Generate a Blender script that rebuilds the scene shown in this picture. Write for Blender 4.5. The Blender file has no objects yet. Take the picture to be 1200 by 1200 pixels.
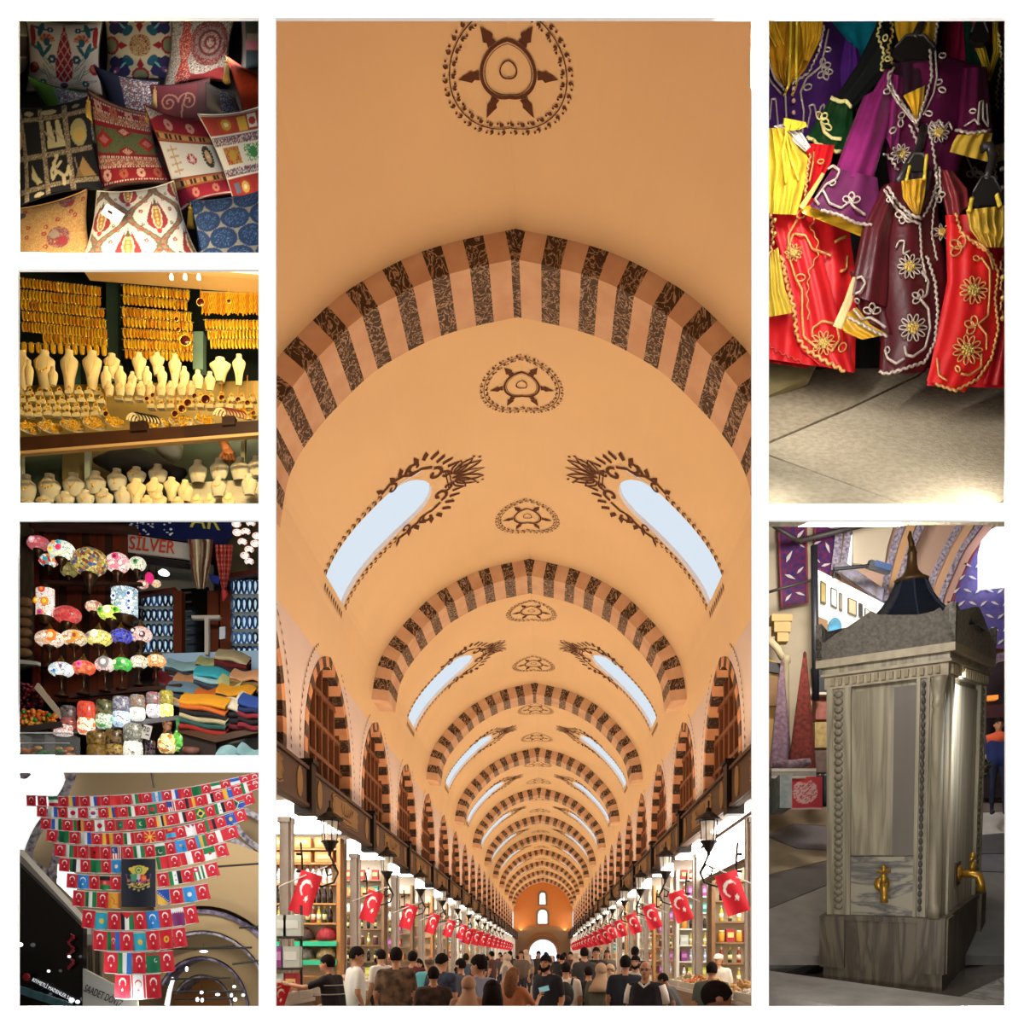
import bpy, bmesh, math, random
import numpy as np
from mathutils import Vector, Matrix, Euler
R = math.radians
random.seed(7)
SC = bpy.context.scene
COLL = SC.collection
# ---------------------------------------------------------------- camera, world, exposure
EZ = 1.6                                   # eye height over the bazaar floor
cam = bpy.data.cameras.new('camera'); CAM = bpy.data.objects.new('camera', cam); COLL.objects.link(CAM)
cam.sensor_width = 36; cam.lens = 30; cam.shift_x = -40/1200; cam.shift_y = 520/1200
cam.clip_start = .05; cam.clip_end = 500
CAM.location = (0, 0, EZ); CAM.rotation_euler = (R(90), 0, 0); SC.camera = CAM
SC.view_settings.view_transform = 'Standard'; SC.view_settings.look = 'None'
SC.view_settings.exposure = 0; SC.view_settings.gamma = 1; SC.view_settings.use_curve_mapping = False
SC.cycles.use_denoising = True
SC.cycles.max_bounces = 6; SC.cycles.diffuse_bounces = 3; SC.cycles.glossy_bounces = 3
SC.cycles.transmission_bounces = 4; SC.cycles.transparent_max_bounces = 8
SC.cycles.sample_clamp_indirect = 4; SC.cycles.caustics_reflective = False; SC.cycles.caustics_refractive = False
W = bpy.data.worlds.new('world'); SC.world = W; W.use_nodes = True
W.node_tree.nodes['Background'].inputs[0].default_value = (1, .99, .975, 1)
W.node_tree.nodes['Background'].inputs[1].default_value = 1.15
def area(name, loc, target, sx, sy, power, color=(1, 1, 1), spread=180):
    L = bpy.data.lights.new(name, 'AREA'); L.shape = 'RECTANGLE'; L.size = sx; L.size_y = sy
    L.energy = power; L.color = color; L.spread = R(spread)
    o = bpy.data.objects.new(name, L); COLL.objects.link(o); o.location = loc
    o.rotation_euler = (Vector(target)-Vector(loc)).to_track_quat('-Z', 'Y').to_euler()
    return o
def P(px, py, d):                          # point seen at a place of the 1200 frame, d metres in front of the camera
    return Vector(((px-640)/1000*d, d, EZ+(1120-py)/1000*d))
HX = -.39                                  # centre line of the bazaar hall
LIGHTS = [
 # bazaar hall: warm cove strips on top of the shop fascias
 ('cove_light', (HX-2.75, 34, 4.75), (HX-.9, 34, 12), 52, .25, 800, (1, .63, .33)),
 ('cove_light', (HX+2.75, 34, 4.75), (HX+.9, 34, 12), 52, .25, 800, (1, .63, .33)),
 ('cove_light', (HX-2.75, 84, 4.75), (HX-.9, 84, 12), 44, .25, 620, (1, .58, .25)),
 ('cove_light', (HX+2.75, 84, 4.75), (HX+.9, 84, 12), 44, .25, 620, (1, .58, .25)),
]
for a_ in LIGHTS:
    o_ = area(*a_)
    o_.rotation_euler = Euler((R(180), (R(-22) if a_[1][0] < HX else R(22)), R(90))) if a_[0] == 'cove_light' else o_.rotation_euler
    if a_[0] == 'cove_light':
        v = (Vector(a_[2])-Vector(a_[1])).normalized(); x = Vector((0, 1, 0)); z = -v; y = z.cross(x)
        o_.rotation_euler = Matrix((x, y, z)).transposed().to_euler()
# ---------------------------------------------------------------- materials
def lin(c):
    if isinstance(c, str):
        c = c.lstrip('#'); c = [int(c[i:i+2], 16)/255 for i in (0, 2, 4)]
    return tuple((v/12.92 if v <= .04045 else ((v+.055)/1.055)**2.4) for v in c[:3])+(1,)
MATS = {}
def mat(hex_, rough=.6, metal=0, emit=0, var=0, scale=8, bump=0, bscale=60, hex2=None, trans=0, alpha=1, coat=0, wood=False, sheen=0, spec=.5):
    key = (hex_, rough, metal, emit, var, scale, bump, bscale, hex2, trans, alpha, coat, wood, sheen, spec)
    if key in MATS: return MATS[key]
    m = bpy.data.materials.new('m_'+str(hex_).strip('#')); m.use_nodes = True; nt = m.node_tree; N = nt.nodes; L = nt.links
    b = N['Principled BSDF']; c = lin(hex_)
    b.inputs['Base Color'].default_value = c; b.inputs['Roughness'].default_value = rough; b.inputs['Metallic'].default_value = metal
    b.inputs['Transmission Weight'].default_value = trans; b.inputs['Alpha'].default_value = alpha; b.inputs['Coat Weight'].default_value = coat
    b.inputs['Sheen Weight'].default_value = sheen; b.inputs['Specular IOR Level'].default_value = spec
    if emit:
        b.inputs['Emission Color'].default_value = c; b.inputs['Emission Strength'].default_value = emit
    if var or hex2:
        tc = N.new('ShaderNodeTexCoord'); n = N.new('ShaderNodeTexNoise'); n.inputs['Scale'].default_value = scale; n.inputs['Detail'].default_value = 6
        if wood:
            mp = N.new('ShaderNodeMapping'); mp.inputs['Scale'].default_value = (1, 1, .08) if wood is True else wood
            L.new(tc.outputs['Object'], mp.inputs[0]); L.new(mp.outputs[0], n.inputs['Vector'])
        else: L.new(tc.outputs['Object'], n.inputs['Vector'])
        r = N.new('ShaderNodeValToRGB'); c2 = lin(hex2) if hex2 else tuple(v*(1-var) for v in c[:3])+(1,)
        r.color_ramp.elements[0].position = .35; r.color_ramp.elements[1].position = .65
        r.color_ramp.elements[0].color = c2; r.color_ramp.elements[1].color = c
        L.new(n.outputs['Fac'], r.inputs[0]); L.new(r.outputs[0], b.inputs['Base Color'])
        if emit: L.new(r.outputs[0], b.inputs['Emission Color'])
    if bump:
        tc = N.new('ShaderNodeTexCoord'); n = N.new('ShaderNodeTexNoise'); n.inputs['Scale'].default_value = bscale; n.inputs['Detail'].default_value = 4
        L.new(tc.outputs['Object'], n.inputs['Vector'])
        bp = N.new('ShaderNodeBump'); bp.inputs['Strength'].default_value = bump; bp.inputs['Distance'].default_value = .02
        L.new(n.outputs['Fac'], bp.inputs['Height']); L.new(bp.outputs[0], b.inputs['Normal'])
    MATS[key] = m; return m
def marble(hex_, vein, scale=3, width=.03, rough=.45, stretch=(1, 1, 1), dist=2.0):
    key = ('marble', hex_, vein, scale, width, stretch)
    if key in MATS: return MATS[key]
    m = bpy.data.materials.new('marble_'+hex_.strip('#')); m.use_nodes = True; N = m.node_tree.nodes; L = m.node_tree.links
    b = N['Principled BSDF']; b.inputs['Roughness'].default_value = rough
    tc = N.new('ShaderNodeTexCoord'); mp = N.new('ShaderNodeMapping'); mp.inputs['Scale'].default_value = stretch
    n = N.new('ShaderNodeTexNoise'); n.inputs['Scale'].default_value = scale; n.inputs['Detail'].default_value = 5; n.inputs['Distortion'].default_value = dist
    r = N.new('ShaderNodeValToRGB'); e = r.color_ramp.elements
    e[0].position = .5-width*2; e[0].color = lin(hex_); e[1].position = .5+width*2; e[1].color = lin(hex_)
    k = e.new(.5); k.color = lin(vein)
    L.new(tc.outputs['Object'], mp.inputs[0]); L.new(mp.outputs[0], n.inputs['Vector']); L.new(n.outputs['Fac'], r.inputs[0]); L.new(r.outputs[0], b.inputs['Base Color'])
    MATS[key] = m; return m
def mat_col(rough=.8, emit=0, bump=0, bscale=300, metal=0, sheen=0, trans=0):
    key = ('col', rough, emit, bump, bscale, metal, sheen, trans)
    if key in MATS: return MATS[key]
    m = bpy.data.materials.new('printed'); m.use_nodes = True; N = m.node_tree.nodes; L = m.node_tree.links
    b = N['Principled BSDF']; b.inputs['Roughness'].default_value = rough; b.inputs['Metallic'].default_value = metal; b.inputs['Sheen Weight'].default_value = sheen
    a = N.new('ShaderNodeAttribute'); a.attribute_name = 'Col'; L.new(a.outputs['Color'], b.inputs['Base Color'])
    if emit:
        L.new(a.outputs['Color'], b.inputs['Emission Color']); b.inputs['Emission Strength'].default_value = emit
    if bump:
        tc = N.new('ShaderNodeTexCoord'); n = N.new('ShaderNodeTexNoise'); n.inputs['Scale'].default_value = bscale
        L.new(tc.outputs['Object'], n.inputs['Vector']); bp = N.new('ShaderNodeBump'); bp.inputs['Strength'].default_value = bump; bp.inputs['Distance'].default_value = .01
        L.new(n.outputs['Fac'], bp.inputs['Height']); L.new(bp.outputs[0], b.inputs['Normal'])
    MATS[key] = m; return m
# ---------------------------------------------------------------- mesh builder
class MB:
    def __init__(s): s.v = []; s.f = []; s.m = []; s.c = None
    def add(s, vs, fs, m=0):
        o = len(s.v); s.v += [tuple(v) for v in vs]; s.f += [tuple(i+o for i in f) for f in fs]; s.m += [m]*len(fs); return s
    def box(s, c, d, m=0, rot=None):
        x, y, z = (k/2 for k in d); vs = [Vector((i*x, j*y, k*z)) for k in (-1, 1) for j in (-1, 1) for i in (-1, 1)]
        if rot is not None:
            q = rot if isinstance(rot, Matrix) else Euler(rot).to_matrix(); vs = [q @ v for v in vs]
        return s.add([v+Vector(c) for v in vs], [(0, 2, 3, 1), (4, 5, 7, 6), (0, 1, 5, 4), (2, 6, 7, 3), (0, 4, 6, 2), (1, 3, 7, 5)], m)
    def tube(s, pts, r, n=8, m=0, cap=True, closed=False):
        pts = [Vector(p) for p in pts]; rs = r if isinstance(r, (list, tuple)) else [r]*len(pts); rings = []; N = len(pts); up = None
        for i, p in enumerate(pts):
            t = (pts[(i+1) % N]-pts[i-1]) if closed else (pts[min(i+1, N-1)]-pts[max(i-1, 0)])
            if t.length < 1e-9: t = Vector((0, 0, 1))
            t.normalize()
            if up is None: up = t.orthogonal().normalized()
            up = (up-t*up.dot(t))
            if up.length < 1e-6: up = t.orthogonal()
            up.normalize(); w = t.cross(up)
            rings.append([p+(up*math.cos(a)+w*math.sin(a))*rs[i] for a in (2*math.pi*k/n for k in range(n))])
        vs = [v for q in rings for v in q]; fs = []
        for i in range(N if closed else N-1):
            for k in range(n):
                a = i*n+k; b = i*n+(k+1) % n; j = (i+1) % N; fs.append((a, b, j*n+(k+1) % n, j*n+k))
        if cap and not closed: fs += [tuple(range(n-1, -1, -1)), tuple(range((N-1)*n, N*n))]
        return s.add(vs, fs, m)
    def lathe(s, prof, n=16, m=0, c=(0, 0, 0), axis=None):
        vs = []; fs = []; c = Vector(c)
        for (r, z) in prof: vs += [Vector((r*math.cos(2*math.pi*k/n), r*math.sin(2*math.pi*k/n), z)) for k in range(n)]
        if axis is not None:
            q = Vector((0, 0, 1)).rotation_difference(Vector(axis)).to_matrix(); vs = [q @ v for v in vs]
        for i in range(len(prof)-1):
            for k in range(n): fs.append((i*n+k, i*n+(k+1) % n, (i+1)*n+(k+1) % n, (i+1)*n+k))
        fs += [tuple(range(n-1, -1, -1)), tuple(range((len(prof)-1)*n, len(prof)*n))]
        return s.add([v+c for v in vs], fs, m)
    def ball(s, c, r, m=0, n=12, k=8, rot=None):
        r = r if isinstance(r, (list, tuple)) else (r, r, r); vs = []; fs = []
        q = Euler(rot).to_matrix() if rot is not None else Matrix.Identity(3)
        for i in range(k+1):
            a = math.pi*i/k; z = -math.cos(a); w = max(math.sin(a), 1e-4)
            vs += [q @ Vector((r[0]*w*math.cos(2*math.pi*j/n), r[1]*w*math.sin(2*math.pi*j/n), r[2]*z))+Vector(c) for j in range(n)]
        for i in range(k):
            for j in range(n): fs.append((i*n+j, i*n+(j+1) % n, (i+1)*n+(j+1) % n, (i+1)*n+j))
        return s.add(vs, fs, m)
    def prism(s, poly, fn0, fn1, m=0):         # polygon in 2-D, mapped to its front and back
        n = len(poly); vs = [fn0(*p) for p in poly]+[fn1(*p) for p in poly]
        return s.add(vs, [tuple(range(n)), tuple(range(2*n-1, n-1, -1))]+[(i, i+n, (i+1) % n+n, (i+1) % n) for i in range(n)], m)
    def flat(s, poly, fn, m=0):
        return s.add([fn(*p) for p in poly], [tuple(range(len(poly)))], m)
    def ribbon(s, pts, w, fn, m=0, closed=False):
        n = len(pts); L = []; Rr = []
        for i, (x, y) in enumerate(pts):
            a = pts[(i+1) % n] if closed or i < n-1 else pts[i]; b = pts[i-1] if closed or i > 0 else pts[i]
            dx, dy = a[0]-b[0], a[1]-b[1]; l = math.hypot(dx, dy) or 1; ww = (w[i] if isinstance(w, list) else w)/2
            L.append((x-dy/l*ww, y+dx/l*ww)); Rr.append((x+dy/l*ww, y-dx/l*ww))
        vs = [fn(*p) for p in L]+[fn(*p) for p in Rr]
        return s.add(vs, [(i, (i+1) % n, n+(i+1) % n, n+i) for i in range(n if closed else n-1)], m)
    def grid(s, fn, nu, nv, m=0, colors=None, closed_u=False):
        o = len(s.v); s.v += [tuple(fn(i/nu, j/nv)) for j in range(nv+1) for i in range(nu+1)]
        s.f += [(o+j*(nu+1)+i, o+j*(nu+1)+i+1, o+(j+1)*(nu+1)+i+1, o+(j+1)*(nu+1)+i) for j in range(nv) for i in range(nu)]; s.m += [m]*(nu*nv)
        if colors is not None:
            if s.c is None: s.c = []
            s.c += [(0, 0, 0, 1)]*(o-len(s.c))+[tuple(c) for c in colors]
        return s
    def mesh(s, name, mats, smooth=False):
        me = bpy.data.meshes.new(name); me.from_pydata(s.v, [], s.f)
        mats = mats if isinstance(mats, (list, tuple)) else [mats]
        for m in mats: me.materials.append(m)
        if len(mats) > 1: me.polygons.foreach_set('material_index', s.m)
        if s.c:
            a = me.color_attributes.new('Col', 'FLOAT_COLOR', 'POINT'); cc = s.c+[(0, 0, 0, 1)]*(len(s.v)-len(s.c))
            a.data.foreach_set('color', np.array(cc, dtype=np.float32).ravel())
        if smooth: me.polygons.foreach_set('use_smooth', [True]*len(me.polygons))
        me.update(); return me
    def build(s, name, mats, parent=None, loc=None, smooth=False, M=None):
        return link(name, s.mesh(name, mats, smooth), parent, loc, M)
def link(name, me, parent=None, loc=None, M=None):
    o = bpy.data.objects.new(name, me); COLL.objects.link(o)
    if parent is not None: o.parent = parent
    if M is not None: o.matrix_basis = M
    elif loc is not None: o.location = loc
    return o
def tag(o, label=None, cat=None, group=None, kind=None):
    for k, v in (('label', label), ('category', cat), ('group', group), ('kind', kind)):
        if v: o[k] = v
    return o
def thing(name, label, cat, loc=(0, 0, 0), rot=None, group=None, M=None, kind=None):
    o = link(name, None, None, loc, M)
    if rot is not None: o.rotation_euler = rot
    return tag(o, label, cat, group, kind)
def clone(o, parent=None, loc=None, rot=None, label=None, M=None):
    c = o.copy(); COLL.objects.link(c); c.parent = parent
    if M is not None: c.matrix_basis = M
    if loc is not None: c.location = loc
    if rot is not None: c.rotation_euler = rot
    if label: c['label'] = label
    for ch in o.children: clone(ch, c)
    return c
def text(body, size, m, parent=None, M=None, name='lettering', ext=.004, align='CENTER', sx=1):
    cu = bpy.data.curves.new(name, 'FONT'); cu.body = body; cu.size = size; cu.extrude = ext; cu.align_x = align; cu.align_y = 'CENTER'; cu.resolution_u = 3
    t = bpy.data.objects.new('tmp', cu); COLL.objects.link(t); me = bpy.data.meshes.new_from_object(t.evaluated_get(bpy.context.evaluated_depsgraph_get()))
    bpy.data.objects.remove(t); bpy.data.curves.remove(cu); me.name = name; me.materials.clear(); me.materials.append(m)
    return link(name, me, parent, None, (M or Matrix()) @ Matrix.Diagonal((sx, 1, 1, 1)))
FACE = Matrix.Rotation(R(90), 4, 'X')      # turns a text in x-y to stand in x-z facing -y
def TR(x, y, z): return Matrix.Translation((x, y, z))
# ---------------------------------------------------------------- painting a pattern over a grid of points
class Cv:
    def __init__(s, nu, nv, bg, ax=1.0):   # x in 0..ax, y in 0..1 (upwards)
        s.nu, s.nv = nu, nv; x = np.linspace(0, ax, nu+1); y = np.linspace(0, 1, nv+1); s.X, s.Y = np.meshgrid(x, y)
        s.C = np.ones((nv+1, nu+1, 4), dtype=np.float32); s.C[...] = lin(bg)
    def put(s, mask, c): s.C[mask] = lin(c); return s
    def rect(s, x0, y0, x1, y1, c): return s.put((s.X >= x0) & (s.X < x1) & (s.Y >= y0) & (s.Y < y1), c)
    def disc(s, x, y, r, c, ry=None, rot=0):
        dx, dy = s.X-x, s.Y-y; k, q = math.cos(rot), math.sin(rot); u, v = dx*k+dy*q, -dx*q+dy*k
        return s.put((u/r)**2+(v/(ry or r))**2 <= 1, c)
    def ring(s, x, y, r, w, c, ry=None):
        d = np.sqrt((s.X-x)**2+((s.Y-y)*(r/(ry or r)))**2); return s.put(abs(d-r) < w/2, c)
    def poly(s, pts, c):
        m = np.zeros_like(s.X, bool); n = len(pts)
        for i in range(n):
            x0, y0 = pts[i]; x1, y1 = pts[(i+1) % n]
            if y0 == y1: continue
            m ^= ((s.Y >= min(y0, y1)) & (s.Y < max(y0, y1)) & (s.X < (x1-x0)*(s.Y-y0)/(y1-y0)+x0))
        return s.put(m, c)
    def star(s, x, y, r, c, n=5, rot=0, inner=.4):
        return s.poly([(x+math.sin(rot+i*math.pi/n)*r*(1 if i % 2 == 0 else inner), y+math.cos(rot+i*math.pi/n)*r*(1 if i % 2 == 0 else inner)) for i in range(2*n)], c)
    def line(s, pts, w, c):
        for (x0, y0), (x1, y1) in zip(pts[:-1], pts[1:]):
            L = (x1-x0)**2+(y1-y0)**2 or 1e-9; t = np.clip(((s.X-x0)*(x1-x0)+(s.Y-y0)*(y1-y0))/L, 0, 1)
            s.put((s.X-x0-t*(x1-x0))**2+(s.Y-y0-t*(y1-y0))**2 < (w/2)**2, c)
        return s
    def speckle(s, c, p, seed=0, mask=None):
        m = np.random.RandomState(seed).rand(*s.X.shape) < p; return s.put(m if mask is None else m & mask, c)
    def cols(s): return s.C.reshape(-1, 4)
def Q(px, py, d, pitch=0, yaw=0, roll=0, sc=1):      # a frame at a point whose +y runs along the line of sight, x level
    p = P(px, py, d); y = (p-CAM.location).normalized(); x = y.cross(Vector((0, 0, 1))).normalized(); z = x.cross(y)
    M = Matrix((x, y, z)).transposed().to_4x4()
    return Matrix.Translation(p) @ M @ Matrix.Rotation(R(pitch), 4, 'X') @ Matrix.Rotation(R(yaw), 4, 'Z') @ Matrix.Rotation(R(roll), 4, 'Y') @ Matrix.Scale(sc, 4)
def struct(o, label=None): o['kind'] = 'structure'; (label and o.__setitem__('label', label)); return o
# ---------------------------------------------------------------- the white wall with seven openings
D0 = 3.5
PAN = {'pillow': (21, 21, 303, 296), 'gold': (21, 316, 303, 590), 'lamp': (21, 610, 303, 885), 'flag': (21, 905, 303, 1179),
       'hall': (323, 21, 881, 1179), 'dress': (901, 21, 1179, 590), 'fount': (901, 610, 1179, 1179)}
def white_wall():
    xs = sorted({-700, 1900, *(p[0] for p in PAN.values()), *(p[2] for p in PAN.values())}); ys = sorted({-600, 1500, *(p[1] for p in PAN.values()), *(p[3] for p in PAN.values())})
    b = MB()
    inside = lambda x, y: any(p[0] < x < p[2] and p[1] < y < p[3] for p in PAN.values())
    for i in range(len(xs)-1):
        for j in range(len(ys)-1):
            if inside((xs[i]+xs[i+1])/2, (ys[j]+ys[j+1])/2): continue
            b.add([P(xs[i], ys[j+1], D0), P(xs[i+1], ys[j+1], D0), P(xs[i+1], ys[j], D0), P(xs[i], ys[j], D0)], [(0, 1, 2, 3)])
    o = b.build('wall_display', mat('#f6f6f5', .9, spec=.1))
    bm = bmesh.new(); bm.from_mesh(o.data); bmesh.ops.remove_doubles(bm, verts=bm.verts, dist=1e-4)
    r = bmesh.ops.extrude_face_region(bm, geom=list(bm.faces)); bmesh.ops.translate(bm, verts=[v for v in r['geom'] if isinstance(v, bmesh.types.BMVert)], vec=(0, .012, 0))
    bmesh.ops.recalc_face_normals(bm, faces=bm.faces); bm.to_mesh(o.data); bm.free()
    struct(o, 'white display wall with seven rectangular openings onto the bazaar views')
white_wall()
def casing(key, m, d1=7.5, back=None, sides='LRTB', g=6):
    x0, y0, x1, y1 = PAN[key]; x0 -= g; y0 -= g; x1 += g; y1 += g; a = D0+.014
    q = {'L': ((x0, y0), (x0, y1)), 'R': ((x1, y1), (x1, y0)), 'T': ((x1, y0), (x0, y0)), 'B': ((x0, y1), (x1, y1))}
    b = MB()
    for k in sides:
        (ax, ay), (bx, by) = q[k]; b.add([P(ax, ay, a), P(bx, by, a), P(bx, by, d1), P(ax, ay, d1)], [(0, 1, 2, 3)])
    o = struct(b.build('wall_partition', m), 'side walls enclosing the view behind the display wall')
    if back:
        b = MB(); b.add([P(x0, y1, d1), P(x1, y1, d1), P(x1, y0, d1), P(x0, y0, d1)], [(0, 1, 2, 3)]); struct(b.build('wall_back', back), 'plain back wall closing the view')
    return o

def mw(o): return (mw(o.parent) @ o.matrix_basis) if o.parent else o.matrix_basis.copy()
def trim(o, key, g=5):                      # cut what would reach through the side walls of its view
    x0, y0, x1, y1 = PAN[key]; C = CAM.location
    for q in [o]+list(o.children_recursive):
        if q.type != 'MESH': continue
        M = mw(q); I = M.inverted(); T = M.to_3x3().transposed(); bm = None; pts = [M @ v.co-C for v in q.data.vertices]
        for n in (Vector((1, -(x0-g-640)/1000, 0)), Vector((-1, (x1+g-640)/1000, 0)), Vector((0, (1120-y0+g)/1000, -1)), Vector((0, -(1120-y1-g)/1000, 1))):
            if min((p.dot(n) for p in pts), default=0) >= 0: continue
            if bm is None: bm = bmesh.new(); bm.from_mesh(q.data)
            bmesh.ops.bisect_plane(bm, geom=bm.verts[:]+bm.edges[:]+bm.faces[:], plane_co=I @ C, plane_no=T @ n, clear_inner=True)
        if bm is not None: bm.to_mesh(q.data); bm.free(); q.data.update()
    return o
# ================================================================ BAZAAR HALL: shell
S = 1.5
PR = [(0, 6.1), (.47, 6.0), (.83, 5.89), (1.18, 5.72), (1.48, 5.53), (1.75, 5.28), (2.0, 5.01), (2.22, 4.70), (2.35, 4.39), (2.42, 3.97), (2.45, 3.6)]
def _dense():
    p = [Vector(q)*S for q in PR]; out = []
    for i in range(len(p)-1):
        a = p[i-1] if i > 0 else p[0]*2-p[1]; b, c = p[i], p[i+1]; d = p[i+2] if i+2 < len(p) else p[-1]*2-p[-2]
        for k in range(8):
            t = k/8; out.append(.5*((2*b)+(c-a)*t+(2*a-5*b+4*c-d)*t*t+(3*b-a-3*c+d)*t**3))
    return out+[p[-1]]
DP = _dense(); DS = [0.0]
for i in range(1, len(DP)): DS.append(DS[-1]+(DP[i]-DP[i-1]).length)
DSn = np.array(DS); DXn = np.array([p.x for p in DP]); DZn = np.array([p.y for p in DP]); SMAX = DS[-1]
def prof(s):
    a = abs(s); x = np.interp(a, DSn, DXn); z = np.interp(a, DSn, DZn); e = .08
    x2 = np.interp(min(a+e, SMAX), DSn, DXn); z2 = np.interp(min(a+e, SMAX), DSn, DZn); x1 = np.interp(max(a-e, 0), DSn, DXn); z1 = np.interp(max(a-e, 0), DSn, DZn)
    t = Vector((x2-x1, z2-z1)).normalized(); n = Vector((t.y, -t.x))
    if n.y > 0 or (abs(n.y) < 1e-6 and n.x > 0): n = -n
    g = 1 if s >= 0 else -1
    return g*x, z, g*n.x, n.y
def V(s, y, off=0):
    x, z, nx, nz = prof(s); return Vector((HX+x+nx*off, y, EZ+z+nz*off))
def s_at_x(x): return float(np.interp(x, DXn, DSn))
YEND = 106.0; BAY = 8.93; NB = 11
plaster = mat('#e9d3b2', .85, var=.05, scale=.6, bump=.08, bscale=3)
wall_pl = mat('#dcd4dc', .85, var=.06, scale=.8)  # lilac tint put into the plaster for the cooler light on these walls
paint = mat('#5a3527', .9)
WY = .645; WS0, WS1 = s_at_x(1.72), s_at_x(3.49)
bays = [15.69+BAY*k for k in range(10)]
def ceiling():
    b = MB(); ys = [7.56]
    for yc in bays: ys += [yc-WY, yc+WY]
    ys += [YEND]; ys = sorted(ys); ss = [-SMAX+i*SMAX/24 for i in range(49)]
    for w in (WS0, WS1, -WS0, -WS1):
        k = min(range(len(ss)), key=lambda i: abs(ss[i]-w)); ss[k] = w
    win = lambda s, y: WS0 < abs(s) < WS1 and any(abs(y-c) < WY for c in bays)
    for j in range(len(ys)-1):
        n = 1
        for i in range(len(ss)-1):
            if win((ss[i]+ss[i+1])/2, (ys[j]+ys[j+1])/2): continue
            b.add([V(ss[i], ys[j]), V(ss[i+1], ys[j]), V(ss[i+1], ys[j+1]), V(ss[i], ys[j+1])], [(0, 1, 2, 3)])
    for yc in bays:                          # rounded tops of the window slots
        for g in (1, -1):
            top = WS0; hh = .75
            for e in (1, -1):
                c = [(g*top, yc+e*WY)]+[(g*(top+hh-hh*math.sin(R(t))), yc+e*WY*math.cos(R(t))) for t in range(0, 91, 15)]
                b.flat(c, lambda s, y: V(s, y))
    o = struct(b.build('ceiling', plaster, smooth=True), 'cream plastered pointed barrel vault over the bazaar street'); return o
CEIL = ceiling()
def medallion(c, r=.715, me=[None]):
    if me[0] is None:
        b = MB(); fn = lambda x, y: V(x, y, .012)
        rot = lambda x, y, a: (x*math.cos(a)-y*math.sin(a), x*math.sin(a)+y*math.cos(a))
        ring = lambda rr, w, n=40: b.ribbon([(rr*math.cos(2*math.pi*i/n), rr*math.sin(2*math.pi*i/n)) for i in range(n)], w, fn, closed=True)
        ring(.62, .012, 48); ring(.285, .034); ring(.25, .008); ring(.09, .016, 20)
        for i in range(30):
            for q, (dr, tilt) in enumerate(((.055, .5), (-.055, -.5))):
                a = 2*math.pi*(i+.25*q)/30; lf = [(0, 0), (.02, .03), (.05, .025), (.045, .0), (.09, -.005), (.05, -.03), (.02, -.03)]
                b.flat([(lambda p: (p[0]+(.62+dr*.35)*math.cos(a), p[1]+(.62+dr*.35)*math.sin(a)))(rot(x*.75, y*.75, a+math.pi/2*1.0-tilt*(2 if q == 0 else 2.2))) for x, y in lf], fn)
                a2 = a+math.pi/30; b.flat([((.62+dr)*math.cos(a2)+.014*math.cos(t), (.62+dr)*math.sin(a2)+.014*math.sin(t)) for t in np.linspace(0, 5.5, 7)], fn)
        for i in range(6):
            a = math.pi*i/3; d = [(.31, .05), (.36, .035), (.39, .06), (.43, .04), (.53, 0), (.43, -.04), (.39, -.06), (.36, -.035), (.31, -.05)]
            b.flat([rot(x, y, a) for x, y in d], fn)
        me[0] = b.mesh('painted_medallion', paint)
    link('painted_medallion', me[0], CEIL, (0, c, 0))
for yc in [6.76]+bays:
    for e in (-2.04, 2.04):
        if yc+e > 8: medallion(yc+e)
def spiral(cx, cy, r0, r1, a0, a1, n=14):
    return [(cx+(r0+(r1-r0)*i/n)*math.cos(a0+(a1-a0)*i/n), cy+(r0+(r1-r0)*i/n)*math.sin(a0+(a1-a0)*i/n)) for i in range(n+1)]
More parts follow.
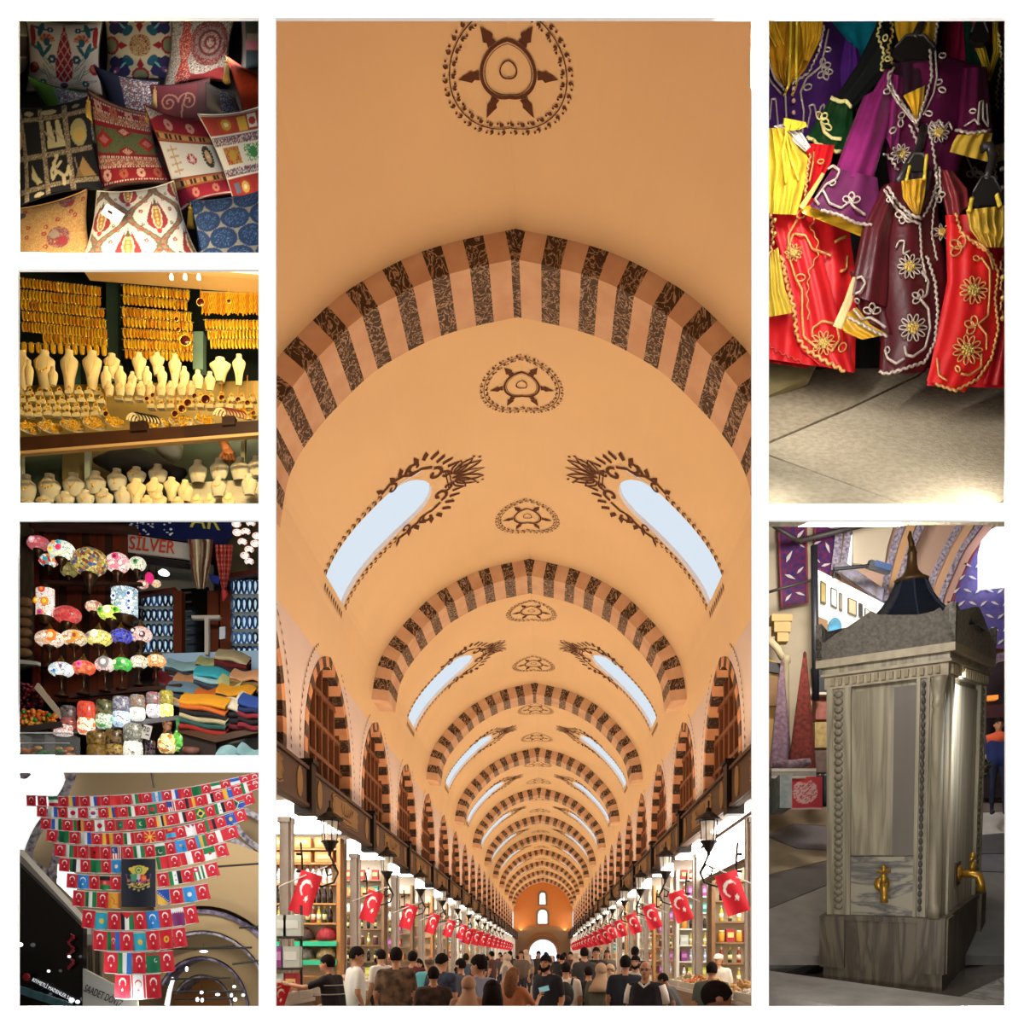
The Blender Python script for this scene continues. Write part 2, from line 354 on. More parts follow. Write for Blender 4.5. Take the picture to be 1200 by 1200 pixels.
def window_paint(g):
    b = MB(); fn = lambda s, y: V(g*s, y, .014)
    for e in (1, -1):
        for i in range(13):                  # leaf dashes beside the slot
            s0 = WS0+.95+i*.135
            if s0 > WS1+.1: break
            b.flat([(s0, e*.76), (s0+.07, e*.83), (s0+.12, e*.77), (s0+.07, e*.785)], fn); b.flat([(s0, e*.76), (s0+.02, e*.68), (s0+.1, e*.69), (s0+.05, e*.735)], fn)
        x = lambda l: [(s, e*y) for s, y in l]
        t0 = WS0                              # scrolls climbing to the palmette
        b.ribbon(x([(t0+.95, .80), (t0+.7, .86), (t0+.45, .80), (t0+.3, .68), (t0+.1, .70), (t0-.1, .58)]), .06, fn)
        b.ribbon(x(spiral(t0+.72, .70, .12, .02, 1.6, 8)), .05, fn); b.ribbon(x(spiral(t0+.2, .84, .16, .03, -2.0, 4.2)), .06, fn)
        b.ribbon(x(spiral(t0-.12, .36, .17, .04, 1.6, 7.6)), .07, fn); b.ribbon(x(spiral(t0-.3, .2, .1, .02, 1.2, 7)), .05, fn)
        for (s_, y_, a) in ((t0+.62, .80, 1.2), (t0+.5, .82, 1.7), (t0+.4, .78, 2.1), (t0+.12, .88, 1.3), (t0, .86, 1.8), (t0-.12, .78, 2.3), (t0+.9, .80, 1.0), (t0-.2, .62, 2.4), (t0-.3, .5, 2.7), (t0-.38, .36, 2.9)):
            b.flat(x([(s_, y_), (s_+.15*math.cos(a)-.06, y_+.12*math.sin(a)), (s_+.24*math.cos(a), y_+.24*math.sin(a)), (s_+.08*math.cos(a)+.07, y_+.07)]), fn)
        for k, (a, ln) in enumerate(((0.30, .62), (.62, .55), (1.0, .42))):     # petals
            c, q = math.cos(a), math.sin(a); pet = [(.12, .02), (.3, .075), (.5, .085), (.8, .05), (1, 0), (.8, -.05), (.5, -.075), (.3, -.06), (.12, -.02)]
            b.ribbon([(t0-.42-(u*ln*c-v*q), e*(u*ln*q+v*c+.06)) for u, v in pet], .042, fn)
        for u in (-.02, -.09): b.ribbon(x([(t0-.30+u, 0), (t0-.30+u, .26)]), .025, fn)
        b.flat(x([(t0-.85, .42), (t0-.89, .45), (t0-.92, .42), (t0-.89, .39)]), fn)
        b.flat(x([(t0-.95, .36), (t0-.99, .39), (t0-1.02, .36), (t0-.99, .33)]), fn)
    b.ribbon([(t0-.42, 0), (t0-.75, .06), (t0-1.05, 0), (t0-.75, -.06), (t0-.42, 0)], .042, fn)
    for i in range(9):
        y = -.6+i*.15; b.flat([(WS1+.1, y), (WS1+.14, y+.05), (WS1+.26, y+.03), (WS1+.16, y-.02)], fn); b.flat([(WS1+.1, y), (WS1+.2, y+.09), (WS1+.24, y+.1), (WS1+.14, y+.03)], fn)
    return b.mesh('painted_scrollwork', paint)
def slot_window(g):
    outl = [(WS1, -WY), (WS0+.75, -WY)]+[(WS0+.75-.75*math.sin(R(t)), -WY*math.cos(R(t))) for t in range(15, 180, 15)]+[(WS0+.75, WY), (WS1, WY)]
    ol = []
    for i in range(len(outl)):               # finer along the long sides
        a, c = outl[i], outl[(i+1) % len(outl)]; n = 8 if abs(a[0]-c[0]) > .7 else 1
        ol += [(a[0]+(c[0]-a[0])*k/n, a[1]+(c[1]-a[1])*k/n) for k in range(n)]
    r = MB(); n = len(ol)
    r.add([V(g*s, y, .0) for s, y in ol]+[V(g*s, y, -.09) for s, y in ol], [(i, (i+1) % n, (i+1) % n+n, i+n) for i in range(n)])
    p = MB(); half = n//2
    for i in range(9):                       # pane follows the curve in strips
        s0 = WS0+(WS1-WS0)*i/9; s1 = WS0+(WS1-WS0)*(i+1)/9
        p.add([V(g*s0, -WY, -.08), V(g*s1, -WY, -.08), V(g*s1, WY, -.08), V(g*s0, WY, -.08)], [(0, 1, 2, 3)])
    pm = mat('#dbe9f5', .4, emit=.97, spec=0); pm.node_tree.nodes['Principled BSDF'].inputs['Base Color'].default_value = (.02, .02, .02, 1)
    return r.mesh('window_reveal', mat('#efe6e2', .8)), p.mesh('window_pane', pm)
n_ = 0
for g in (-1, 1):
    wp = window_paint(g); rv, pn = slot_window(g)
    for k, yc in enumerate(bays):
        n_ += 1; link('painted_scrollwork', wp, CEIL, (0, yc, 0))
        t = struct(thing('window_%d' % n_, None, None, (0, yc, 0)), 'tall round-topped window slot of bright daylight cut in the vault')
        link('window_reveal', rv, t); link('window_pane', pn, t)
_b = MB(); _s = s_at_x(2.05); _b.ribbon(spiral(_s+.12, 7.62, .12, .05, 3.0, 5.6), .05, lambda s, y: V(s, y, .014)); _b.flat([(_s-.02, 7.6), (_s-.05, 7.7), (_s+.03, 7.66)], lambda s, y: V(s, y, .014)); _b.build('painted_scrollwork', paint, CEIL)
# striped ribs
dark_st = marble('#35211b', '#c2ab9c', 5, .02, .5, (1, 1, .6), 3.0); dark_st2 = marble('#35211b', '#8a7464', 5, .012, .5)
light_st = mat('#d9bda9', .7, hex2='#c8a58f', scale=2.2); 
def ribs():
    SM = s_at_x(3.62)+.12; npair = 9.7; dl = SM/npair; edges = [-.23*dl]
    meshes = []
    i = 0; s = -.24*dl; segs = []
    segs.append((-.24*dl, .24*dl, 1)); s = .24*dl; d = 0
    while s < SM-.02:
        w = (.52 if d == 0 else .48)*dl; segs.append((s, min(s+w, SM), d)); segs.append((-min(s+w, SM), -s, d)); s += w; d = 1-d
    for (a, c, d) in segs:
        b = MB(); n = 3; vs = []
        for k in range(n+1):
            q = a+(c-a)*k/n; vs += [V(q, 0, -.03), V(q, 0, .375), V(q, .975, .375), V(q, .975, -.03)]
        fs = [(i*4+j, i*4+(j+1) % 4, i*4+4+(j+1) % 4, i*4+4+j) for i in range(n) for j in range(4)]+[(0, 3, 2, 1), (n*4, n*4+1, n*4+2, n*4+3)]
        b.add(vs, fs); meshes.append(b.mesh('voussoir', dark_st if d else light_st))
    for k in range(NB):
        y = 10.74+BAY*k
        t = struct(thing('trim_%d' % (k+1), None, None, (0, y, 0)), 'transverse arch rib of alternating dark and pale stone under the vault')
        for me in meshes: link('voussoir', me, t)
ribs()
# side walls with pointed striped arches
A_, ZS, RISE = 1.72, 5.15, 2.05
def arch_curve(a, rise, n=9):              # half curve from springing to apex of a pointed arch: (y, z)
    r = (a*a+rise*rise)/(2*a); out = []
    t1 = math.atan2(rise, r-a)
    for i in range(n+1):
        t = t1*i/n; out.append((a-r+r*math.cos(t), r*math.sin(t)))
    return out
MODS = [11.59+4.465*k for k in range(-1, 22)]
red_st = mat('#d9a684', .75, hex2='#c99070', scale=3); wood_dk = mat('#4a2416', .6, var=.3, scale=6, wood=True); wood_md = mat('#7a4a30', .6, var=.25, scale=6, wood=True)
def side_wall(g):
    X = HX+g*3.675; b = MB(); top = EZ+3.6*S+.02; z0 = 4.0; fn = lambda y, z: (X, y, z)
    c = arch_curve(A_, RISE); c = [(-y, ZS+z) for y, z in c]+[(y, ZS+z) for y, z in c[::-1][1:]]; c = [(-A_, z0)]+c+[(A_, z0)]
    for yc in MODS:
        if yc > YEND-2: continue
        b.flat([(yc-2.2325, z0), (yc-A_, z0), (yc-A_, top), (yc-2.2325, top)], fn); b.flat([(yc+A_, z0), (yc+2.2325, z0), (yc+2.2325, top), (yc+A_, top)], fn)
        for (y0, za), (y1, zb) in zip(c[1:-2], c[2:-1]): b.flat([(yc+y0, za), (yc+y1, zb), (yc+y1, max(top, zb)), (yc+y0, max(top, za))], fn)
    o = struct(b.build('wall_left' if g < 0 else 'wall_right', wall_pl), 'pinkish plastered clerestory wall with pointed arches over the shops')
    # voussoirs
    length = [0.0]
    for p, q in zip(c[:-1], c[1:]): length.append(length[-1]+math.hypot(q[0]-p[0], q[1]-p[1]))
    cy = np.array([p[0] for p in c]); cz = np.array([p[1] for p in c]); cl = np.array(length)
    at = lambda l: (float(np.interp(l, cl, cy)), float(np.interp(l, cl, cz)))
    def off(l, d):
        a, q = at(max(l-.03, 0)), at(min(l+.03, cl[-1])); ty, tz = q[0]-a[0], q[1]-a[1]; m = math.hypot(ty, tz); y, z = at(l); return y+tz/m*d, z-ty/m*d
    def blk(l0, l1, d0=.17, x0=-.015, x1=.24):
        b = MB(); n = 2; vs = []
        for k in range(n+1):
            l = l0+(l1-l0)*k/n; (y0, za), (y1, zb) = off(l, -.01), off(l, d0); vs += [(g*x0, y0, za), (g*x0, y1, zb), (g*x1, y1, zb), (g*x1, y0, za)]
        return b.add(vs, [(i*4+j, i*4+(j+1) % 4, i*4+4+(j+1) % 4, i*4+4+j) for i in range(n) for j in range(4)]+[(0, 3, 2, 1), (n*4, n*4+1, n*4+2, n*4+3)])
    nv = 31; mes = [blk(cl[-1]*i/nv, cl[-1]*(i+1)/nv).mesh('voussoir', dark_st2 if i % 2 else red_st) for i in range(nv)]
    far = MB()
    for i in range(nv):
        q = blk(cl[-1]*i/nv, cl[-1]*(i+1)/nv); far.add(q.v, q.f, i % 2)
    farme = far.mesh('voussoir_band', [red_st, dark_st2])
    # lattice window, painted garland
    pane = MB(); pane.flat([(y, z) for y, z in c], lambda y, z: (g*.24, y, z)); pane_me = pane.mesh('dark_glass', mat('#2a1510', .35))
    bars = []
    zt = lambda y: float(np.interp(abs(y), [p[0] for p in arch_curve(A_, RISE)][::-1], [ZS+p[1] for p in arch_curve(A_, RISE)][::-1])) if abs(y) < A_ else ZS
    for i in range(7):
        y = -1.35+i*.45; m = MB(); m.box((g*.19, y, (4.2+zt(y))/2), (.08, .09, zt(y)-4.2)); bars.append(m.mesh('lattice_bar', wood_md))
    for z in (4.7, 5.3, 5.9, 6.5): 
        hw = A_ if z < ZS else float(np.interp(z-ZS, [p[1] for p in arch_curve(A_, RISE)], [p[0] for p in arch_curve(A_, RISE)])); m = MB(); m.box((g*.17, 0, z), (.06, 2*hw-.1, .08)); bars.append(m.mesh('lattice_bar', wood_md))
    gl = MB(); l = .1
    while l < cl[-1]-.1:
        y, z = off(l, -.27); y2, z2 = off(l+.09, -.22); y3, z3 = off(l+.1, -.30); y4, z4 = off(l+.06, -.25)
        fn2 = lambda y, z: (-g*.012, y, z)
        gl.flat([(y, z), (y2, z2), (y4, z4)], fn2); gl.flat([(y, z), (y3, z3), (y4, z4)], fn2); l += .13
    gme = gl.mesh('painted_garland', paint)
    n = 40+(0 if g < 0 else 40)
    for k, yc in enumerate(MODS):
        if yc > YEND-2 or yc < 9: continue
        n += 1; w = struct(thing('window_%d' % n, None, None, (X, yc, 0)), 'pointed arch window with brown wooden lattice and striped stone surround')
        if k < 9:
            for me in mes: link('voussoir', me, w)
            for me in bars: link('lattice_bar', me, w)
        else:
            link('voussoir_band', farme, w)['kind'] = 'stuff'
            for me in bars[1::2]: link('lattice_bar', me, w)
        link('dark_glass', pane_me, w); link('painted_garland', gme, o, (0 if False else X, yc, 0))
for g in (-1, 1): side_wall(g)
# floor, end wall, closing walls
def shell():
    b = MB(); b.add([(-8, 3.6, 0), (8, 3.6, 0), (8, YEND, 0), (-8, YEND, 0)], [(0, 1, 2, 3)]); struct(b.build('floor', mat('#8f8378', .5, var=.3, scale=3)), 'worn stone floor of the bazaar street')
    x0, y0, x1, y1 = PAN['hall']; b = MB(); d1 = 7.56
    for px in (x0-6, x1+6):
        a, c = P(px, y0-6, D0+.014), P(px, y0-6, d1); b.add([a, c, (c.x, c.y, 0), (a.x, a.y, 0)], [(0, 1, 2, 3)])
    b.add([P(x0-6, y0-6, D0+.014), P(x1+6, y0-6, D0+.014), P(x1+6, y0-6, d1), P(x0-6, y0-6, d1)], [(0, 1, 2, 3)])
    a, c = P(x0-6, y0-6, d1), P(x1+6, y0-6, d1)
    for q in ([(-9, 0), (a.x, 0), (a.x, 13), (-9, 13)], [(c.x, 0), (9, 0), (9, 13), (c.x, 13)], [(a.x, a.z), (c.x, a.z), (c.x, 13), (a.x, 13)]): b.flat(q, lambda x, z: (x, d1, z))
    struct(b.build('wall_light_stop', mat('#d9b48c', .9)), 'added unseen walls keeping stray light out of the bazaar street')  # added out of view to stop outside light entering the hall
    # outer shell of the shops
    b = MB()
    for g in (-1, 1):
        X = HX+g*5.6; b.add([(X, 7.6, 0), (X, YEND, 0), (X, YEND, 4.02), (X, 7.6, 4.02)], [(0, 1, 2, 3)])
        b.add([(X, 7.6, 4.02), (X, YEND, 4.02), (HX+g*3.34, YEND, 4.02), (HX+g*3.34, 7.6, 4.02)], [(0, 1, 2, 3)])
    struct(b.build('wall_shops', mat('#e6dccb', .8)), 'cream back walls and ceilings of the shop row')
    # end wall
    b = MB(); pts = [V(-SMAX+i*SMAX/20, YEND) for i in range(41)]
    b.add([(HX-5.7, YEND, 0), (HX+5.7, YEND, 0), (HX+5.7, YEND, 4.1), (HX+3.7, YEND, 4.1)]+pts[::-1]+[(HX-3.7, YEND, 4.1), (HX-5.7, YEND, 4.1)], [tuple(range(47))])
    e = struct(b.build('wall_end', mat('#d8935a', .85)), 'orange plastered end wall with two windows over the gateway')
    def opening(name, cx, z0, w, h, m, fr, lab, n):
        t = struct(thing(name, None, None, (cx, YEND-.02, z0)), lab); c = [(-w/2, 0), (w/2, 0)]+[(w/2*math.cos(R(a)), h-w/2+w/2*math.sin(R(a))) for a in range(0, 181, 15)]
        b = MB(); b.flat(c, lambda x, z: (x, -.02, z)); b.build('window_pane', m, t)
        b = MB(); b.ribbon([(x*1.25, z*1.1-.05) for x, z in c], .3, lambda x, z: (x, -.06, z), closed=True); b.build('window_frame', fr, t); return t
    sky = mat('#eef4ff', .5, emit=2.5); grey = mat('#8d8078', .8)
    opening('window_91', HX-.05, 7.95, .75, 1.5, sky, grey, 'small bright window high in the orange end wall', 0)
    opening('window_92', HX-.05, 5.55, 1.1, 1.75, sky, grey, 'arched bright window over the far gateway', 0)
    opening('door_1', HX, 0, 3.4, 3.6, mat('#bcd8ff', .5, emit=2.0), mat('#a08468', .8), 'far arched gateway open to bluish daylight', 0)
    b = MB(); b.add([(HX-3.6, YEND-.3, 0), (HX-2, YEND-.3, 0), (HX-2, YEND-.3, 3.4), (HX-1, YEND-.3, 4.4), (HX+1, YEND-.3, 4.4), (HX+2, YEND-.3, 3.4), (HX+2, YEND-.3, 0), (HX+3.6, YEND-.3, 0), (HX+3.6, YEND-.3, 4.2), (HX+2, YEND-.3, 5.2), (HX-2, YEND-.3, 5.2), (HX-3.6, YEND-.3, 4.2)],
        [(0, 1, 2, 11), (11, 2, 3, 10), (3, 4, 9, 10), (4, 5, 8, 9), (5, 6, 7, 8)]); struct(b.build('trim_40', mat('#a98a68', .8)), 'tan stone surround of the far gateway')
shell()
# ================================================================ BAZAAR HALL: signs, shops, lanterns, flags
YJ = [12.5+4.46*k for k in range(-1, 21)]
iron = mat('#1e1613', .5, metal=.4); white_light = mat('#fffaf2', .5, emit=9); tan = mat('#b8925f', .6, var=.1, scale=5); brown_bd = mat('#6d5548', .6, var=.12, scale=3)
pale_wood = mat('#c98f52', .55, var=.2, scale=8, wood=True); whitep = mat('#bdb0a2', .75, var=.1, scale=4, bump=.1, bscale=20)
def sign_meshes(g):
    L = 4.2; X = -g                         # local: board along y, face looks to -g x
    b = MB(); b.box((g*.05, 0, .3), (.1, L, .6)); b.box((-g*.015, 0, .57), (.05, L, .05)); b.box((-g*.015, 0, .03), (.05, L, .05)); board = b.mesh('board', brown_bd)
    c = [(.95, .0), (.88, .09), (.95, .15), (.80, .20), (.2, .21), (0, .235)]
    pts = [(y, z) for y, z in c]+[(-y, z) for y, z in c[::-1][1:]]; pts = pts+[(y, -z) for y, z in pts[::-1][1:-1]]
    b = MB(); b.prism(pts, lambda y, z: (-g*.02, y, .3+z), lambda y, z: (0, y, .3+z)); cart = b.mesh('cartouche', tan)
    b = MB(); fn = lambda y, z: (-g*.03, y, .3+z)
    b.ribbon([(y*.93, z*.88) for y, z in pts], .018, fn, closed=True)
    rr = random.Random(3)
    for i in range(5):
        y = -.42+i*.19; b.ribbon([(y+.16*t+.05*math.sin(7*t+i), .03+.09*math.sin(4.5*t+i*1.3)) for t in np.linspace(0, 1, 9)], [.012+.022*abs(math.sin(3*t)) for t in np.linspace(0, 1, 9)], fn)
    b.ribbon([(-.35, -.12), (.1, -.115), (.36, -.12)], .02, fn); script = b.mesh('script', mat('#5b3d26', .7))
    orn = []
    for e in (1, -1):
        b = MB(); b.prism([(e*1.7+.13*math.cos(t), .22*math.sin(t)) for t in np.linspace(0, 2*math.pi, 15)[:-1]], lambda y, z: (-g*.02, y, .3+z), lambda y, z: (0, y, .3+z))
        orn.append(b.mesh('oval_plaque', tan))
    return board, cart, script, orn
SIGNS = {(-1, 0): 'brown fascia sign end above the gift carton rack', (-1, 1): 'brown fascia sign above the orange crate shelves', (1, 0): 'brown fascia sign above the man bending his head', (1, 1): 'brown fascia sign above the long white light box'}
lab_sign = 'brown shop fascia sign with scalloped tan cartouche and dark script'
for g in (-1, 1):
    SX = HX+g*3.08; board, cart, script, orn = sign_meshes(g)
    for k, yj in enumerate(YJ):
        if k < len(YJ)-1:
            t = thing('shop_sign', SIGNS.get((g, k), lab_sign), 'sign', (SX, yj+2.23, 3.75), group='shop signs along the street')
            link('board', board, t)
            if k < 9:
                link('script', script, link('cartouche', cart, t)); [link('oval_plaque', q_, t) for q_ in orn]
        b = MB(); b.box((0, 0, 0), (.26, .24, .74)); b.box((0, 0, .4), (.32, .3, .06))
        tag(b.build('fascia_bracket', iron, loc=(SX+g*.06, yj, 4.03)), 'black box bracket between two brown fascia signs', 'bracket', 'fascia brackets')
        # cornice behind sign up to the wall
    b = MB(); b.box((HX+g*3.42, (7.6+YEND)/2, 4.05), (.6, YEND-7.6, .08)); struct(b.build('trim_%d' % (60+g), mat('#8a7365', .7)), 'ledge above the shop signs')
    # posts
    pb = MB(); pb.box((0, 0, 1.8), (.13, .2, 3.6)); pb.box((0, 0, .15), (.2, .28, .3)); pb.box((0, 0, 3.58), (.18, .26, .08)); pb.tube([(-g*.12, -.08, .2), (-g*.12, -.08, 3.6)], .025)
    pme = pb.mesh('post', whitep)
    for k, yj in enumerate(YJ):
        if yj > YEND-1: continue
        struct(link('pillar_%d' % (k+1 if g < 0 else k+41), pme, None, (HX+g*3.42, yj, 0)), 'white plastered post between two shops')
        b = MB(); b.box((g*1.2, .0, 2.0), (2.0, .06, 4.0)); struct(b.build('wall_side', mat('#e8dfd2', .8), loc=(HX+g*3.4, yj+.1, 0)), 'cream party wall between two shops')
        if k < len(YJ)-1:
            b = MB(); b.box((0, 0, 0), (1.5, 3.2, .05)); tag(b.build('ceiling_light', white_light, loc=(HX+g*4.3, yj+2.3, 3.97)), 'bright white light panel on shop ceiling', 'light', 'shop ceiling lights')
# lanterns
def lantern_meshes(g):
    b = MB(); b.lathe([(.03, .62), (.05, .56), (.1, .53), (.19, .46), (.2, .44), (.1, .44), (.09, .42)], 8); b.tube([(0, 0, .6), (0, 0, .72)], .012, 6); cap = b.mesh('cap', iron)
    b = MB(); b.lathe([(.10, .12), (.12, .42)], 8); gl = b.mesh('glass', mat('#fff3dc', .1, emit=.2, alpha=.4))
    b = MB()
    for i in range(6): a = i*math.pi/3; b.tube([(.10*math.cos(a), .10*math.sin(a), .1), (.125*math.cos(a), .125*math.sin(a), .44)], .008, 5)
    b.lathe([(.02, -.08), (.03, -.02), (.05, .0), (.11, .12), (.13, .12), (.13, .14)], 8); cage = b.mesh('cage', iron)
    b = MB(); p = [(g*.42, .12), (g*.40, -.1), (g*.40, -.3), (g*.3, -.46), (g*.12, -.52), (-g*.06, -.46), (-g*.12, -.32), (-g*.04, -.2), (g*.06, -.26), (g*.03, -.36), (-g*.03, -.34)]
    b.tube([(x, 0, z) for x, z in p], .016, 6); b.tube([(g*.40, 0, -.3), (g*.48, 0, -.3)], .02, 6); b.tube([(g*.40, 0, -.05), (g*.48, 0, -.05)], .02, 6); b.tube([(-g*.12, 0, -.32), (0, 0, -.06)], .016, 6); br = b.mesh('scroll_bracket', iron)
    return (('cap', cap), ('glass', gl), ('cage', cage), ('scroll_bracket', br))
for g in (-1, 1):
    parts = lantern_meshes(g)
    for k, yj in enumerate(YJ[1:13]):
        t = thing('wall_lantern', ('iron scroll lantern above the gift carton rack' if g < 0 else 'iron scroll lantern before the long white light box') if k == 0 else 'black iron street lantern with clear glass on a scroll bracket', 'lantern', (HX+g*2.74, yj-.16, 3.12), group='iron lanterns on the shop posts')
        for n, me in parts: link(n, me, t)
# Turkish flag as hung: hoist on top
def wave(u, v, w, h, amp=.04, ph=0): return (u*w-w/2, amp*math.sin(5*u+ph+2*v)*(1-.3*v), (v-1)*h)
def tr_flag(nu=26, nv=36):
    c = Cv(nu, nv, '#d0142c', .7); c.disc(.33, .62, .2, '#f4f0ec'); c.disc(.37, .585, .165, '#d0142c'); c.star(.44, .38, .1, '#f4f0ec', rot=.4); return c
fl_mat = mat_col(.7)
tf = tr_flag()
tf_me = MB().grid(lambda u, v: wave(u, v, .36, .66), tf.nu, tf.nv, colors=tf.cols()).mesh('cloth', fl_mat, True)
def pole_flag(loc, rz, sc, g, label=None):
    t = thing('hanging_flag', label or 'red flag with white crescent and star on a slanting pole', 'flag', loc, (0, 0, rz), group='red flags along the shops'); t.scale = (sc,)*3
    o = link('cloth', tf_me, t); o.rotation_euler = (0, R(-18*g), 0)
    p = MB()
    p.tube([(-.27, 0, 0), (.55, 0, 0)] if g > 0 else [(-.55, 0, 0), (.27, 0, 0)], .012, 6); q = p.build('pole', mat('#d8d4cc', .5), t); q.rotation_euler = (0, R(22*g), 0)
for g in (-1, 1):
    for k in range(16):
        y = YJ[1]+4.46*k-.35; x = HX+g*(2.92 if k else 2.95)
        pole_flag((x, y, 2.78 if k == 0 else 2.85), R(4*g), .92, g, None if k else ('red crescent flag on a pole over the gift carton rack' if g < 0 else 'red crescent flag on a pole before the long light box'))
        if k > 4: pole_flag((x-g*.05, y+2.2, 2.75), R(4*g), 1.0, g)
pole_flag(P(333, 1154, 8.6), R(-4), .38, -1, 'small red crescent flag low beside the tray of dark fruit')
# goods
def bottle(body, cap, label, h=.3, r=.04):
    b = MB(); b.lathe([(r*.9, 0), (r, .01), (r, h*.6), (r*.45, h*.78), (r*.4, h*.86)], 8); b.lathe([(r*.46, h*.84), (r*.46, h)], 8, 1); b.lathe([(r*1.03, h*.18), (r*1.03, h*.5)], 8, 2)
    return b.mesh('bottle', [mat(body, .25), mat(cap, .4), mat(label, .7)], True)
def jar(body, cap, h=.22, r=.07):
    b = MB(); b.lathe([(r*.92, 0), (r, .02), (r, h*.75), (r*.8, h*.85)], 8); b.lathe([(r*.85, h*.83), (r*.85, h)], 8, 1); return b.mesh('jar', [mat(body, .35), mat(cap, .4)], True)
def carton(c1, c2, w=.16, h=.24, d=.12):
    b = MB(); b.box((0, 0, h/2), (w, d, h)); b.box((0, -d/2-.002, h*.55), (w*.7, .006, h*.4), 1); return b.mesh('carton', [mat(c1, .6), mat(c2, .6)])
KIND = {
 'white_bottle': ('bottle', bottle('#f2efe8', '#7a1f1c', '#ffffff'), 'white bottle with dark red cap on wooden shop shelf'),
 'black_bottle': ('bottle', bottle('#191312', '#e9e4da', '#2c1d18'), 'black bottle with white cap in shelf row'),
 'green_bottle': ('bottle', bottle('#2d3b1c', '#c7a13a', '#e8dca0'), 'dark green oil bottle with pale yellow label'),
 'red_bottle': ('bottle', bottle('#8a2f1e', '#f4f0e8', '#f0d8c0'), 'red sauce bottle with white cap on shelf'),
 'yellow_bottle': ('bottle', bottle('#c9b23c', '#f4f0e8', '#f6efcf'), 'yellow bottle with white cap on shelf'),
 'blue_bottle': ('bottle', bottle('#b9c7e0', '#f4f6ff', '#dfe6f6'), 'pale blue bottle with white cap on shelf'),
 'gold_jar': ('jar', jar('#c98a24', '#e8d9a0'), 'jar of golden honey on lit shop shelf'),
 'brown_jar': ('jar', jar('#5a3120', '#d9d2c4'), 'jar of brown spice on lit shop shelf'),
 'white_jar': ('jar', jar('#efeae0', '#b9b2a4'), 'white lidded jar on lit shop shelf'),
 'purple_box': ('carton', carton('#8d3f86', '#c98ac2'), 'purple gift carton on spice shop rack'),
 'red_box': ('carton', carton('#a3202a', '#e8c070'), 'red tea carton with gold label on shop shelf'),
 'wood_box': ('carton', carton('#c07f42', '#e2b27a', .34, .2, .2), 'orange wooden crate on top shelf of spice shop'),
 'green_box': ('carton', carton('#b9c53a', '#e4e87a'), 'lime green gift carton on spice shop rack'),
 'grey_box': ('carton', carton('#bcc4bc', '#d8dcd6', .2), 'pale grey gift carton on spice shop rack'),
 'teal_box': ('carton', carton('#2f7d74', '#8fd0c4'), 'teal tea carton on shop shelf'),
}
GOODS = [0]
def put_goods(kind, loc, rz=0, sc=1):
    name, me, lab = KIND[kind]; o = link(name, me, None, loc); o.rotation_euler[2] = rz; o.scale = (sc,)*3; tag(o, lab, name, lab); GOODS[0] += 1; return o
def shelf_unit(g, x0, x1, y, zs, ztop, lab, m=pale_wood, dep=.34):
    t = thing('shop_shelf', lab, 'shelf', ((x0+x1)/2, y, 0), group='shelving in the shops'); w = abs(x1-x0)
    for e in (-1, 1): b = MB(); b.box((e*w/2, 0, ztop/2), (.07, dep, ztop)); b.build('side_panel', m, t)
    b = MB(); b.box((0, dep/2-.01, ztop/2), (w, .02, ztop)); b.build('back_panel', mat('#e4d2b4', .7), t)
    for z in zs: b = MB(); b.box((0, 0, z), (w-.06, dep, .035)); b.build('shelf_board', m, t)
    return t
def fill_row(x0, x1, y, z, kinds, dx, sc=1, pat=None):
    n = int((x1-x0)/dx)
    for i in range(n): put_goods(kinds[i % len(kinds)] if not pat else pat[i % len(pat)], (x0+dx*(i+.5), y-.04, z), 0, sc)
rnd = random.Random(11)
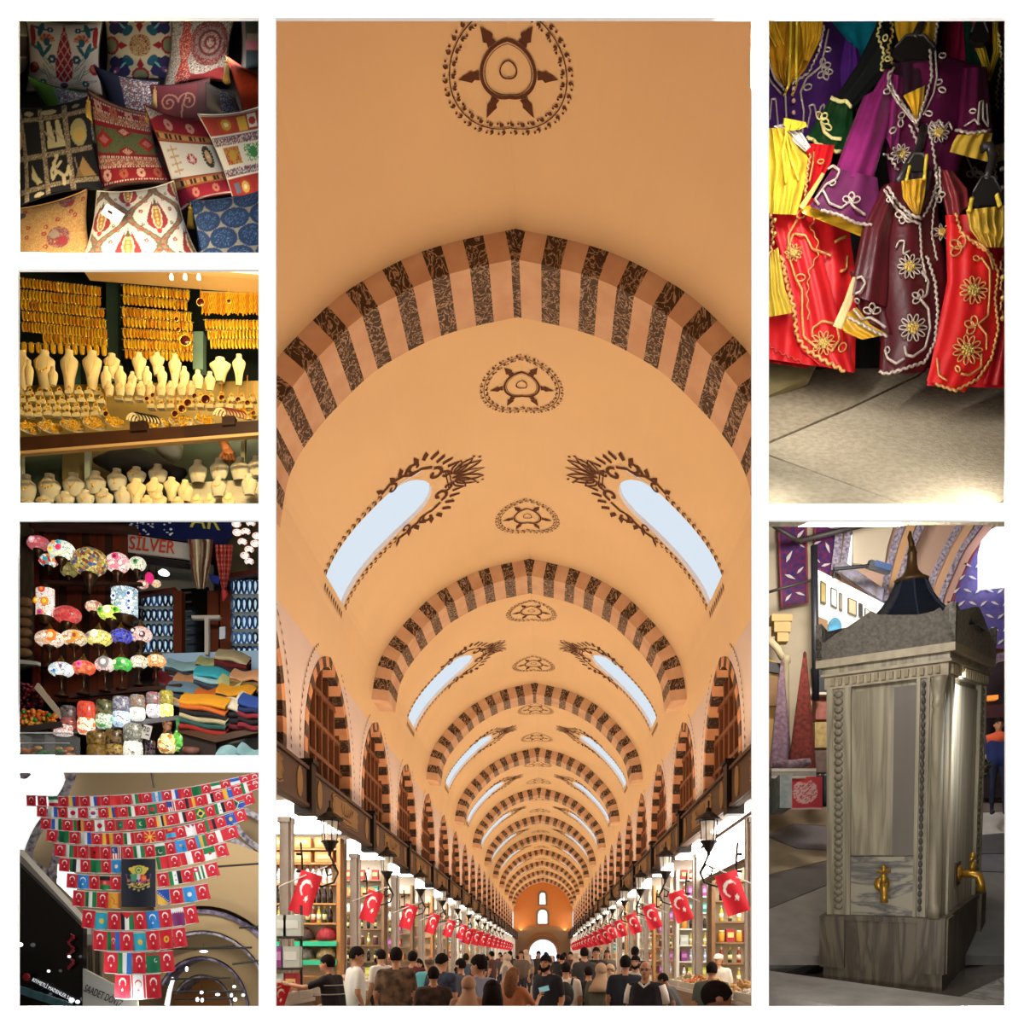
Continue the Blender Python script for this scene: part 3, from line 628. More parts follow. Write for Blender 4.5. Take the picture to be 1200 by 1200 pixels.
for g in (-1, 1):
    for k in range(0, 12):
        yj = YJ[k+1]-.12                    # shelves on the party wall, facing the street's near end
        xa, xb = sorted((HX+g*3.62, HX+g*5.0))
        if g < 0 and k == 1:
            shelf_unit(g, xa, xb, yj-.2, [.4, .9, 1.2, 1.52, 1.88, 2.22, 2.6, 2.98, 3.38, 3.66], 3.88, 'tall orange wooden shelving full of bottles and crates')
            fill_row(xa+.05, xb-.05, yj-.25, 3.68, ['wood_box'], .42, 1.0); fill_row(xa+.05, xb-.05, yj-.25, 3.40, ['wood_box'], .42, 1.0)
            fill_row(xa+.05, xb-.05, yj-.25, 3.0, ['white_bottle'], .11, 1.15); fill_row(xa+.05, xb-.05, yj-.25, 2.62, ['black_bottle'], .11, 1.1)
            fill_row(xa+.05, xb-.05, yj-.25, 2.24, ['red_bottle', 'yellow_bottle', 'green_bottle', 'black_bottle', 'red_bottle', 'blue_bottle', 'green_bottle'], .11, 1.1)
            for i, (z, cs) in enumerate(((1.9, ('#b08a5a', '#4a2a1e', '#b0202e')), (1.54, ('#a5764e', '#8a8078', '#b59a6a')))):
                for j, c in enumerate(cs):
                    b = MB(); x = xa+.25+j*.44; b.lathe([(.2, 0), (.21, .06), (.17, .17), (.08, .24), (.01, .26)], 12); b.ball((0, 0, .02), (.21, .17, .03))
                    tag(b.build('fruit_heap', mat(c, .6, var=.5, scale=30, bump=.8, bscale=40), loc=(x, yj-.25, z), smooth=True), 'heaped %s on a green shelf tray' % ('nuts', 'dark dried figs', 'red dried berries', 'mixed nuts', 'grey seeds', 'tan almonds')[i*3+j], 'heap')
                b = MB(); b.box((0, 0, -.04), (1.36, .06, .09)); b.box((0, .1, -.01), (1.36, .2, .02)); tag(b.build('green_tray', mat('#2fc79a', .35), loc=((xa+xb)/2, yj-.46, z-.03)), ('turquoise plastic shelf edge below the red berries', 'turquoise plastic shelf edge below the grey seeds')[i], 'tray')
            continue
        zs = [.5, 1.05, 1.45, 1.85, 2.25, 2.65, 3.05, 3.45]; wd = rnd.choice([pale_wood, mat('#e9e4da', .6), mat('#8a6a4c', .6)])
        if g > 0 and k == 1: wd = mat('#8f6a44', .6, var=.2, scale=8)
        shelf_unit(g, xa, xb, yj-.2, zs, 3.7, 'open shop shelving crowded with jars and cartons', wd)
        kinds = list(KIND); step = .17 if k < 3 else (.26 if k < 6 else .4)
        for z in zs[1 if k < 4 else 2:-1 if k > 2 else None]:
            ks = rnd.sample(kinds, 2)
            if g > 0 and k == 1: ks = {3.05: ['white_bottle', 'black_bottle'], 2.65: ['black_bottle'], 2.25: ['yellow_bottle', 'green_bottle'], 1.85: ['gold_jar', 'red_box']}.get(z, ks)
            if k == 0 and z > 2.4: continue
            fill_row(xa+.08, xb-.08, yj-.25, z+.02, ks, step, 1.0 if k < 6 else 1.3)
# the light box over the shop beside the bald man
b = MB(); b.box((0, 0, 0), (.12, 4.0, .6)); b.box((0, 0, .33), (.16, 4.1, .06), 1); b.box((0, 0, -.33), (.16, 4.1, .06), 1)
tag(b.build('light_box', [white_light, mat('#6a5546', .5)], loc=(HX+3.52, YJ[1]+2.3, 3.4)), 'long blank white light box under the shop fascia', 'light box')
# rack of gift cartons by the first post, counters of dried fruit
t = thing('gift_rack', 'dark display rack of purple and lime cartons by the white post', 'rack', (HX-3.3, 11.75, 0))
for z in (1.05, 1.42, 1.85): b = MB(); b.box((0, 0, z), (.6, .3, .03)); b.build('shelf_board', mat('#2a211d', .6), t)
for e in (-.29, .29): b = MB(); b.box((e, .1, 1.15), (.03, .03, 2.3)); b.build('upright', mat('#2a211d', .6), t)
for i, (kd, dx, z) in enumerate((('purple_box', -.2, 1.07), ('grey_box', 0.0, 1.07), ('red_box', .2, 1.07), ('purple_box', -.2, 1.44), ('purple_box', 0, 1.44), ('grey_box', .2, 1.44), ('green_box', -.2, 1.87), ('grey_box', .02, 1.87), ('grey_box', .22, 1.87))): put_goods(kd, (HX-3.3+dx, 11.72, z), 0, 1.2)
def counter(g, y0, y1, labels, seed):
    x0, x1 = HX+g*2.75, HX+g*3.3; xm = (x0+x1)/2
    t = thing('market_counter', 'low stall counter in front of the shops', 'counter', (xm, (y0+y1)/2, 0), group='stall counters')
    b = MB(); b.box((0, 0, .5), (.55, y1-y0, 1.0)); b.build('body', mat('#8a6a4a', .6), t); b = MB(); b.box((0, 0, 1.02), (.6, y1-y0+.04, .05)); b.build('counter_top', mat('#d8d0c2', .4), t)
    n = len(labels)
    for i, (lab, c) in enumerate(labels):
        y = y0+(y1-y0)*(i+.5)/n; w = (y1-y0)/n; b = MB()
        for e in (-1, 1): b.box((e*.27, 0, .05), (.02, w*.9, .1)); b.box((0, e*w*.45, .05), (.54, .02, .1))
        h = thing('fruit_tray', lab, 'tray', (xm, y, 1.05)); b.build('tray_rim', mat('#cfc8ba', .4), h)
        rr = random.Random(seed+i); hb = MB()
        for q in range(90):
            u, v = rr.uniform(-.25, .25), rr.uniform(-.43, .43)*w; z = .05+.16*(1-abs(u)/.27)*(1-abs(v)/(w*.5))+rr.uniform(0, .03); hb.ball((u, v, z), (.035*rr.uniform(.8, 1.3), .04, .025), n=6, k=4, rot=(rr.random()*2, 0, rr.random()*3))
        hp = hb.build('fruit_pieces', mat(c, .5, var=.4, scale=20), h, smooth=True); hp['kind'] = 'stuff'
    return t
counter(-1, 8.9, 11.5, [('tray of dark red dried fruit by the flag', '#7d2418'), ('tray of pale orange dried apricots', '#d9963c'), ('tray of pink sugared sweets beside the apricots', '#d98a74'), ('tray of mixed brown nuts near the clerk', '#8f5a34')], 1)
counter(-1, 12.9, 16.4, [('tray of white sugared almonds at lit stall', '#e9e0d0'), ('tray of rosy sweets at lit stall', '#dba890'), ('tray of cream coloured sweets at lit stall', '#efe0b8')], 5)
counter(1, 8.4, 12.0, [('tray of golden pastries near the bent man', '#d9a85a'), ('tray of whitish sweets near the bent man', '#e4d8c4'), ('tray of tan biscuits near the bent man', '#c99a5c')], 9)
counter(1, 12.9, 16.4, [('tray of yellow cheese blocks across from the maroon shirt', '#e0b866'), ('tray of orange spice across from the maroon shirt', '#c9702c'), ('tray of pale nuts across from the maroon shirt', '#cbb48c')], 13)
# ================================================================ PEOPLE
def capsule(b, p, q, r0, r1, n=10):
    p, q = Vector(p), Vector(q); d = q-p; L = d.length or 1e-6; d = d/L; pts = []; rs = []
    for a in (-90, -60, -30, 0): pts.append(p+d*r0*math.sin(R(a))); rs.append(max(r0*math.cos(R(a)), .002))
    for a in (0, 30, 60, 90): pts.append(q+d*r1*math.sin(R(a))); rs.append(max(r1*math.cos(R(a)), .002))
    b.tube(pts, rs, n)
SKIN = '#c08a68'
def person(label, loc, yaw, h=1.74, top='#333333', pants='#2c2c34', skin=SKIN, hair='#1d1512', style='short', larm=None, rarm=None, lean=0, head=(0, 0), sleeve='short',
           top2=None, beard=False, fat=1.0, extra=None, vox=.026, hs=1.0):
    k = h/1.74; seg = []                     # segments: (p, q, r0, r1, zone)
    def add(p, q, r0, r1, z): seg.append((Vector(p)*k, Vector(q)*k, r0*k, r1*k, z))
    ln = Matrix.Rotation(R(-lean), 3, 'X')   # faces +y, leans forward
    up = lambda v: ln @ (Vector(v)-Vector((0, 0, .95)))+Vector((0, 0, .95))
    for e in (-1, 1):
        add((e*.10, 0, .92), (e*.105, .015, .50), .10*fat, .062, 'p'); add((e*.105, .015, .50), (e*.105, -.02, .10), .06, .042, 'p'); add((e*.105, -.03, .045), (e*.115, .15, .035), .045, .038, 's')
        add(up((e*.06, 0, .98)), up((e*.08*fat, 0, 1.18)), .13*fat, .125*fat, 't'); add(up((e*.08*fat, 0, 1.18)), up((e*.11, .0, 1.34)), .125*fat, .105, 't'); add(up((e*.05, 0, 1.40)), up((e*.185, -.01, 1.405)), .075, .065, 't')
    add(up((0, 0, 1.0)), up((0, .005, 1.37)), .125*fat, .10, 't'); add(up((0, 0, 1.40)), up((0, .015, 1.52)), .058, .056, 'k')
    arms = {}
    for e, a in ((-1, larm), (1, rarm)):
        sh = up((e*.20, -.01, 1.40)); el, ha = (a if a else ((e*.25, -.04, 1.13), (e*.25, .06, .89))); el, ha = up(el), up(ha)
        mid = sh.lerp(el, .75); add(sh, mid, .058, .052, 't'); add(mid, el, .044, .04, 't' if sleeve == 'long' else 'k'); wr = el.lerp(ha, .92); add(el, wr, .04, .028, 't' if sleeve == 'long' else 'k')
        d = (ha-el).normalized(); arms[e] = (wr*k, d); add(wr, wr+d*.075, .032, .036, 'k')
    b = MB()
    for p, q, r0, r1, z in seg: capsule(b, p, q, r0, r1)
    hc = up((0, .03, 1.62)); tilt, turn = head
    HM = Matrix.Translation(hc*k) @ (ln.to_4x4()) @ Matrix.Rotation(R(turn), 4, 'Z') @ Matrix.Rotation(R(-tilt), 4, 'X') @ Matrix.Scale(k*hs, 4)
    hb = MB(); hb.ball((0, -.012, .02), (.078, .095, .10)); hb.ball((0, .025, -.045), (.058, .068, .075)); hb.ball((0, .10, -.02), (.014, .022, .024), n=8, k=6)
    for e in (-1, 1): hb.ball((e*.08, -.005, -.01), (.014, .022, .032), n=8, k=6)
    hb.tube([(0, .075, -.065), (0, .085, -.085), (0, .07, -.105)], [.02, .026, .02], 8)
    b.add([HM @ Vector(v) for v in hb.v], hb.f)
    me0 = b.mesh('body_raw', []); o0 = bpy.data.objects.new('tmp', me0); COLL.objects.link(o0)
    m = o0.modifiers.new('r', 'REMESH'); m.mode = 'VOXEL'; m.voxel_size = vox*k; m2 = o0.modifiers.new('s', 'SMOOTH'); m2.iterations = 3; m2.factor = .5
    dg = bpy.context.evaluated_depsgraph_get(); me = bpy.data.meshes.new_from_object(o0.evaluated_get(dg)); bpy.data.objects.remove(o0); bpy.data.meshes.remove(me0)
    me.name = 'person'
    n = len(me.polygons); C = np.empty(n*3); me.polygons.foreach_get('center', C); C = C.reshape(-1, 3); best = np.full(n, 9.0); zone = np.zeros(n, int); Z = {'k': 0, 't': 1, 'p': 2, 's': 3}
    for p, q, r0, r1, z in seg:
        p, q = np.array(p), np.array(q); d = q-p; t = np.clip(((C-p) @ d)/max(d @ d, 1e-9), 0, 1); dist = np.linalg.norm(C-p-t[:, None]*d, axis=1)-(r0+(r1-r0)*t); u = dist < best; best[u] = dist[u]; zone[u] = Z[z]
    zone[C[:, 2] > (hc.z-.11)*k if lean < 30 else np.linalg.norm(C-np.array(hc)*k, axis=1) < .15*k] = 0
    mats = [mat(skin, .55), top if not isinstance(top, str) else mat(top, .85), mat(pants, .8), mat('#2a221e', .6)]
    # hands with five fingers, joined to the wrists
    vs = [tuple(v.co) for v in me.vertices]; fs = [tuple(p.vertices) for p in me.polygons]; fb = MB(); fb.v = vs; fb.f = fs; fb.m = list(zone)
    for e, (wr, d) in arms.items():
        side = d.cross(Vector((0, 1, .3))).normalized() if abs(d.y) < .9 else Vector((1, 0, 0)); curl = d.cross(side).normalized()
        if curl.y < 0: curl = -curl
        for i, ln_ in enumerate((.062, .075, .07, .052)):
            a = wr+d*.095*k+side*(i-1.5)*.019*k; fb.tube([a-d*.02*k, a+d*ln_*.5*k, a+(d*ln_+curl*.02)*k, a+(d*ln_*1.2+curl*.045)*k], [.0095*k, .009*k, .0085*k, .006*k], 6, 0)
        a = wr+d*.03*k-side*e*.03*k; fb.tube([a, a+(d*.03-side*e*.03)*k, a+(d*.06-side*e*.035+curl*.015)*k], [.012*k, .0105*k, .007*k], 6, 0)
    t = fb.build('person', mats, None, smooth=True); t.location = loc; t.rotation_euler = (0, 0, yaw); bpy.data.meshes.remove(me)
    tag(t, label, 'person')
    def onhead(name, mb, m_):
        mb.v = [tuple(HM @ Vector(v)) for v in mb.v]; return mb.build(name, m_, t, smooth=True)
    f = MB()
    for e in (-1, 1): f.ball((e*.032, .072, .012), (.012, .008, .009), n=8, k=6)
    onhead('eyes', f, mat('#20160f', .3))
    f = MB(); f.ball((0, .086, -.062), (.024, .008, .007), n=8, k=6); onhead('mouth', f, mat('#8a4a40', .5))
    hm = mat(hair, .85, var=.4, scale=60, spec=.15)
    if style in ('short', 'long', 'bald'):
        f = MB(); zc = {'short': .0, 'long': .0, 'bald': -.02}[style]
        def cap(u, v):
            a = 2*math.pi*u; th = math.pi*.70*v; fr = max(0, .25+math.sin(a)); th *= (1-.34*min(fr, 1)); r = Vector((.083*math.sin(th)*math.cos(a), -.012+.101*math.sin(th)*math.sin(a), .022+.106*math.cos(th)*(1 if th < 1.57 else 1.15))); return r
        if style == 'bald':
            def cap(u, v):
                a = math.pi+math.pi*u; th = math.pi*(.38+.25*v); return Vector((.085*math.sin(th)*math.cos(a), -.012+.103*math.sin(th)*math.sin(a), .02+.104*math.cos(th)))
        f.grid(cap, 24, 10); onhead('hair', f, hm)
        if style == 'long':
            f = MB(); f.tube([(0, -.05, .06), (0, -.075, -.05), (0, -.085, -.16), (0, -.08, -.27), (0, -.075, -.33)], [.075, .095, .10, .085, .04], 12); onhead('long_hair', f, hm)
    if style == 'scarf':
        f = MB()
        def sc(u, v):
            a = 2*math.pi*u; th = math.pi*(.02+.6*v); fr = max(0, math.sin(a))**2; th *= (1-.32*fr); return Vector((.10*math.sin(th)*math.cos(a), -.012+.118*math.sin(th)*math.sin(a), .02+.122*math.cos(th)))
        f.grid(sc, 24, 10); f.tube([(0, .0, -.02), (0, -.01, -.10), (0, -.02, -.17), (0, -.03, -.27), (0, -.04, -.36)], [.085, .095, .135, .19, .215], 16); onhead('headscarf', f, mat(hair, .8))
    if style == 'cap':
        f = MB(); f.ball((0, -.01, .05), (.092, .108, .075)); f.ball((0, .10, .03), (.06, .06, .012)); onhead('cap', f, mat(hair, .8))
    if beard:
        f = MB(); f.tube([(-.068, .03, -.03), (-.058, .065, -.07), (0, .085, -.10), (.058, .065, -.07), (.068, .03, -.03)], [.016, .024, .03, .024, .016], 8); onhead('beard', f, hm)
    if extra: extra(t, k, up, onhead)
    return t
def at_px(px, py, d): return P(px, py, d)
def stand(px, d): return ((px-640)/1000*d, d, 0)
def hgt(py_top, d): return EZ+(1120-py_top)/1000*d      # body height from the level of the crown
FC, BK, LF, RT = R(180), 0, R(90), R(-90)
def glasses(t, k, up, onhead):
    f = MB()
    for e in (-1, 1): f.tube([(e*.034+.022*math.cos(a), .092, .01+.016*math.sin(a)) for a in np.linspace(0, 2*math.pi, 11)[:-1]], .0035, 5, closed=True); f.tube([(e*.056, .09, .012), (e*.085, .0, .01)], .0035, 5)
    f.tube([(-.012, .095, .012), (.012, .095, .012)], .003, 5); onhead('glasses', f, mat('#2a2420', .4))
def pack(t, k, up, onhead):
    b = MB(); b.ball((0, -.2*k, 1.2*k), (.15*k, .09*k, .22*k), n=14, k=10); b.ball((0, -.27*k, 1.1*k), (.11*k, .05*k, .11*k)); b.build('backpack', mat('#191817', .7), t, smooth=True)
    b = MB()
    for e in (-1, 1): b.tube([(e*.1*k, -.14*k, 1.34*k), (e*.12*k, -.06*k, 1.47*k), (e*.13*k, .09*k, 1.42*k), (e*.12*k, .13*k, 1.25*k)], .02*k, 6)
    b.build('shoulder_strap', mat('#191817', .7), t, smooth=True)
def sleeves(t, k, up, onhead):
    for e in (-1, 1): b = MB(); b.tube([up((e*.19, -.01, 1.42))*k, up((e*.225, -.02, 1.30))*k, up((e*.24, -.03, 1.18))*k], [.066*k, .07*k, .072*k], 12); b.build('sleeve', mat('#ece8e2', .8), t, smooth=True)
    b = MB(); b.tube([up((-.07, .09, 1.46))*k, up((0, .125, 1.40))*k, up((.07, .09, 1.46))*k], .016*k, 6); b.build('collar', mat('#ece8e2', .8), t)
def stripes(t, k, up, onhead):
    for z in (1.33, 1.21): b = MB(); b.tube([(up((0, .0, z))+Vector((.215*math.cos(a), .135*math.sin(a), 0)))*k for a in np.linspace(0, 2*math.pi, 25)[:-1]], .007*k, 5, closed=True); b.build('shirt_stripe', mat('#c9c2b8', .8), t)
def phone(t, k, up, onhead): pass
plaid = mat('#31415c', .85, hex2='#12161f', scale=14); camo = mat('#7a5f45', .85, hex2='#2e2218', scale=9); brownp = mat('#4a3a2c', .85, hex2='#241a14', scale=12)
PPL = []
def pp(lab, px, pytop, d, yaw, **kw):
    t = person(lab, stand(px, d), yaw, hgt(pytop, d)/1.045, **kw); PPL.append(t); return t
pp('man in black striped polo reaching towards the gift cartons', 393, 1111, 10.6, R(75), top='#17151a', extra=stripes, larm=((-.30, .22, 1.33), (-.28, .50, 1.42)), rarm=((.26, .05, 1.13), (.22, .3, 1.08)), head=(-5, 10), lean=8)
pp('man in white shirt with dark hair beside the black polo', 416, 1103, 11.4, R(-60), top='#e3e3da', head=(12, -20), hs=1.05)
pp('bearded man in white shirt at the lit sweets stall', 447, 1107, 14.2, R(50), top='#eeeae4', beard=True, skin='#c99a76')
pp('man in brown patterned shirt seen from behind', 464, 1103, 10.8, R(4), top=camo, fat=1.08, pants='#6a7688')
pp('man in maroon shirt next to the brown patterned shirt', 483, 1109, 14.0, R(-15), top='#5a1620', pants='#6f6c72')
pp('person in dark top with face turned back by the maroon shirt', 491, 1119, 16, R(160), top='#3a2c2a', style='long')
pp('person in turquoise shirt behind the plaid shirt', 503, 1115, 13.6, R(-10), top='#5fb4bd', hair='#7a6a5a', style='bald')
pp('man in dark plaid shirt with head turned aside', 517, 1111, 11.6, R(-25), top=plaid, head=(15, -35))
pp('person in brown speckled shirt before the plaid shirt', 508, 1126, 10.0, R(10), top=brownp, style='short')
pp('man in grey shirt looking over the crowd', 541, 1118, 13.2, R(60), top='#4a4a52', beard=True)
pp('person in pale brown headscarf and robe', 549, 1138, 9.1, R(-5), top='#a87f62', style='scarf', hair='#b08a6c', sleeve='long', fat=1.2)
pp('man in grey blue shirt beside the pale headscarf', 562, 1113, 9.9, R(38), top='#8088a0', head=(5, 35), hs=1.12, fat=1.1)
pp('person with long dark hair in front of the blue shirt', 577, 1145, 7.9, R(5), top='#241a1a', style='long', hair='#1a1110', hs=1.35)
t = pp('woman with long light brown hair holding up a phone', 601, 1127, 10.2, R(-35), top='#b9744e', style='long', hair='#8a5f40', rarm=((.26, .18, 1.18), (.16, .42, 1.30)), pants='#171517')
pp('bearded man in navy shirt in front of the gateway', 641, 1112, 11.0, R(140), top='#15161f', beard=True, head=(0, 20), fat=1.1)
pp('person in white shirt carrying a black backpack', 663, 1122, 12.4, R(-5), top='#e6ddd0', extra=pack)
pp('person in black shirt by the white backpack shirt', 690, 1127, 12.8, R(8), top='#17161a', fat=1.05)
pp('woman in grey green coat with beige headscarf', 704, 1124, 12.2, R(-20), top='#59594a', style='scarf', hair='#b39274', sleeve='long')
pp('woman in beige headscarf facing the street', 715, 1126, 14.6, R(170), top='#6e5c50', style='scarf', hair='#c2a184', sleeve='long')
pp('man in dark navy polo seen from behind', 733, 1113, 11.2, R(-6), top='#171c2c', fat=1.08)
pp('man with moustache looking past the navy polo', 745, 1114, 13.4, R(165), top='#c9c4bc', beard=True)
pp('bald man with glasses in navy polo with white sleeves', 757, 1119, 9.9, R(160), top='#14161f', style='bald', hair='#8a7a6c', extra=lambda *a: (glasses(*a), sleeves(*a)), fat=1.15)
pp('man in grey green tee shirt behind the stall', 834, 1121, 10.7, R(-15), top='#565e58', head=(10, 0))
pp('person in white cap at the shop shelves', 842, 1113, 15.7, R(150), top='#d8cfc2', style='cap', hair='#efe9de')
pp('dark haired man bending over his work at the stall', 796, 1131, 12.6, R(65), top='#43413f', lean=25, skin='#8f5f44')
pp('bearded man bending his head close by the edge', 866, 1135, 5.0, R(80), top='#7d5a4c', head=(40, 0), beard=True, hs=1.06, lean=10, skin='#a8745a', vox=.018)
b = MB(); b.box((0, 0, 0), (.07, .01, .14), 0, (0, R(75), 0)); b.box((0, -.007, 0), (.062, .003, .125), 1, (0, R(75), 0)); tag(b.build('mobile_phone', [mat('#16161a', .3), mat('#8cc4d0', .3, emit=.4)], loc=P(637.5, 1159, 10.45)), 'black mobile phone held up with a pale blue screen', 'phone')
# further crowd
cl = ['#20222b', '#6b5a4c', '#2f2b2a', '#8a8178', '#3c4a5a', '#54302c', '#c9beb0', '#1c1a1c']
proto = [person('small figure in the distant crowd of shoppers', (-20, 30, -9), 0, 1.7, top=cl[i], style=('short', 'long', 'short', 'scarf', 'short', 'short', 'scarf', 'short')[i], hair=('#1d1512', '#4a3222', '#1d1512', '#c0a890', '#2a211c', '#15100e', '#7d6a5c', '#1d1512')[i], vox=.04) for i in range(8)]
rr = random.Random(5); used = set(); n_ = 0
spots = [(p.location.x, p.location.y) for p in PPL]
for i in range(44):
    for _ in range(60):
        d = rr.uniform(15.5, 46); x = HX+rr.uniform(-2.2, 2.3)
        if all(math.hypot(x-a, d-c) > .62 for a, c in spots): break
    spots.append((x, d)); p = proto[i % 8]; q = p if i < 8 else clone(p)
    q.location = (x, d, 0); q.rotation_euler[2] = rr.choice([0, 0, .3, -.3, math.pi, 2.8, 1.2]); s_ = rr.uniform(.93, 1.06); q.scale = (s_,)*3
    tag(q, 'small figure in the distant crowd of shoppers', 'person', 'distant crowd of shoppers')
# ================================================================ CUSHION STALL
casing('pillow', mat('#3a332e', .9), 5.3, mat('#16201c', .9))
area('stall_fill', P(160, 17.5, 3.62), P(165, 60, 4.7), .9, .06, .4, (1, .95, .88)); area('stall_fill', P(160, 17.5, 4.3), P(165, 130, 4.7), 1.0, .06, 3.6, (1, .95, .9))  # added strips behind the white wall brighten the cushions
fabric = mat_col(.85, bump=.35, bscale=260)
def cushion(label, q, d, cv, thick=.085, pinch=.06, back='#5a4a40', tassels=(), piping=None):
    ds = d if isinstance(d, (list, tuple)) else [d]*4
    c = [P(*q[i], ds[i]) for i in range(4)]          # TL TR BR BL
    base = (c[2]+c[3])/2; nrm = (CAM.location-(c[0]+c[1]+c[2]+c[3])/4).normalized()
    def surf(u, v, s):
        # pinched outline: edges bow inwards between the corners
        bu = u+pinch*(4*v*(1-v))*(.5-u)*2*abs(2*u-1)**1.2; bv = v+pinch*(4*u*(1-u))*(.5-v)*2*abs(2*v-1)**1.2
        p = c[3]*(1-bu)*(1-bv)+c[2]*bu*(1-bv)+c[1]*bu*bv+c[0]*(1-bu)*bv
        e = max(0, (1-abs(2*u-1)**2.4)*(1-abs(2*v-1)**2.4)); h = e**.55
        w = 1+.10*math.sin(9*u+3*v)*(1-e)+.05*math.sin(6*v+4*u*u)
        return p+nrm*(s*thick*h*w)-base
    t = thing('cushion', label, 'cushion', base)
    MB().grid(lambda u, v: surf(u, v, 1), cv.nu, cv.nv, colors=cv.cols()).build('cover_front', fabric, t, smooth=True)
    MB().grid(lambda u, v: surf(1-u, v, -1), 14, 14).build('cover_back', mat(back, .9), t, smooth=True)
    ed = [surf(i/20, 0, 0) for i in range(20)]+[surf(1, i/20, 0) for i in range(20)]+[surf(1-i/20, 1, 0) for i in range(20)]+[surf(0, 1-i/20, 0) for i in range(20)]
    MB().tube(ed, .004, 6, closed=True).build('piping', mat(piping or back, .8), t, smooth=True)
    for (u, v, col) in tassels:
        a = surf(u, v, 0)+nrm*.035; b = MB(); b.tube([a, a+Vector((0, 0, -.02))], .003, 6); b.ball(a+Vector((0, 0, -.03)), .011, n=8, k=6)
        b.lathe([(.008, -.035), (.013, -.05), (.015, -.09), (.02, -.125)], 10, c=a); b.build('tassel', mat(col, .7, var=.3, scale=120, wood=(1, 1, .05)), t, smooth=True)
    return trim(t, 'pillow')
def lattice(cv, poly_pts, base, line, n=9, w=.16):
    old = cv.C.copy(); cv.poly(poly_pts, base); m = (cv.C != old).any(axis=2)
    g = (abs(((cv.X+cv.Y*.55)*n) % 1-.5) < w/2) | (abs(((cv.X-cv.Y*.55)*n) % 1-.5) < w/2); cv.put(m & g, line); return cv
def leaf(cv, x, y, l, w, a, c): cv.disc(x+l/2*math.cos(a), y+l/2*math.sin(a), l/2, c, w/2, a)
def flower(cv, x, y, r, c, c2='#e8d8b0', n=6):
    for i in range(n): cv.disc(x+r*.6*math.cos(i*2*math.pi/n), y+r*.6*math.sin(i*2*math.pi/n), r*.42, c)
    cv.disc(x, y, r*.3, c2)
N_ = 92
def pat_cypress():
    c = Cv(N_, N_, '#d6ccc2')
    for s in (1, -1):
        X = lambda x: .5+s*(x-.5)
        A = lambda a: a if s > 0 else math.pi-a
        for (x, y, l, w, a) in ((.63, .30, .3, .05, .9), (.6, .18, .36, .045, .55), (.58, .1, .38, .04, .25), (.66, .12, .3, .05, 1.15)): leaf(c, X(x), y, l, w, A(a), '#7d8f7c'); leaf(c, X(x), y, l*.92, w*.45, A(a), '#d6ccc2')
        leaf(c, X(.78), .47, .24, .07, A(1.2), '#1f5b6d'); leaf(c, X(.78), .5, .2, .05, A(2.2), '#1f5b6d'); leaf(c, X(.80), .56, .2, .045, A(.5), '#2a6d7a')
        leaf(c, X(.84), .76, .22, .07, A(1.9), '#1f5b6d'); leaf(c, X(.72), .86, .2, .05, A(.2), '#1f5b6d')
        for k in range(9): a = R(10+k*20); leaf(c, X(.73), .7, .115, .04, A(a), '#b4503c' if k % 2 else '#c98a6a')
        c.disc(X(.73), .69, .045, '#1f5b6d', .06)
        flower(c, X(.66), .46, .06, '#1d4a68'); flower(c, X(.68), .87, .045, '#24507a'); flower(c, X(.78), .13, .05, '#1f6a72')
        c.disc(X(.92), .34, .075, '#a3262c'); c.disc(X(.91), .35, .045, '#c9685a'); leaf(c, X(.93), .62, .3, .08, A(1.6), '#a3262c')
    lattice(c, [(.5, .96), (.58, .62), (.62, .36), (.6, .2), (.54, .14), (.46, .14), (.4, .2), (.38, .36), (.42, .62)], '#8d1c34', '#cfa59a', 11, .14); c.disc(.5, .08, .05, '#5d4a7a'); return c
def pat_medal():
    c = Cv(N_, N_, '#d3c4a6')
    for sx in (1, -1):
        for sy in (1, -1):
            X, Y = (lambda x: .5+sx*x), (lambda y: .5+sy*y)
            for (x, y, r) in ((.26, .26, .1), (.34, .34, .11), (.22, .36, .08), (.37, .22, .08), (.3, .42, .07)): c.disc(X(x), Y(y), r, '#2b2a5c')
            c.disc(X(.17), Y(.2), .06, '#1f5d74', .09, sx*sy*.8); leaf(c, X(.2), Y(.22), .12, .03, math.atan2(sy, sx), '#7ec0bc'); c.disc(X(.34), Y(.33), .045, '#7c3f7c'); c.disc(X(.36), Y(.35), .018, '#e8d8c8')
    for k in range(4):
        a = k*math.pi/2; cx, cy = .5+.27*math.cos(a), .5+.27*math.sin(a)
        c.poly([(cx+.1*math.cos(a), cy+.1*math.sin(a)), (cx+.05*math.cos(a+1.7), cy+.05*math.sin(a+1.7)), (cx+.1*math.cos(a+math.pi), cy+.1*math.sin(a+math.pi)), (cx+.05*math.cos(a-1.7), cy+.05*math.sin(a-1.7))], '#9c1c30'); c.disc(.5+.42*math.cos(a), .5+.42*math.sin(a), .12, '#9c2c34'); c.disc(.5+.43*math.cos(a), .5+.43*math.sin(a), .09, '#7d8264')
    c.disc(.5, .5, .15, '#c4a878'); c.speckle('#8a3d30', .35, 3, (c.X-.5)**2+(c.Y-.5)**2 < .0225); return c
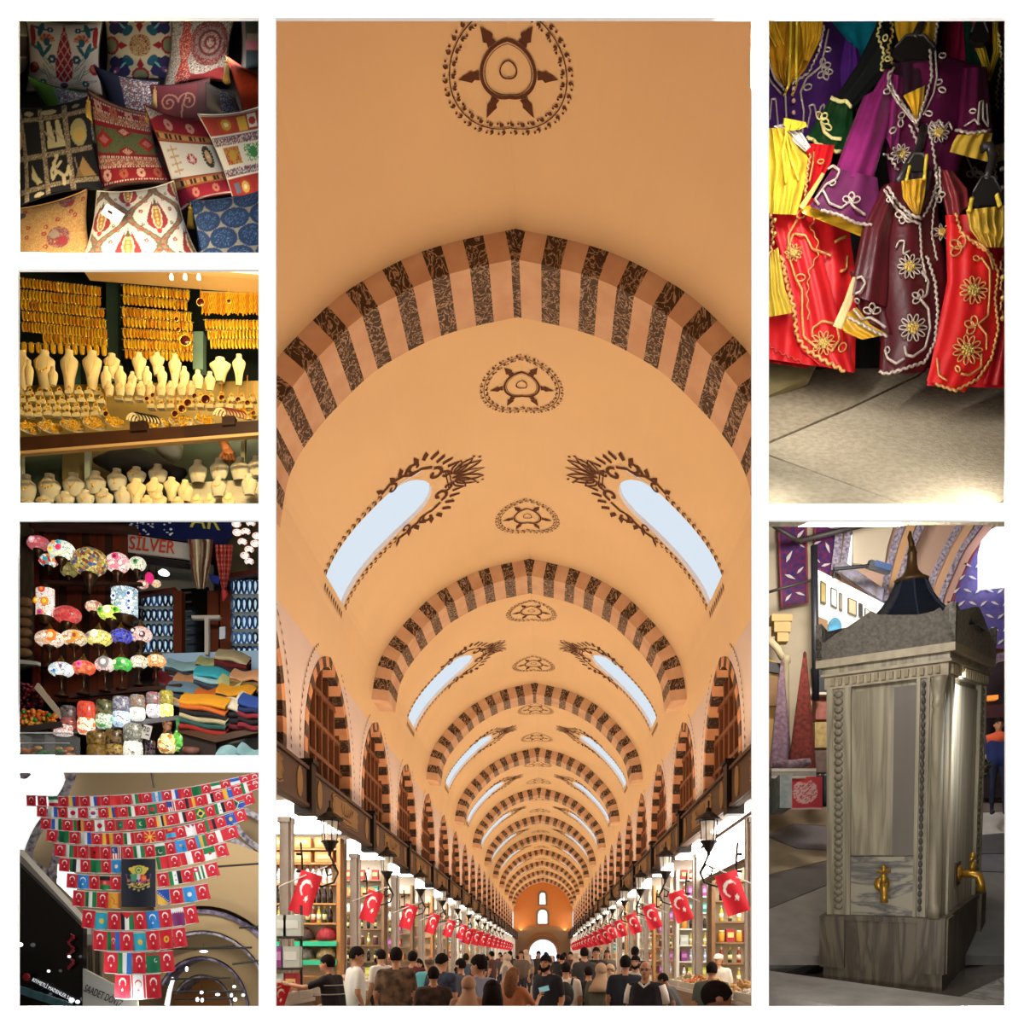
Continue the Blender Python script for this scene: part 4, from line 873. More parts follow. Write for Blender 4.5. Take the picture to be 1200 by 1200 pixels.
def pat_paisley():
    c = Cv(N_, N_, '#a89c90'); c.speckle('#5a4a44', .3, 1); c.speckle('#d8ccc0', .2, 2); m = abs(c.X-.27) < .09+.03*np.sin(c.Y*14); c.put(m, '#a5352c'); c.put((c.Y < .17+.05*np.sin(c.X*9)) & (c.X > .18), '#9a3030')
    c.speckle('#d9a890', .2, 4, m); c.disc(.66, .58, .31, '#6d2a2c', .33); c.speckle('#b07a70', .3, 5, (c.X-.66)**2+(c.Y-.58)**2 < .1)
    for r, q in ((.24, '#8f7a74'), (.19, '#6d2a2c'), (.15, '#a08a80'), (.1, '#7a3034'), (.06, '#b09a8a')): c.disc(.66, .58, r, q); c.speckle('#5a2428', .25, int(r*100), (c.X-.66)**2+(c.Y-.58)**2 < r*r)
    return c
def pat_kilim(bg, bands):
    c = Cv(N_, N_, bg)
    for (y0, y1, q) in bands: c.rect(0, y0, 1, y1, q)
    return c
def dashes(c, y, col, n=26, h=.012): c.put((abs(c.Y-y) < h) & ((c.X*n) % 1 < .55), col)
def pat_red():
    c = pat_kilim('#a01c30', [(0, .04, '#6d6a4c'), (.40, .66, '#6c7650'), (.96, 1, '#8a7c5c')])
    for y in (.78, .30): c.rect(0, y-.045, 1, y+.045, '#b5685c'); c.speckle('#e4c8ae', .3, int(y*50), abs(c.Y-y) < .04); dashes(c, y+.055, '#f0dcd0'); dashes(c, y-.055, '#f0dcd0')
    dashes(c, .93, '#f0dcd0'); dashes(c, .07, '#f0dcd0')
    for i in range(4):
        x = .14+i*.25
        for y in (.87, .16): flower(c, x, y, .065, '#e8b8a8' if i % 2 == 0 else '#c96a50', '#a01c30', 8)
    for x, y in ((.15, .53), (.85, .53)): c.poly([(x-.16, y), (x, y+.1), (x+.16, y), (x, y-.1)], '#b8302c'); c.poly([(x-.09, y), (x, y+.05), (x+.09, y), (x, y-.05)], '#d9787c')
    for y in (.64, .42): c.poly([(.36, y), (.5, y+.06), (.64, y), (.5, y-.06)], '#a3242c'); c.poly([(.42, y), (.5, y+.04), (.58, y), (.5, y-.04)], '#eab09c')
    c.speckle('#4c3c30', .06, 9); return c
def pat_whitered():
    c = pat_kilim('#9c1736', [(.30, .66, '#e8e4e2'), (0, .03, '#e0d4d0')])
    for y in (.72, .24): c.rect(0, y-.06, 1, y+.06, '#b5643c'); c.rect(0, y-.03, 1, y+.03, '#c99a6a'); m = (abs(c.Y-y) < .028) & (np.sin(c.X*55)*np.sin(c.X*23+y) > .1); c.put(m, '#3a2420'); c.rect(0, y+.05, 1, y+.06, '#7a1820'); c.rect(0, y-.06, 1, y-.05, '#7a1820')
    c.disc(.5, .48, .08, '#b8284c', .06); c.disc(.5, .48, .03, '#e8d0c8'); c.speckle('#e8e4e2', .3, 2, (abs(c.X-.5) < .1) & (abs(c.Y-.48) < .07))
    for a in range(20): t = a*math.pi/10; c.disc(.8+.085*math.cos(t), .5+.125*math.sin(t), .016, '#3a4438')
    c.disc(.8, .5, .075, '#2f3a34', .115); c.disc(.8, .5, .052, '#d8b08a', .085); c.disc(.8, .5, .02, '#e8d8c0')
    for i in range(4): c.line([(.12, .36+.07*i), (.3, .38+.07*i)], .018, '#cfa888'); c.line([(.21, .34), (.21, .62)], .02, '#cfa888')
    for x in (.3, .65): flower(c, x, .86, .07, '#e0a8a0', '#c0404c', 8); flower(c, x+.08, .11, .06, '#c98070', '#9c1736', 8)
    c.poly([(0, .86), (0, 1), (.3, 1)], '#d8d0cc'); c.speckle('#8a6a64', .25, 7, (c.Y > .86+c.X*.47) & (c.X < .3)); return c
def pat_multi():
    c = pat_kilim('#dcd8d4', [(.74, .97, '#a83c34'), (.02, .28, '#a02c2c'), (.62, .72, '#6a647a'), (.30, .38, '#5a5a78')])
    for y in (.67, .34): c.speckle('#d8d0d0', .35, int(y*90), abs(c.Y-y) < .045); c.speckle('#8a2c34', .2, int(y*70), abs(c.Y-y) < .045)
    for x, y, q, q2 in ((.3, .86, '#c9a23c', '#b84a30'), (.3, .15, '#d8b054', '#b03a2c'), (.8, .15, '#8a6a7a', '#c98a4c')): c.disc(x, y, .11, q2); c.disc(x, y, .07, q); c.disc(x, y, .03, '#f0e0b8')
    c.rect(.1, .1, .2, .22, '#6a7088'); c.rect(.6, .78, .72, .95, '#efe8e4'); c.disc(.66, .86, .05, '#b83c34'); c.rect(.78, .8, .95, .94, '#3f9c54'); c.rect(.46, .76, .58, .94, '#d8b04c')
    for x, a, b in ((.12, '#b8963c', '#a8343c'), (.45, '#3f8a54', '#d9e4d4'), (.78, '#c9a03c', '#8a2c44')): c.rect(x, .42, x+.26, .60, b); c.speckle(a, .5, int(x*40), (c.X > x) & (c.X < x+.26) & (c.Y > .42) & (c.Y < .6)); c.disc(x+.13, .51, .06, a)
    return c
def pat_egypt():
    c = Cv(N_, N_, '#11121c')
    for x in (.1, .36, .66): c.rect(x-.03, 0, x+.03, 1, '#94816c')
    for y in (.12, .46, .86): c.rect(0, y-.028, 1, y+.028, '#94816c')
    c.speckle('#c4b49a', .25, 3, (c.C[..., 0] > .1)); c.speckle('#5d4c40', .2, 4, (c.C[..., 0] > .1))
    c.disc(.82, .64, .115, '#b4a878', .15); c.disc(.82, .61, .085, '#c8b468'); c.disc(.82, .6, .045, '#d8a860')
    for x, k in ((.42, 1), (.53, 1)): c.poly([(x, .8), (x+.05, .8), (x+.1, .52), (x-.01, .52)], '#cfc49a'); c.disc(x+.025, .8, .025, '#d8cc9c'); c.line([(x+.06, .6), (x-.03, .7)], .018, '#b89c94')
    for p in ([(.44, .30), (.50, .26), (.56, .20), (.60, .22)], [(.47, .26), (.46, .36), (.50, .41)], [(.46, .34), (.42, .28)], [(.56, .2), (.56, .10)], [(.60, .21), (.63, .30), (.64, .2)], [(.48, .25), (.43, .19), (.42, .25)], [(.54, .36), (.50, .32)]): c.line(p, .035, '#d8c8a0')
    c.disc(.5, .43, .025, '#d8c8a0'); c.poly([(.7, .16), (.83, .38), (.97, .16)], '#b08a5a'); c.poly([(.7, .16), (.76, .26), (.8, .16)], '#8a6a44'); c.line([(.72, .38), (.75, .2)], .02, '#8a7a6a')
    c.poly([(.18, .38), (.24, .26), (.3, .18), (.33, .18), (.24, .16), (.17, .24)], '#c9bc90'); c.disc(.46, .93, .1, '#cfc6a0', .035); c.disc(.22, .93, .06, '#b8ac88', .03); c.disc(.03, .66, .05, '#c89a6c', .1); c.disc(.25, .04, .06, '#cfc0a0', .03)
    c.disc(.8, .94, .05, '#9a9080', .02); return c
def pat_tan():
    c = Cv(N_, N_, '#c79a62'); c.speckle('#b4824c', .25, 1); c.speckle('#d8b484', .15, 2)
    for x, y, r in ((.62, .46, .14), (.05, .45, .11), (.75, .95, .1)): c.disc(x, y, r, '#7d4a4c'); c.speckle('#b8847c', .35, int(x*70), (c.X-x)**2+(c.Y-y)**2 < r*r); c.disc(x+.04, y-.05, r*.45, '#9c3444'); c.disc(x-.05, y+.05, r*.4, '#a09084')
    for i in range(16):
        r_ = random.Random(i); flower(c, r_.random(), r_.random()*.95, .032, '#a33a34', '#d8b484', 5)
    for a in (1.2, 1.4, 1.57, 1.75, 1.95): leaf(c, .32, -.02, .2, .03, a, '#8a8a5c')
    c.disc(.15, .85, .09, '#3a3c44', .05, .3); return c
def pat_ogee():
    c = Cv(110, 110, '#e2ddd6'); Pw, H2 = .30, .66
    for k in range(-2, 6):
        w = k*Pw+(1 if k % 2 else -1)*(Pw/2-.012)*np.cos(2*math.pi*(c.Y-.0)/H2)-.05
        c.put(abs(c.X-w) < .042, '#6f6656'); c.put(abs(c.X-w) < .02, '#8f8068'); c.put((abs(c.X-w) < .014) & ((c.Y*16) % 1 < .4), '#b5463c')
    for k in range(-2, 5):
        for j in range(-1, 3):
            cx = (k+.5)*Pw-.05; cy = j*H2+(H2/2 if k % 2 else 0)
            c.disc(cx, cy-.05, .115, '#9c3038', .115)
            for s in (1, -1): c.poly([(cx+s*.115, cy-.05), (cx+s*.03, cy+.17), (cx+s*.02, cy)], '#8c2c34'); c.line([(cx+s*.12, cy-.06), (cx+s*.09, cy+.06), (cx+s*.045, cy+.15)], .014, '#e8e4dc'); flower(c, cx+s*.165, cy+.05, .025, '#a3565c', '#e2ddd6', 5); flower(c, cx+s*.15, cy-.1, .022, '#6d6a5c', '#e2ddd6', 5); flower(c, cx+s*.1, cy+.17, .02, '#a3565c', '#e2ddd6', 5)
            c.disc(cx, cy-.02, .055, '#e0d4b8', .14); c.disc(cx, cy-.02, .038, '#b07a3c', .125)
            for q in range(5): c.disc(cx, cy-.1+q*.045, .016, '#e8c888')
            c.poly([(cx-.03, cy+.1), (cx, cy+.2), (cx+.03, cy+.1)], '#5c5444'); c.disc(cx, cy-.18, .028, '#b83c40')
    return c
def pat_blue():
    c = Cv(N_, N_, '#8f8c84')
    for j in range(-1, 6):
        for i in range(-1, 5):
            x = i*.34+(.17 if j % 2 else 0); y = j*.235; c.disc(x, y, .168, '#1d3a6a', .133); c.speckle('#4a74a8', .25, i*7+j+50, ((c.X-x)/.12)**2+((c.Y-y)/.1)**2 < 1); c.speckle('#122848', .2, i*5+j+90, ((c.X-x)/.15)**2+((c.Y-y)/.12)**2 < 1)
    return c
def plain(bg, sp=None, n=40):
    c = Cv(n, n, bg)
    if sp: c.speckle(sp, .2, 2)
    return c
def pat_green():
    c = Cv(60, 60, '#5f9c36'); c.put(c.X > .36, '#8a8f98'); c.speckle('#3a5a84', .35, 1, c.X > .38); c.speckle('#a05048', .2, 2, c.X > .5); c.speckle('#e0e0e4', .2, 3, c.X > .4); return c
def pat_navy():
    c = Cv(60, 60, '#1c2444'); c.put(c.X > .38, '#7a7078'); c.speckle('#34406a', .3, 1, c.X > .38); c.speckle('#8a3c34', .25, 2, c.X > .38); c.speckle('#d8d4d0', .2, 3, c.X > .38); c.disc(.95, .3, .25, '#5c4440'); c.disc(.95, .3, .15, '#7c6460'); return c
def pat_maroon():
    c = Cv(70, 70, '#5c1420')
    for x, s in ((.3, 1), (.62, -1)): c.line([(x+s*.16*(1-t/12)*math.cos(t), .6+.2*(1-t/12)*math.sin(t)) for t in np.linspace(0, 10, 26)], .03, '#a8705c')
    c.line([(.5, .2), (.52, .5), (.6, .75)], .03, '#a8705c'); c.put(c.X > .78, '#451a1c'); return c
def pat_dark():
    c = Cv(40, 60, '#3c3e3c'); c.rect(0, .35, 1, .5, '#9c5a6a'); c.rect(.15, .72, 1, .8, '#1f4a3c'); c.rect(0, 0, 1, .32, '#1c2c30'); c.rect(.15, .5, 1, .6, '#7a7468'); c.put(c.X < .12, '#6f6a66'); return c
def pat_grey():
    c = Cv(50, 50, '#6a6260'); c.put(c.X > .45, '#5c6078'); c.speckle('#2c3c74', .4, 1, c.X > .5); c.speckle('#b8b0b0', .2, 2, c.X > .45); return c
def pat_stripe():
    c = Cv(40, 60, '#b4a898'); c.rect(0, .45, 1, .72, '#5c524c'); c.rect(0, .72, 1, .76, '#d8ccc0'); c.rect(0, .42, 1, .45, '#e0d4c4'); return c
YT = '#c9a44c'
cushion('cream cushion with red cypress tree and teal leaf print', [(29, 20), (121, 24), (121, 113), (30, 108)], 4.72, pat_cypress())
cushion('beige cushion with dark blue corner flowers and red buds', [(120, 8), (206, 8), (208, 97), (122, 99)], 4.80, pat_medal())
cushion('grey and red cushion with round paisley medallion', [(200, 10), (276, 16), (268, 96), (192, 104)], 4.70, pat_paisley(), tassels=((.46, 1.0, YT),))
cushion('dark striped cushion with pink and green bands', [(281, 8), (326, 8), (326, 86), (283, 84)], 4.62, pat_dark())
cushion('beige and grey banded cushion behind the cypress print', [(0, 12), (36, 20), (34, 104), (0, 108)], 4.85, pat_stripe())
cushion('bright green cushion with blue speckled end', [(33, 90), (110, 110), (112, 168), (70, 172)], 4.56, pat_green(), back='#4c8030', piping='#4c8030')
cushion('navy cushion with multicoloured speckled panel', [(110, 78), (186, 96), (188, 158), (132, 150)], 4.60, pat_navy(), back='#1c2444', piping='#1c2444')
cushion('dark maroon cushion with curling scroll embroidery', [(176, 100), (246, 92), (250, 152), (176, 156)], 4.57, pat_maroon(), back='#3a1016', tassels=((.08, .98, '#b8935c'),))
cushion('small grey and blue cushion with pale tassel', [(241, 96), (274, 110), (292, 150), (238, 150)], 4.47, pat_grey(), tassels=((.3, .92, '#d8b878'),))
cushion('plain orange red cushion with yellow tassel', [(265, 66), (318, 92), (322, 150), (288, 146)], 4.50, plain('#b83a14', '#a83410'), back='#a83410', tassels=((.0, .98, YT),))
cushion('dark red cushion end behind the black cushion', [(-2, 165), (28, 170), (32, 240), (0, 244)], 4.42, plain('#5c1218', '#7a2024'))
cushion('black cushion with gold lattice and ancient figures', [(12, 126), (106, 112), (121, 222), (22, 242)], [4.36, 4.36, 4.26, 4.26], pat_egypt(), back='#15141a', tassels=((.97, 1.0, YT),))
cushion('red and green cushion with rows of kilim diamonds', [(102, 104), (173, 132), (200, 216), (116, 228)], [4.42, 4.42, 4.30, 4.30], pat_red(), back='#6c1420', tassels=((.98, .98, YT),))
cushion('crimson cushion with white centre band and eye motif', [(168, 122), (243, 142), (276, 226), (210, 250)], [4.34, 4.34, 4.22, 4.22], pat_whitered(), back='#7c1428')
cushion('multicoloured kilim cushion with white band and green blocks', [(232, 134), (322, 118), (336, 228), (276, 242)], [4.30, 4.30, 4.18, 4.18], pat_multi(), back='#d0ccc8')
cushion('tan cushion scattered with brown roses', [(8, 246), (102, 222), (112, 318), (4, 322)], [4.22, 4.22, 4.06, 4.06], pat_tan(), thick=.1, back='#a87c48')
T = cushion('white cushion with ogee bands and red tulips', [(114, 224), (204, 212), (246, 322), (86, 324)], [4.16, 4.16, 3.98, 3.98], pat_ogee(), thick=.11, back='#b8b0a4')
b = MB(); a = P(132, 251, 3.955); M_ = Matrix.Rotation(R(-20), 3, 'Y'); b.box((0, 0, 0), (.095, .004, .055), 0, Matrix.Rotation(R(32), 3, 'Y')); b.box((-.01, -.004, .006), (.022, .002, .01), 1, Matrix.Rotation(R(32), 3, 'Y'))
tag(b.build('price_tag', [mat('#f2f0ee', .7), mat('#22201f', .7)], loc=a), 'white paper price tag lying on the tulip cushion', 'tag')
cushion('dark blue cushion with pale honeycomb lines', [(221, 236), (320, 216), (336, 322), (232, 326)], [4.18, 4.18, 4.02, 4.02], pat_blue(), thick=.1, back='#1c3054', tassels=((.02, .98, '#b8922c'),))
b = MB(); c_ = [P(17, 17, 5.0), P(307, 17, 5.0), P(307, 297, 4.3), P(17, 297, 4.3)]; v = Vector((0, .012, .004)); b.add(c_+[p+v for p in c_], [(0, 1, 2, 3), (7, 6, 5, 4), (0, 4, 5, 1), (1, 5, 6, 2), (2, 6, 7, 3), (3, 7, 4, 0)])
tag(b.build('display_board', mat('#1a1614', .9)), 'dark sloping board that carries the heap of cushions', 'display board')
# ================================================================ GOLD SHOP WINDOW
casing('gold', mat('#6b5a34', .8), 6.6, mat('#2b372c', .7))
WARM = (1, .80, .45)
area('case_fill', P(160, 312.5, 3.62), P(165, 370, 5.7), .95, .06, 60, WARM); area('case_fill', P(160, 312.5, 4.8), P(165, 400, 5.7), 1.3, .06, 26, WARM)  # added strips hidden above the opening brighten the jewellery
area('case_fill', P(160, 593, 3.62), P(165, 470, 5.2), .95, .06, 2.5, (1, .84, .5))  # weak added strip hidden below the opening lifts the lower case
gold = mat('#fabc2c', .28, metal=.35); gold2 = mat('#e89820', .3, metal=.35); cream = mat('#dfc68c', .75); ivory = mat('#cabd98', .75); amber = mat('#3d0f0a', .2)
def slab(name, pts, d, th, m, lab, cat, M=None):
    b = MB(); c = [P(x, y, d) for x, y in pts]; o = sum(c, Vector())/len(c); n = len(c); v = Vector((0, th, 0)); b.add([p-o for p in c]+[p-o+v for p in c], [tuple(range(n)), tuple(range(2*n-1, n-1, -1))]+[(i, i+n, (i+1) % n+n, (i+1) % n) for i in range(n)])
    o = b.build(name, m, loc=o); return tag(o, lab, cat) if cat else o
def px_m(d): return d/1000
# ceiling rail and lamps of the case
b = MB(); a, c = P(100, 316, 5.5), P(312, 333, 5.5); q = Matrix.Rotation(math.atan2((a-c).z, (c-a).x), 3, 'Y'); b.box((0, 0, 0), ((c-a).length, .12, .045), 0, q); o = b.build('light_rail', mat('#b8935c', .5), loc=(a+c)/2)
tag(o, 'tan light rail across the top of the jewellery window', 'rail')
b = MB(); b.box((0, -.065, .0), ((c-a).length*.98, .012, .012), 0, q); tag(b.build('light_strip', mat('#fff0d0', .5, emit=2.0), loc=(a+c)/2+Vector((0, 0, .02))), 'thin glowing light strip on the tan rail', 'light')
for i, x in enumerate((245, 268, 291)):
    t = thing('ceiling_grille', 'white lit grille in the ceiling over the jewellery', 'grille', P(x, 320, 5.75), group='lit ceiling grilles')
    for k in range(4): b = MB(); b.box((0, .02*k, .012*k), (.1, .012, .006)); b.build('slat', mat('#fff4dc', .5, emit=1.2), t)
for i, x in enumerate((201, 217, 233)): b = MB(); b.lathe([(.012, 0), (.014, .01), (.008, .03)], 10); tag(b.build('spot_lamp', mat('#fff0c0', .4, emit=3), loc=P(x, 327, 5.4)), 'tiny spot lamp under the tan rail', 'lamp', 'tiny spot lamps')
# pillars of green glass
for (x0, x1, y0, y1, c, lab) in ((127, 141, 322, 425, '#33443a', 'dark green glass pillar between the bangle racks'), (228, 240, 392, 436, '#8fb09a', 'pale green glass block beside the chains'), (78, 92, 424, 462, '#4a6a5c', 'green glass upright behind the cream busts')):
    b = MB(); d = 5.95; b.box((0, 0, 0), ((x1-x0)*px_m(d), .06, (y1-y0)*px_m(d))); tag(b.build('glass_pillar', mat(c, .15), loc=P((x0+x1)/2, (y0+y1)/2, d)), lab, 'pillar')
# bangles on rods
def bangle_mesh(r, w, m, th=.0035):
    b = MB(); n = 14; pr = [(r, -w/2), (r+th, -w*.3), (r+th, w*.3), (r, w/2), (r-th*.6, 0)]; vs = []; fs = []
    for i in range(n):
        a = 2*math.pi*i/n; vs += [(x, q*math.cos(a), q*math.sin(a)) for q, x in pr]
    k = len(pr)
    for i in range(n):
        for j in range(k): fs.append((i*k+j, i*k+(j+1) % k, ((i+1) % n)*k+(j+1) % k, ((i+1) % n)*k+j))
    return b.add(vs, fs).mesh('bangle', m, True)
BD = 5.7
bm1 = bangle_mesh(.031, .014, gold); bm2 = bangle_mesh(.029, .014, gold2); bm3 = bangle_mesh(.033, .024, gold)
rows = [(22, 330, 118, 341, 4), (22, 344, 118, 353, 4), (24, 356, 122, 366, 4.2), (26, 369, 124, 379, 4.2), (26, 382, 125, 391, 3.6), (50, 395, 126, 401, 4.6), (24, 406, 126, 410, 8.5),
        (144, 338, 222, 345, 4), (144, 350, 220, 357, 4.4), (143, 364, 224, 371, 4.2), (144, 376, 226, 382, 4.4), (144, 389, 226, 394, 3.8), (145, 402, 226, 406, 4), (146, 414, 226, 417, 4.6),
        (240, 379, 304, 380, 4), (243, 391, 304, 391, 4), (246, 402, 304, 402, 4)]
rb = random.Random(2); nb = 0; rest = MB()
for ri, (x0, y0, x1, y1, st) in enumerate(rows):
    b = MB(); a, c = P(x0-2, y0-4, BD), P(x1+1, y1-4, BD); b.tube([(0, 0, 0), c-a], .004, 6); tag(b.build('display_rod', mat('#d8d0b8', .25, metal=.8), loc=a), 'thin steel rod strung with gold bangles', 'rod', 'rods of bangles')
    n = int((x1-x0)/st)
    for i in range(n):
        f = (i+.5)/n; loc = P(x0+(x1-x0)*f, y0+(y1-y0)*f+.8, BD); m = bm3 if st > 8 else rb.choice([bm1, bm1, bm2])
        rot = Euler((0, 0, R(rb.uniform(-10, 6))))
        if nb < 300: nb += 1; o = link('bangle', m, None, loc); o.rotation_euler = rot; o.scale = (1, .4, 1); tag(o, 'gold bangle strung on a display rod', 'bangle', 'gold bangles on rods')
        else:
            q = rot.to_matrix(); rest.add([q @ Vector((v.co.x, v.co.y*.4, v.co.z))+loc for v in m.vertices], [tuple(p.vertices) for p in m.polygons])
tag(rest.build('bangle_mass', gold, smooth=True), 'dense remaining gold bangles on the last rods by the chains', 'bangles', kind='stuff')
# curtain of chains
for i in range(34):
    x = 237+i*2.0; a = P(x, 343, 5.55); h = (24+rb.uniform(-1, 3))*px_m(5.55); b = MB(); n = 9; b.tube([(.0015*math.sin(k*2), .002*math.cos(k*2+i), -h*k/n) for k in range(n+1)], .0042, 5); tag(b.build('gold_chain', rb.choice([gold, gold, gold2]), loc=a), 'gold chain hanging in a close curtain', 'chain', 'curtain of gold chains')
b = MB(); a, c = P(235, 342, 5.56), P(306, 345, 5.56); b.tube([(0, 0, 0), c-a], .006, 6); tag(b.build('chain_rod', mat('#c9b890', .3, metal=.7), loc=a), 'steel rod carrying the curtain of chains', 'rod')
# busts with necklaces
def bust_mesh(w, h, m, tall=False):
    prof = [(0, .30), (.06, .34), (.2, .40), (.4, .47), (.55, .5), (.66, .47), (.74, .34), (.80, .23), (.9, .20), (1, .21)] if not tall else [(0, .2), (.1, .22), (.4, .3), (.62, .45), (.74, .5), (.8, .42), (.86, .24), (.93, .2), (1, .21)]
    T, Wd = [p[0] for p in prof], [p[1] for p in prof]; n = 14; b = MB()
    def fn(u, v):
        ww = float(np.interp(v, T, Wd)); a = 2*math.pi*u; dp = .17+.12*math.sin(math.pi*min(1, v*1.1)); return (ww*w*math.cos(a), math.sin(a)*min(dp, ww)*w*.8, v*h)
    b.grid(fn, n, 16); b.flat([(.21*math.cos(2*math.pi*i/10), .16*math.sin(2*math.pi*i/10)) for i in range(10)], lambda x, y: (x*w, y*w*.8, h)); return b.mesh('bust', m, True)
def front(w, h, x, v, tall):  # point on the front of a bust, x in -.5..5
    prof = [(0, .30), (.06, .34), (.2, .40), (.4, .47), (.55, .5), (.66, .47), (.74, .34), (.80, .23), (.9, .20), (1, .21)] if not tall else [(0, .2), (.1, .22), (.4, .3), (.62, .45), (.74, .5), (.8, .42), (.86, .24), (.93, .2), (1, .21)]
    ww = float(np.interp(v, [p[0] for p in prof], [p[1] for p in prof])); dp = .17+.12*math.sin(math.pi*min(1, v*1.1)); c = max(-.98, min(.98, x/ww)); return Vector((x*w, -math.sqrt(1-c*c)*min(dp, ww)*w*.8-.002, v*h))
def necklace_mesh(w, h, kind, tall):
    b = MB()
    if kind == 0: pts = [(-.2, .84), (-.22, .62), (-.12, .42), (0, .34), (.12, .42), (.22, .62), (.2, .84)]
    elif kind == 1: pts = [(-.19, .84), (-.26, .66), (-.24, .52), (0, .42), (.24, .52), (.26, .66), (.19, .84)]
    else: pts = [(-.18, .84), (-.08, .55), (0, .28), (.08, .55), (.18, .84)]
    P3 = [front(w, h, x, v, tall) for x, v in pts]; P3 = [P3[0]]+[P3[i].lerp(P3[i+1], t) for i in range(len(P3)-1) for t in (.5, 1)]
    b.tube(P3, w*.012, 5)
    if kind == 1:
        for p in P3[4:-4]: b.ball(p+Vector((0, -.002, -.03*w)), (w*.035, w*.02, w*.06), n=6, k=4)
    if kind == 0: b.ball(P3[len(P3)//2]+Vector((0, -.003, -.05*w)), (w*.05, w*.03, w*.07), n=6, k=4)
    if kind == 2: b.ball(P3[len(P3)//2], (w*.03, w*.02, w*.05), n=6, k=4)
    return b.mesh('necklace', gold, True)
BM = {}
def bust(cx, ytop, ybot, wpx, d, m, tall, kind, lab, nlab, grp, yaw=0):
    w = wpx*px_m(d); h = (ybot-ytop)*px_m(d); k = (round(w, 3), round(h, 3), m.name, tall)
    if k not in BM: BM[k] = bust_mesh(w, h, m, tall)
    o = link('necklace_bust', BM[k], None, P(cx, ybot, d)); o.rotation_euler[2] = yaw; tag(o, lab, 'bust', grp)
    k2 = k+(kind,)
    if k2 not in BM: BM[k2] = necklace_mesh(w, h, kind, tall)
    o = link('necklace', BM[k2], None, P(cx, ybot, d)); o.rotation_euler[2] = yaw; tag(o, nlab, 'necklace', nlab)
NL = ('gold necklace with drop pendant round a display bust', 'gold bead collar necklace round a display bust', 'long fine gold chain round a display bust')
for i, (x, y0, y1, w) in enumerate(((26, 412, 458, 22), (52, 412, 458, 26), (81, 411, 462, 22), (108, 412, 458, 24), (131, 415, 445, 20), (163, 414, 446, 18), (184, 414, 440, 18), (205, 416, 455, 16), (258, 420, 448, 26), (280, 416, 452, 16))):
    bust(x, y0, y1, w, 5.5, cream, True, i % 3, 'tall cream velvet bust below the bangles', NL[i % 3], 'tall cream busts')
for i, (x, y0, y1, w) in enumerate(((34, 422, 452, 11), (62, 430, 452, 12), (124, 430, 455, 13), (141, 430, 456, 15), (155, 436, 455, 11), (172, 430, 452, 12), (190, 430, 452, 12), (216, 430, 452, 12), (232, 434, 456, 13), (246, 436, 458, 13))):
    bust(x, y0, y1, w, 5.3, cream, False, i % 3, 'small cream velvet bust among the ring pads', NL[i % 3], 'small cream busts')
for i in range(9):
    x = 128+i*12+(i % 2); bust(x, 447, 464, 12, 5.15, cream, False, 1, 'small round cream bust in the crowded row', NL[1], 'round cream busts')
lowA = ((31, 557, 590, 24), (58, 556, 588, 27), (86, 555, 583, 26), (112, 553, 580, 25), (137, 550, 576, 24), (160, 548, 566, 23), (185, 545, 566, 23), (232, 540, 566, 23), (257, 538, 562, 24), (281, 537, 563, 24), (300, 535, 558, 20))
for i, (x, y0, y1, w) in enumerate(lowA): bust(x, y0, y1, w, 5.0, ivory, False, (1, 1, 0, 0, 2, 1, 0, 2, 2, 2, 2)[i], 'white velvet bust in the back row of the lower case', NL[(1, 1, 0, 0, 2, 1, 0, 2, 2, 2, 2)[i]], 'back row busts of lower case', R(-8 if i > 6 else 0))
lowB = ((30, 584, 606, 20), (52, 581, 604, 22), (76, 577, 600, 24), (100, 575, 598, 22), (122, 573, 596, 22), (144, 571, 592, 21), (160, 562, 594, 24), (181, 561, 593, 22), (201, 560, 588, 20), (217, 563, 588, 18), (256, 559, 582, 20), (292, 556, 580, 20))
for i, (x, y0, y1, w) in enumerate(lowB): bust(x, y0, min(y1, 594), w, 4.82, cream if 5 < i < 10 else ivory, 5 < i < 9, i % 3, 'pale velvet bust in the front row of the lower case', NL[i % 3], 'front row busts of lower case', R(-10 if i > 9 else 0))
for i, (x, y0, w) in enumerate(((172, 581, 16), (187, 577, 18), (208, 583, 16), (231, 580, 16), (246, 579, 14), (268, 578, 16))): bust(x, y0, 595, w, 4.7, cream, False, 1, 'small cream bust at the very front of the lower case', NL[1], 'small front busts')
slab('display_terrace', [(16, 452), (308, 446), (308, 500), (16, 515)], 5.62, .02, mat('#9c8040', .6), 'olive gold terrace behind the ring pads', 'terrace')
# ring pads, trays, pendants
pad = MB(); pad.box((0, 0, .010), (.044, .03, .02)); pad.ball((0, 0, .022), (.022, .014, .012), n=8, k=6); pad_me = pad.mesh('pad', cream)
rg = MB(); rg.tube([(.012*math.cos(a), -.004, .034+.012*math.sin(a)) for a in np.linspace(0, 2*math.pi, 11)[:-1]], .0034, 5, closed=True); rg.ball((0, -.004, .047), (.007, .005, .005), n=6, k=4); rg_me = rg.mesh('gold_ring', gold, True)
for r_, (y, x0, x1, st, d) in enumerate(((464, 24, 122, 11.5, 5.35), (473, 27, 124, 11.5, 5.25), (482, 23, 120, 11.2, 5.15), (471, 140, 300, 12.0, 5.2), (480, 178, 300, 11.5, 5.1), (489, 24, 128, 11, 5.08))):
    x = x0
    while x < x1:
        t = thing('ring_pad', 'small cream pad holding a gold ring', 'ring pad', P(x, y+rb.uniform(-1.5, 1.5), d), group='ring pads in crowded rows'); link('pad', pad_me, t)
        o = link('gold_ring', rg_me, None, P(x, y, d)); o.location = t.location; o.scale = (1.1,)*3; tag(o, 'gold ring standing on a cream pad', 'ring', 'gold rings on pads'); x += st
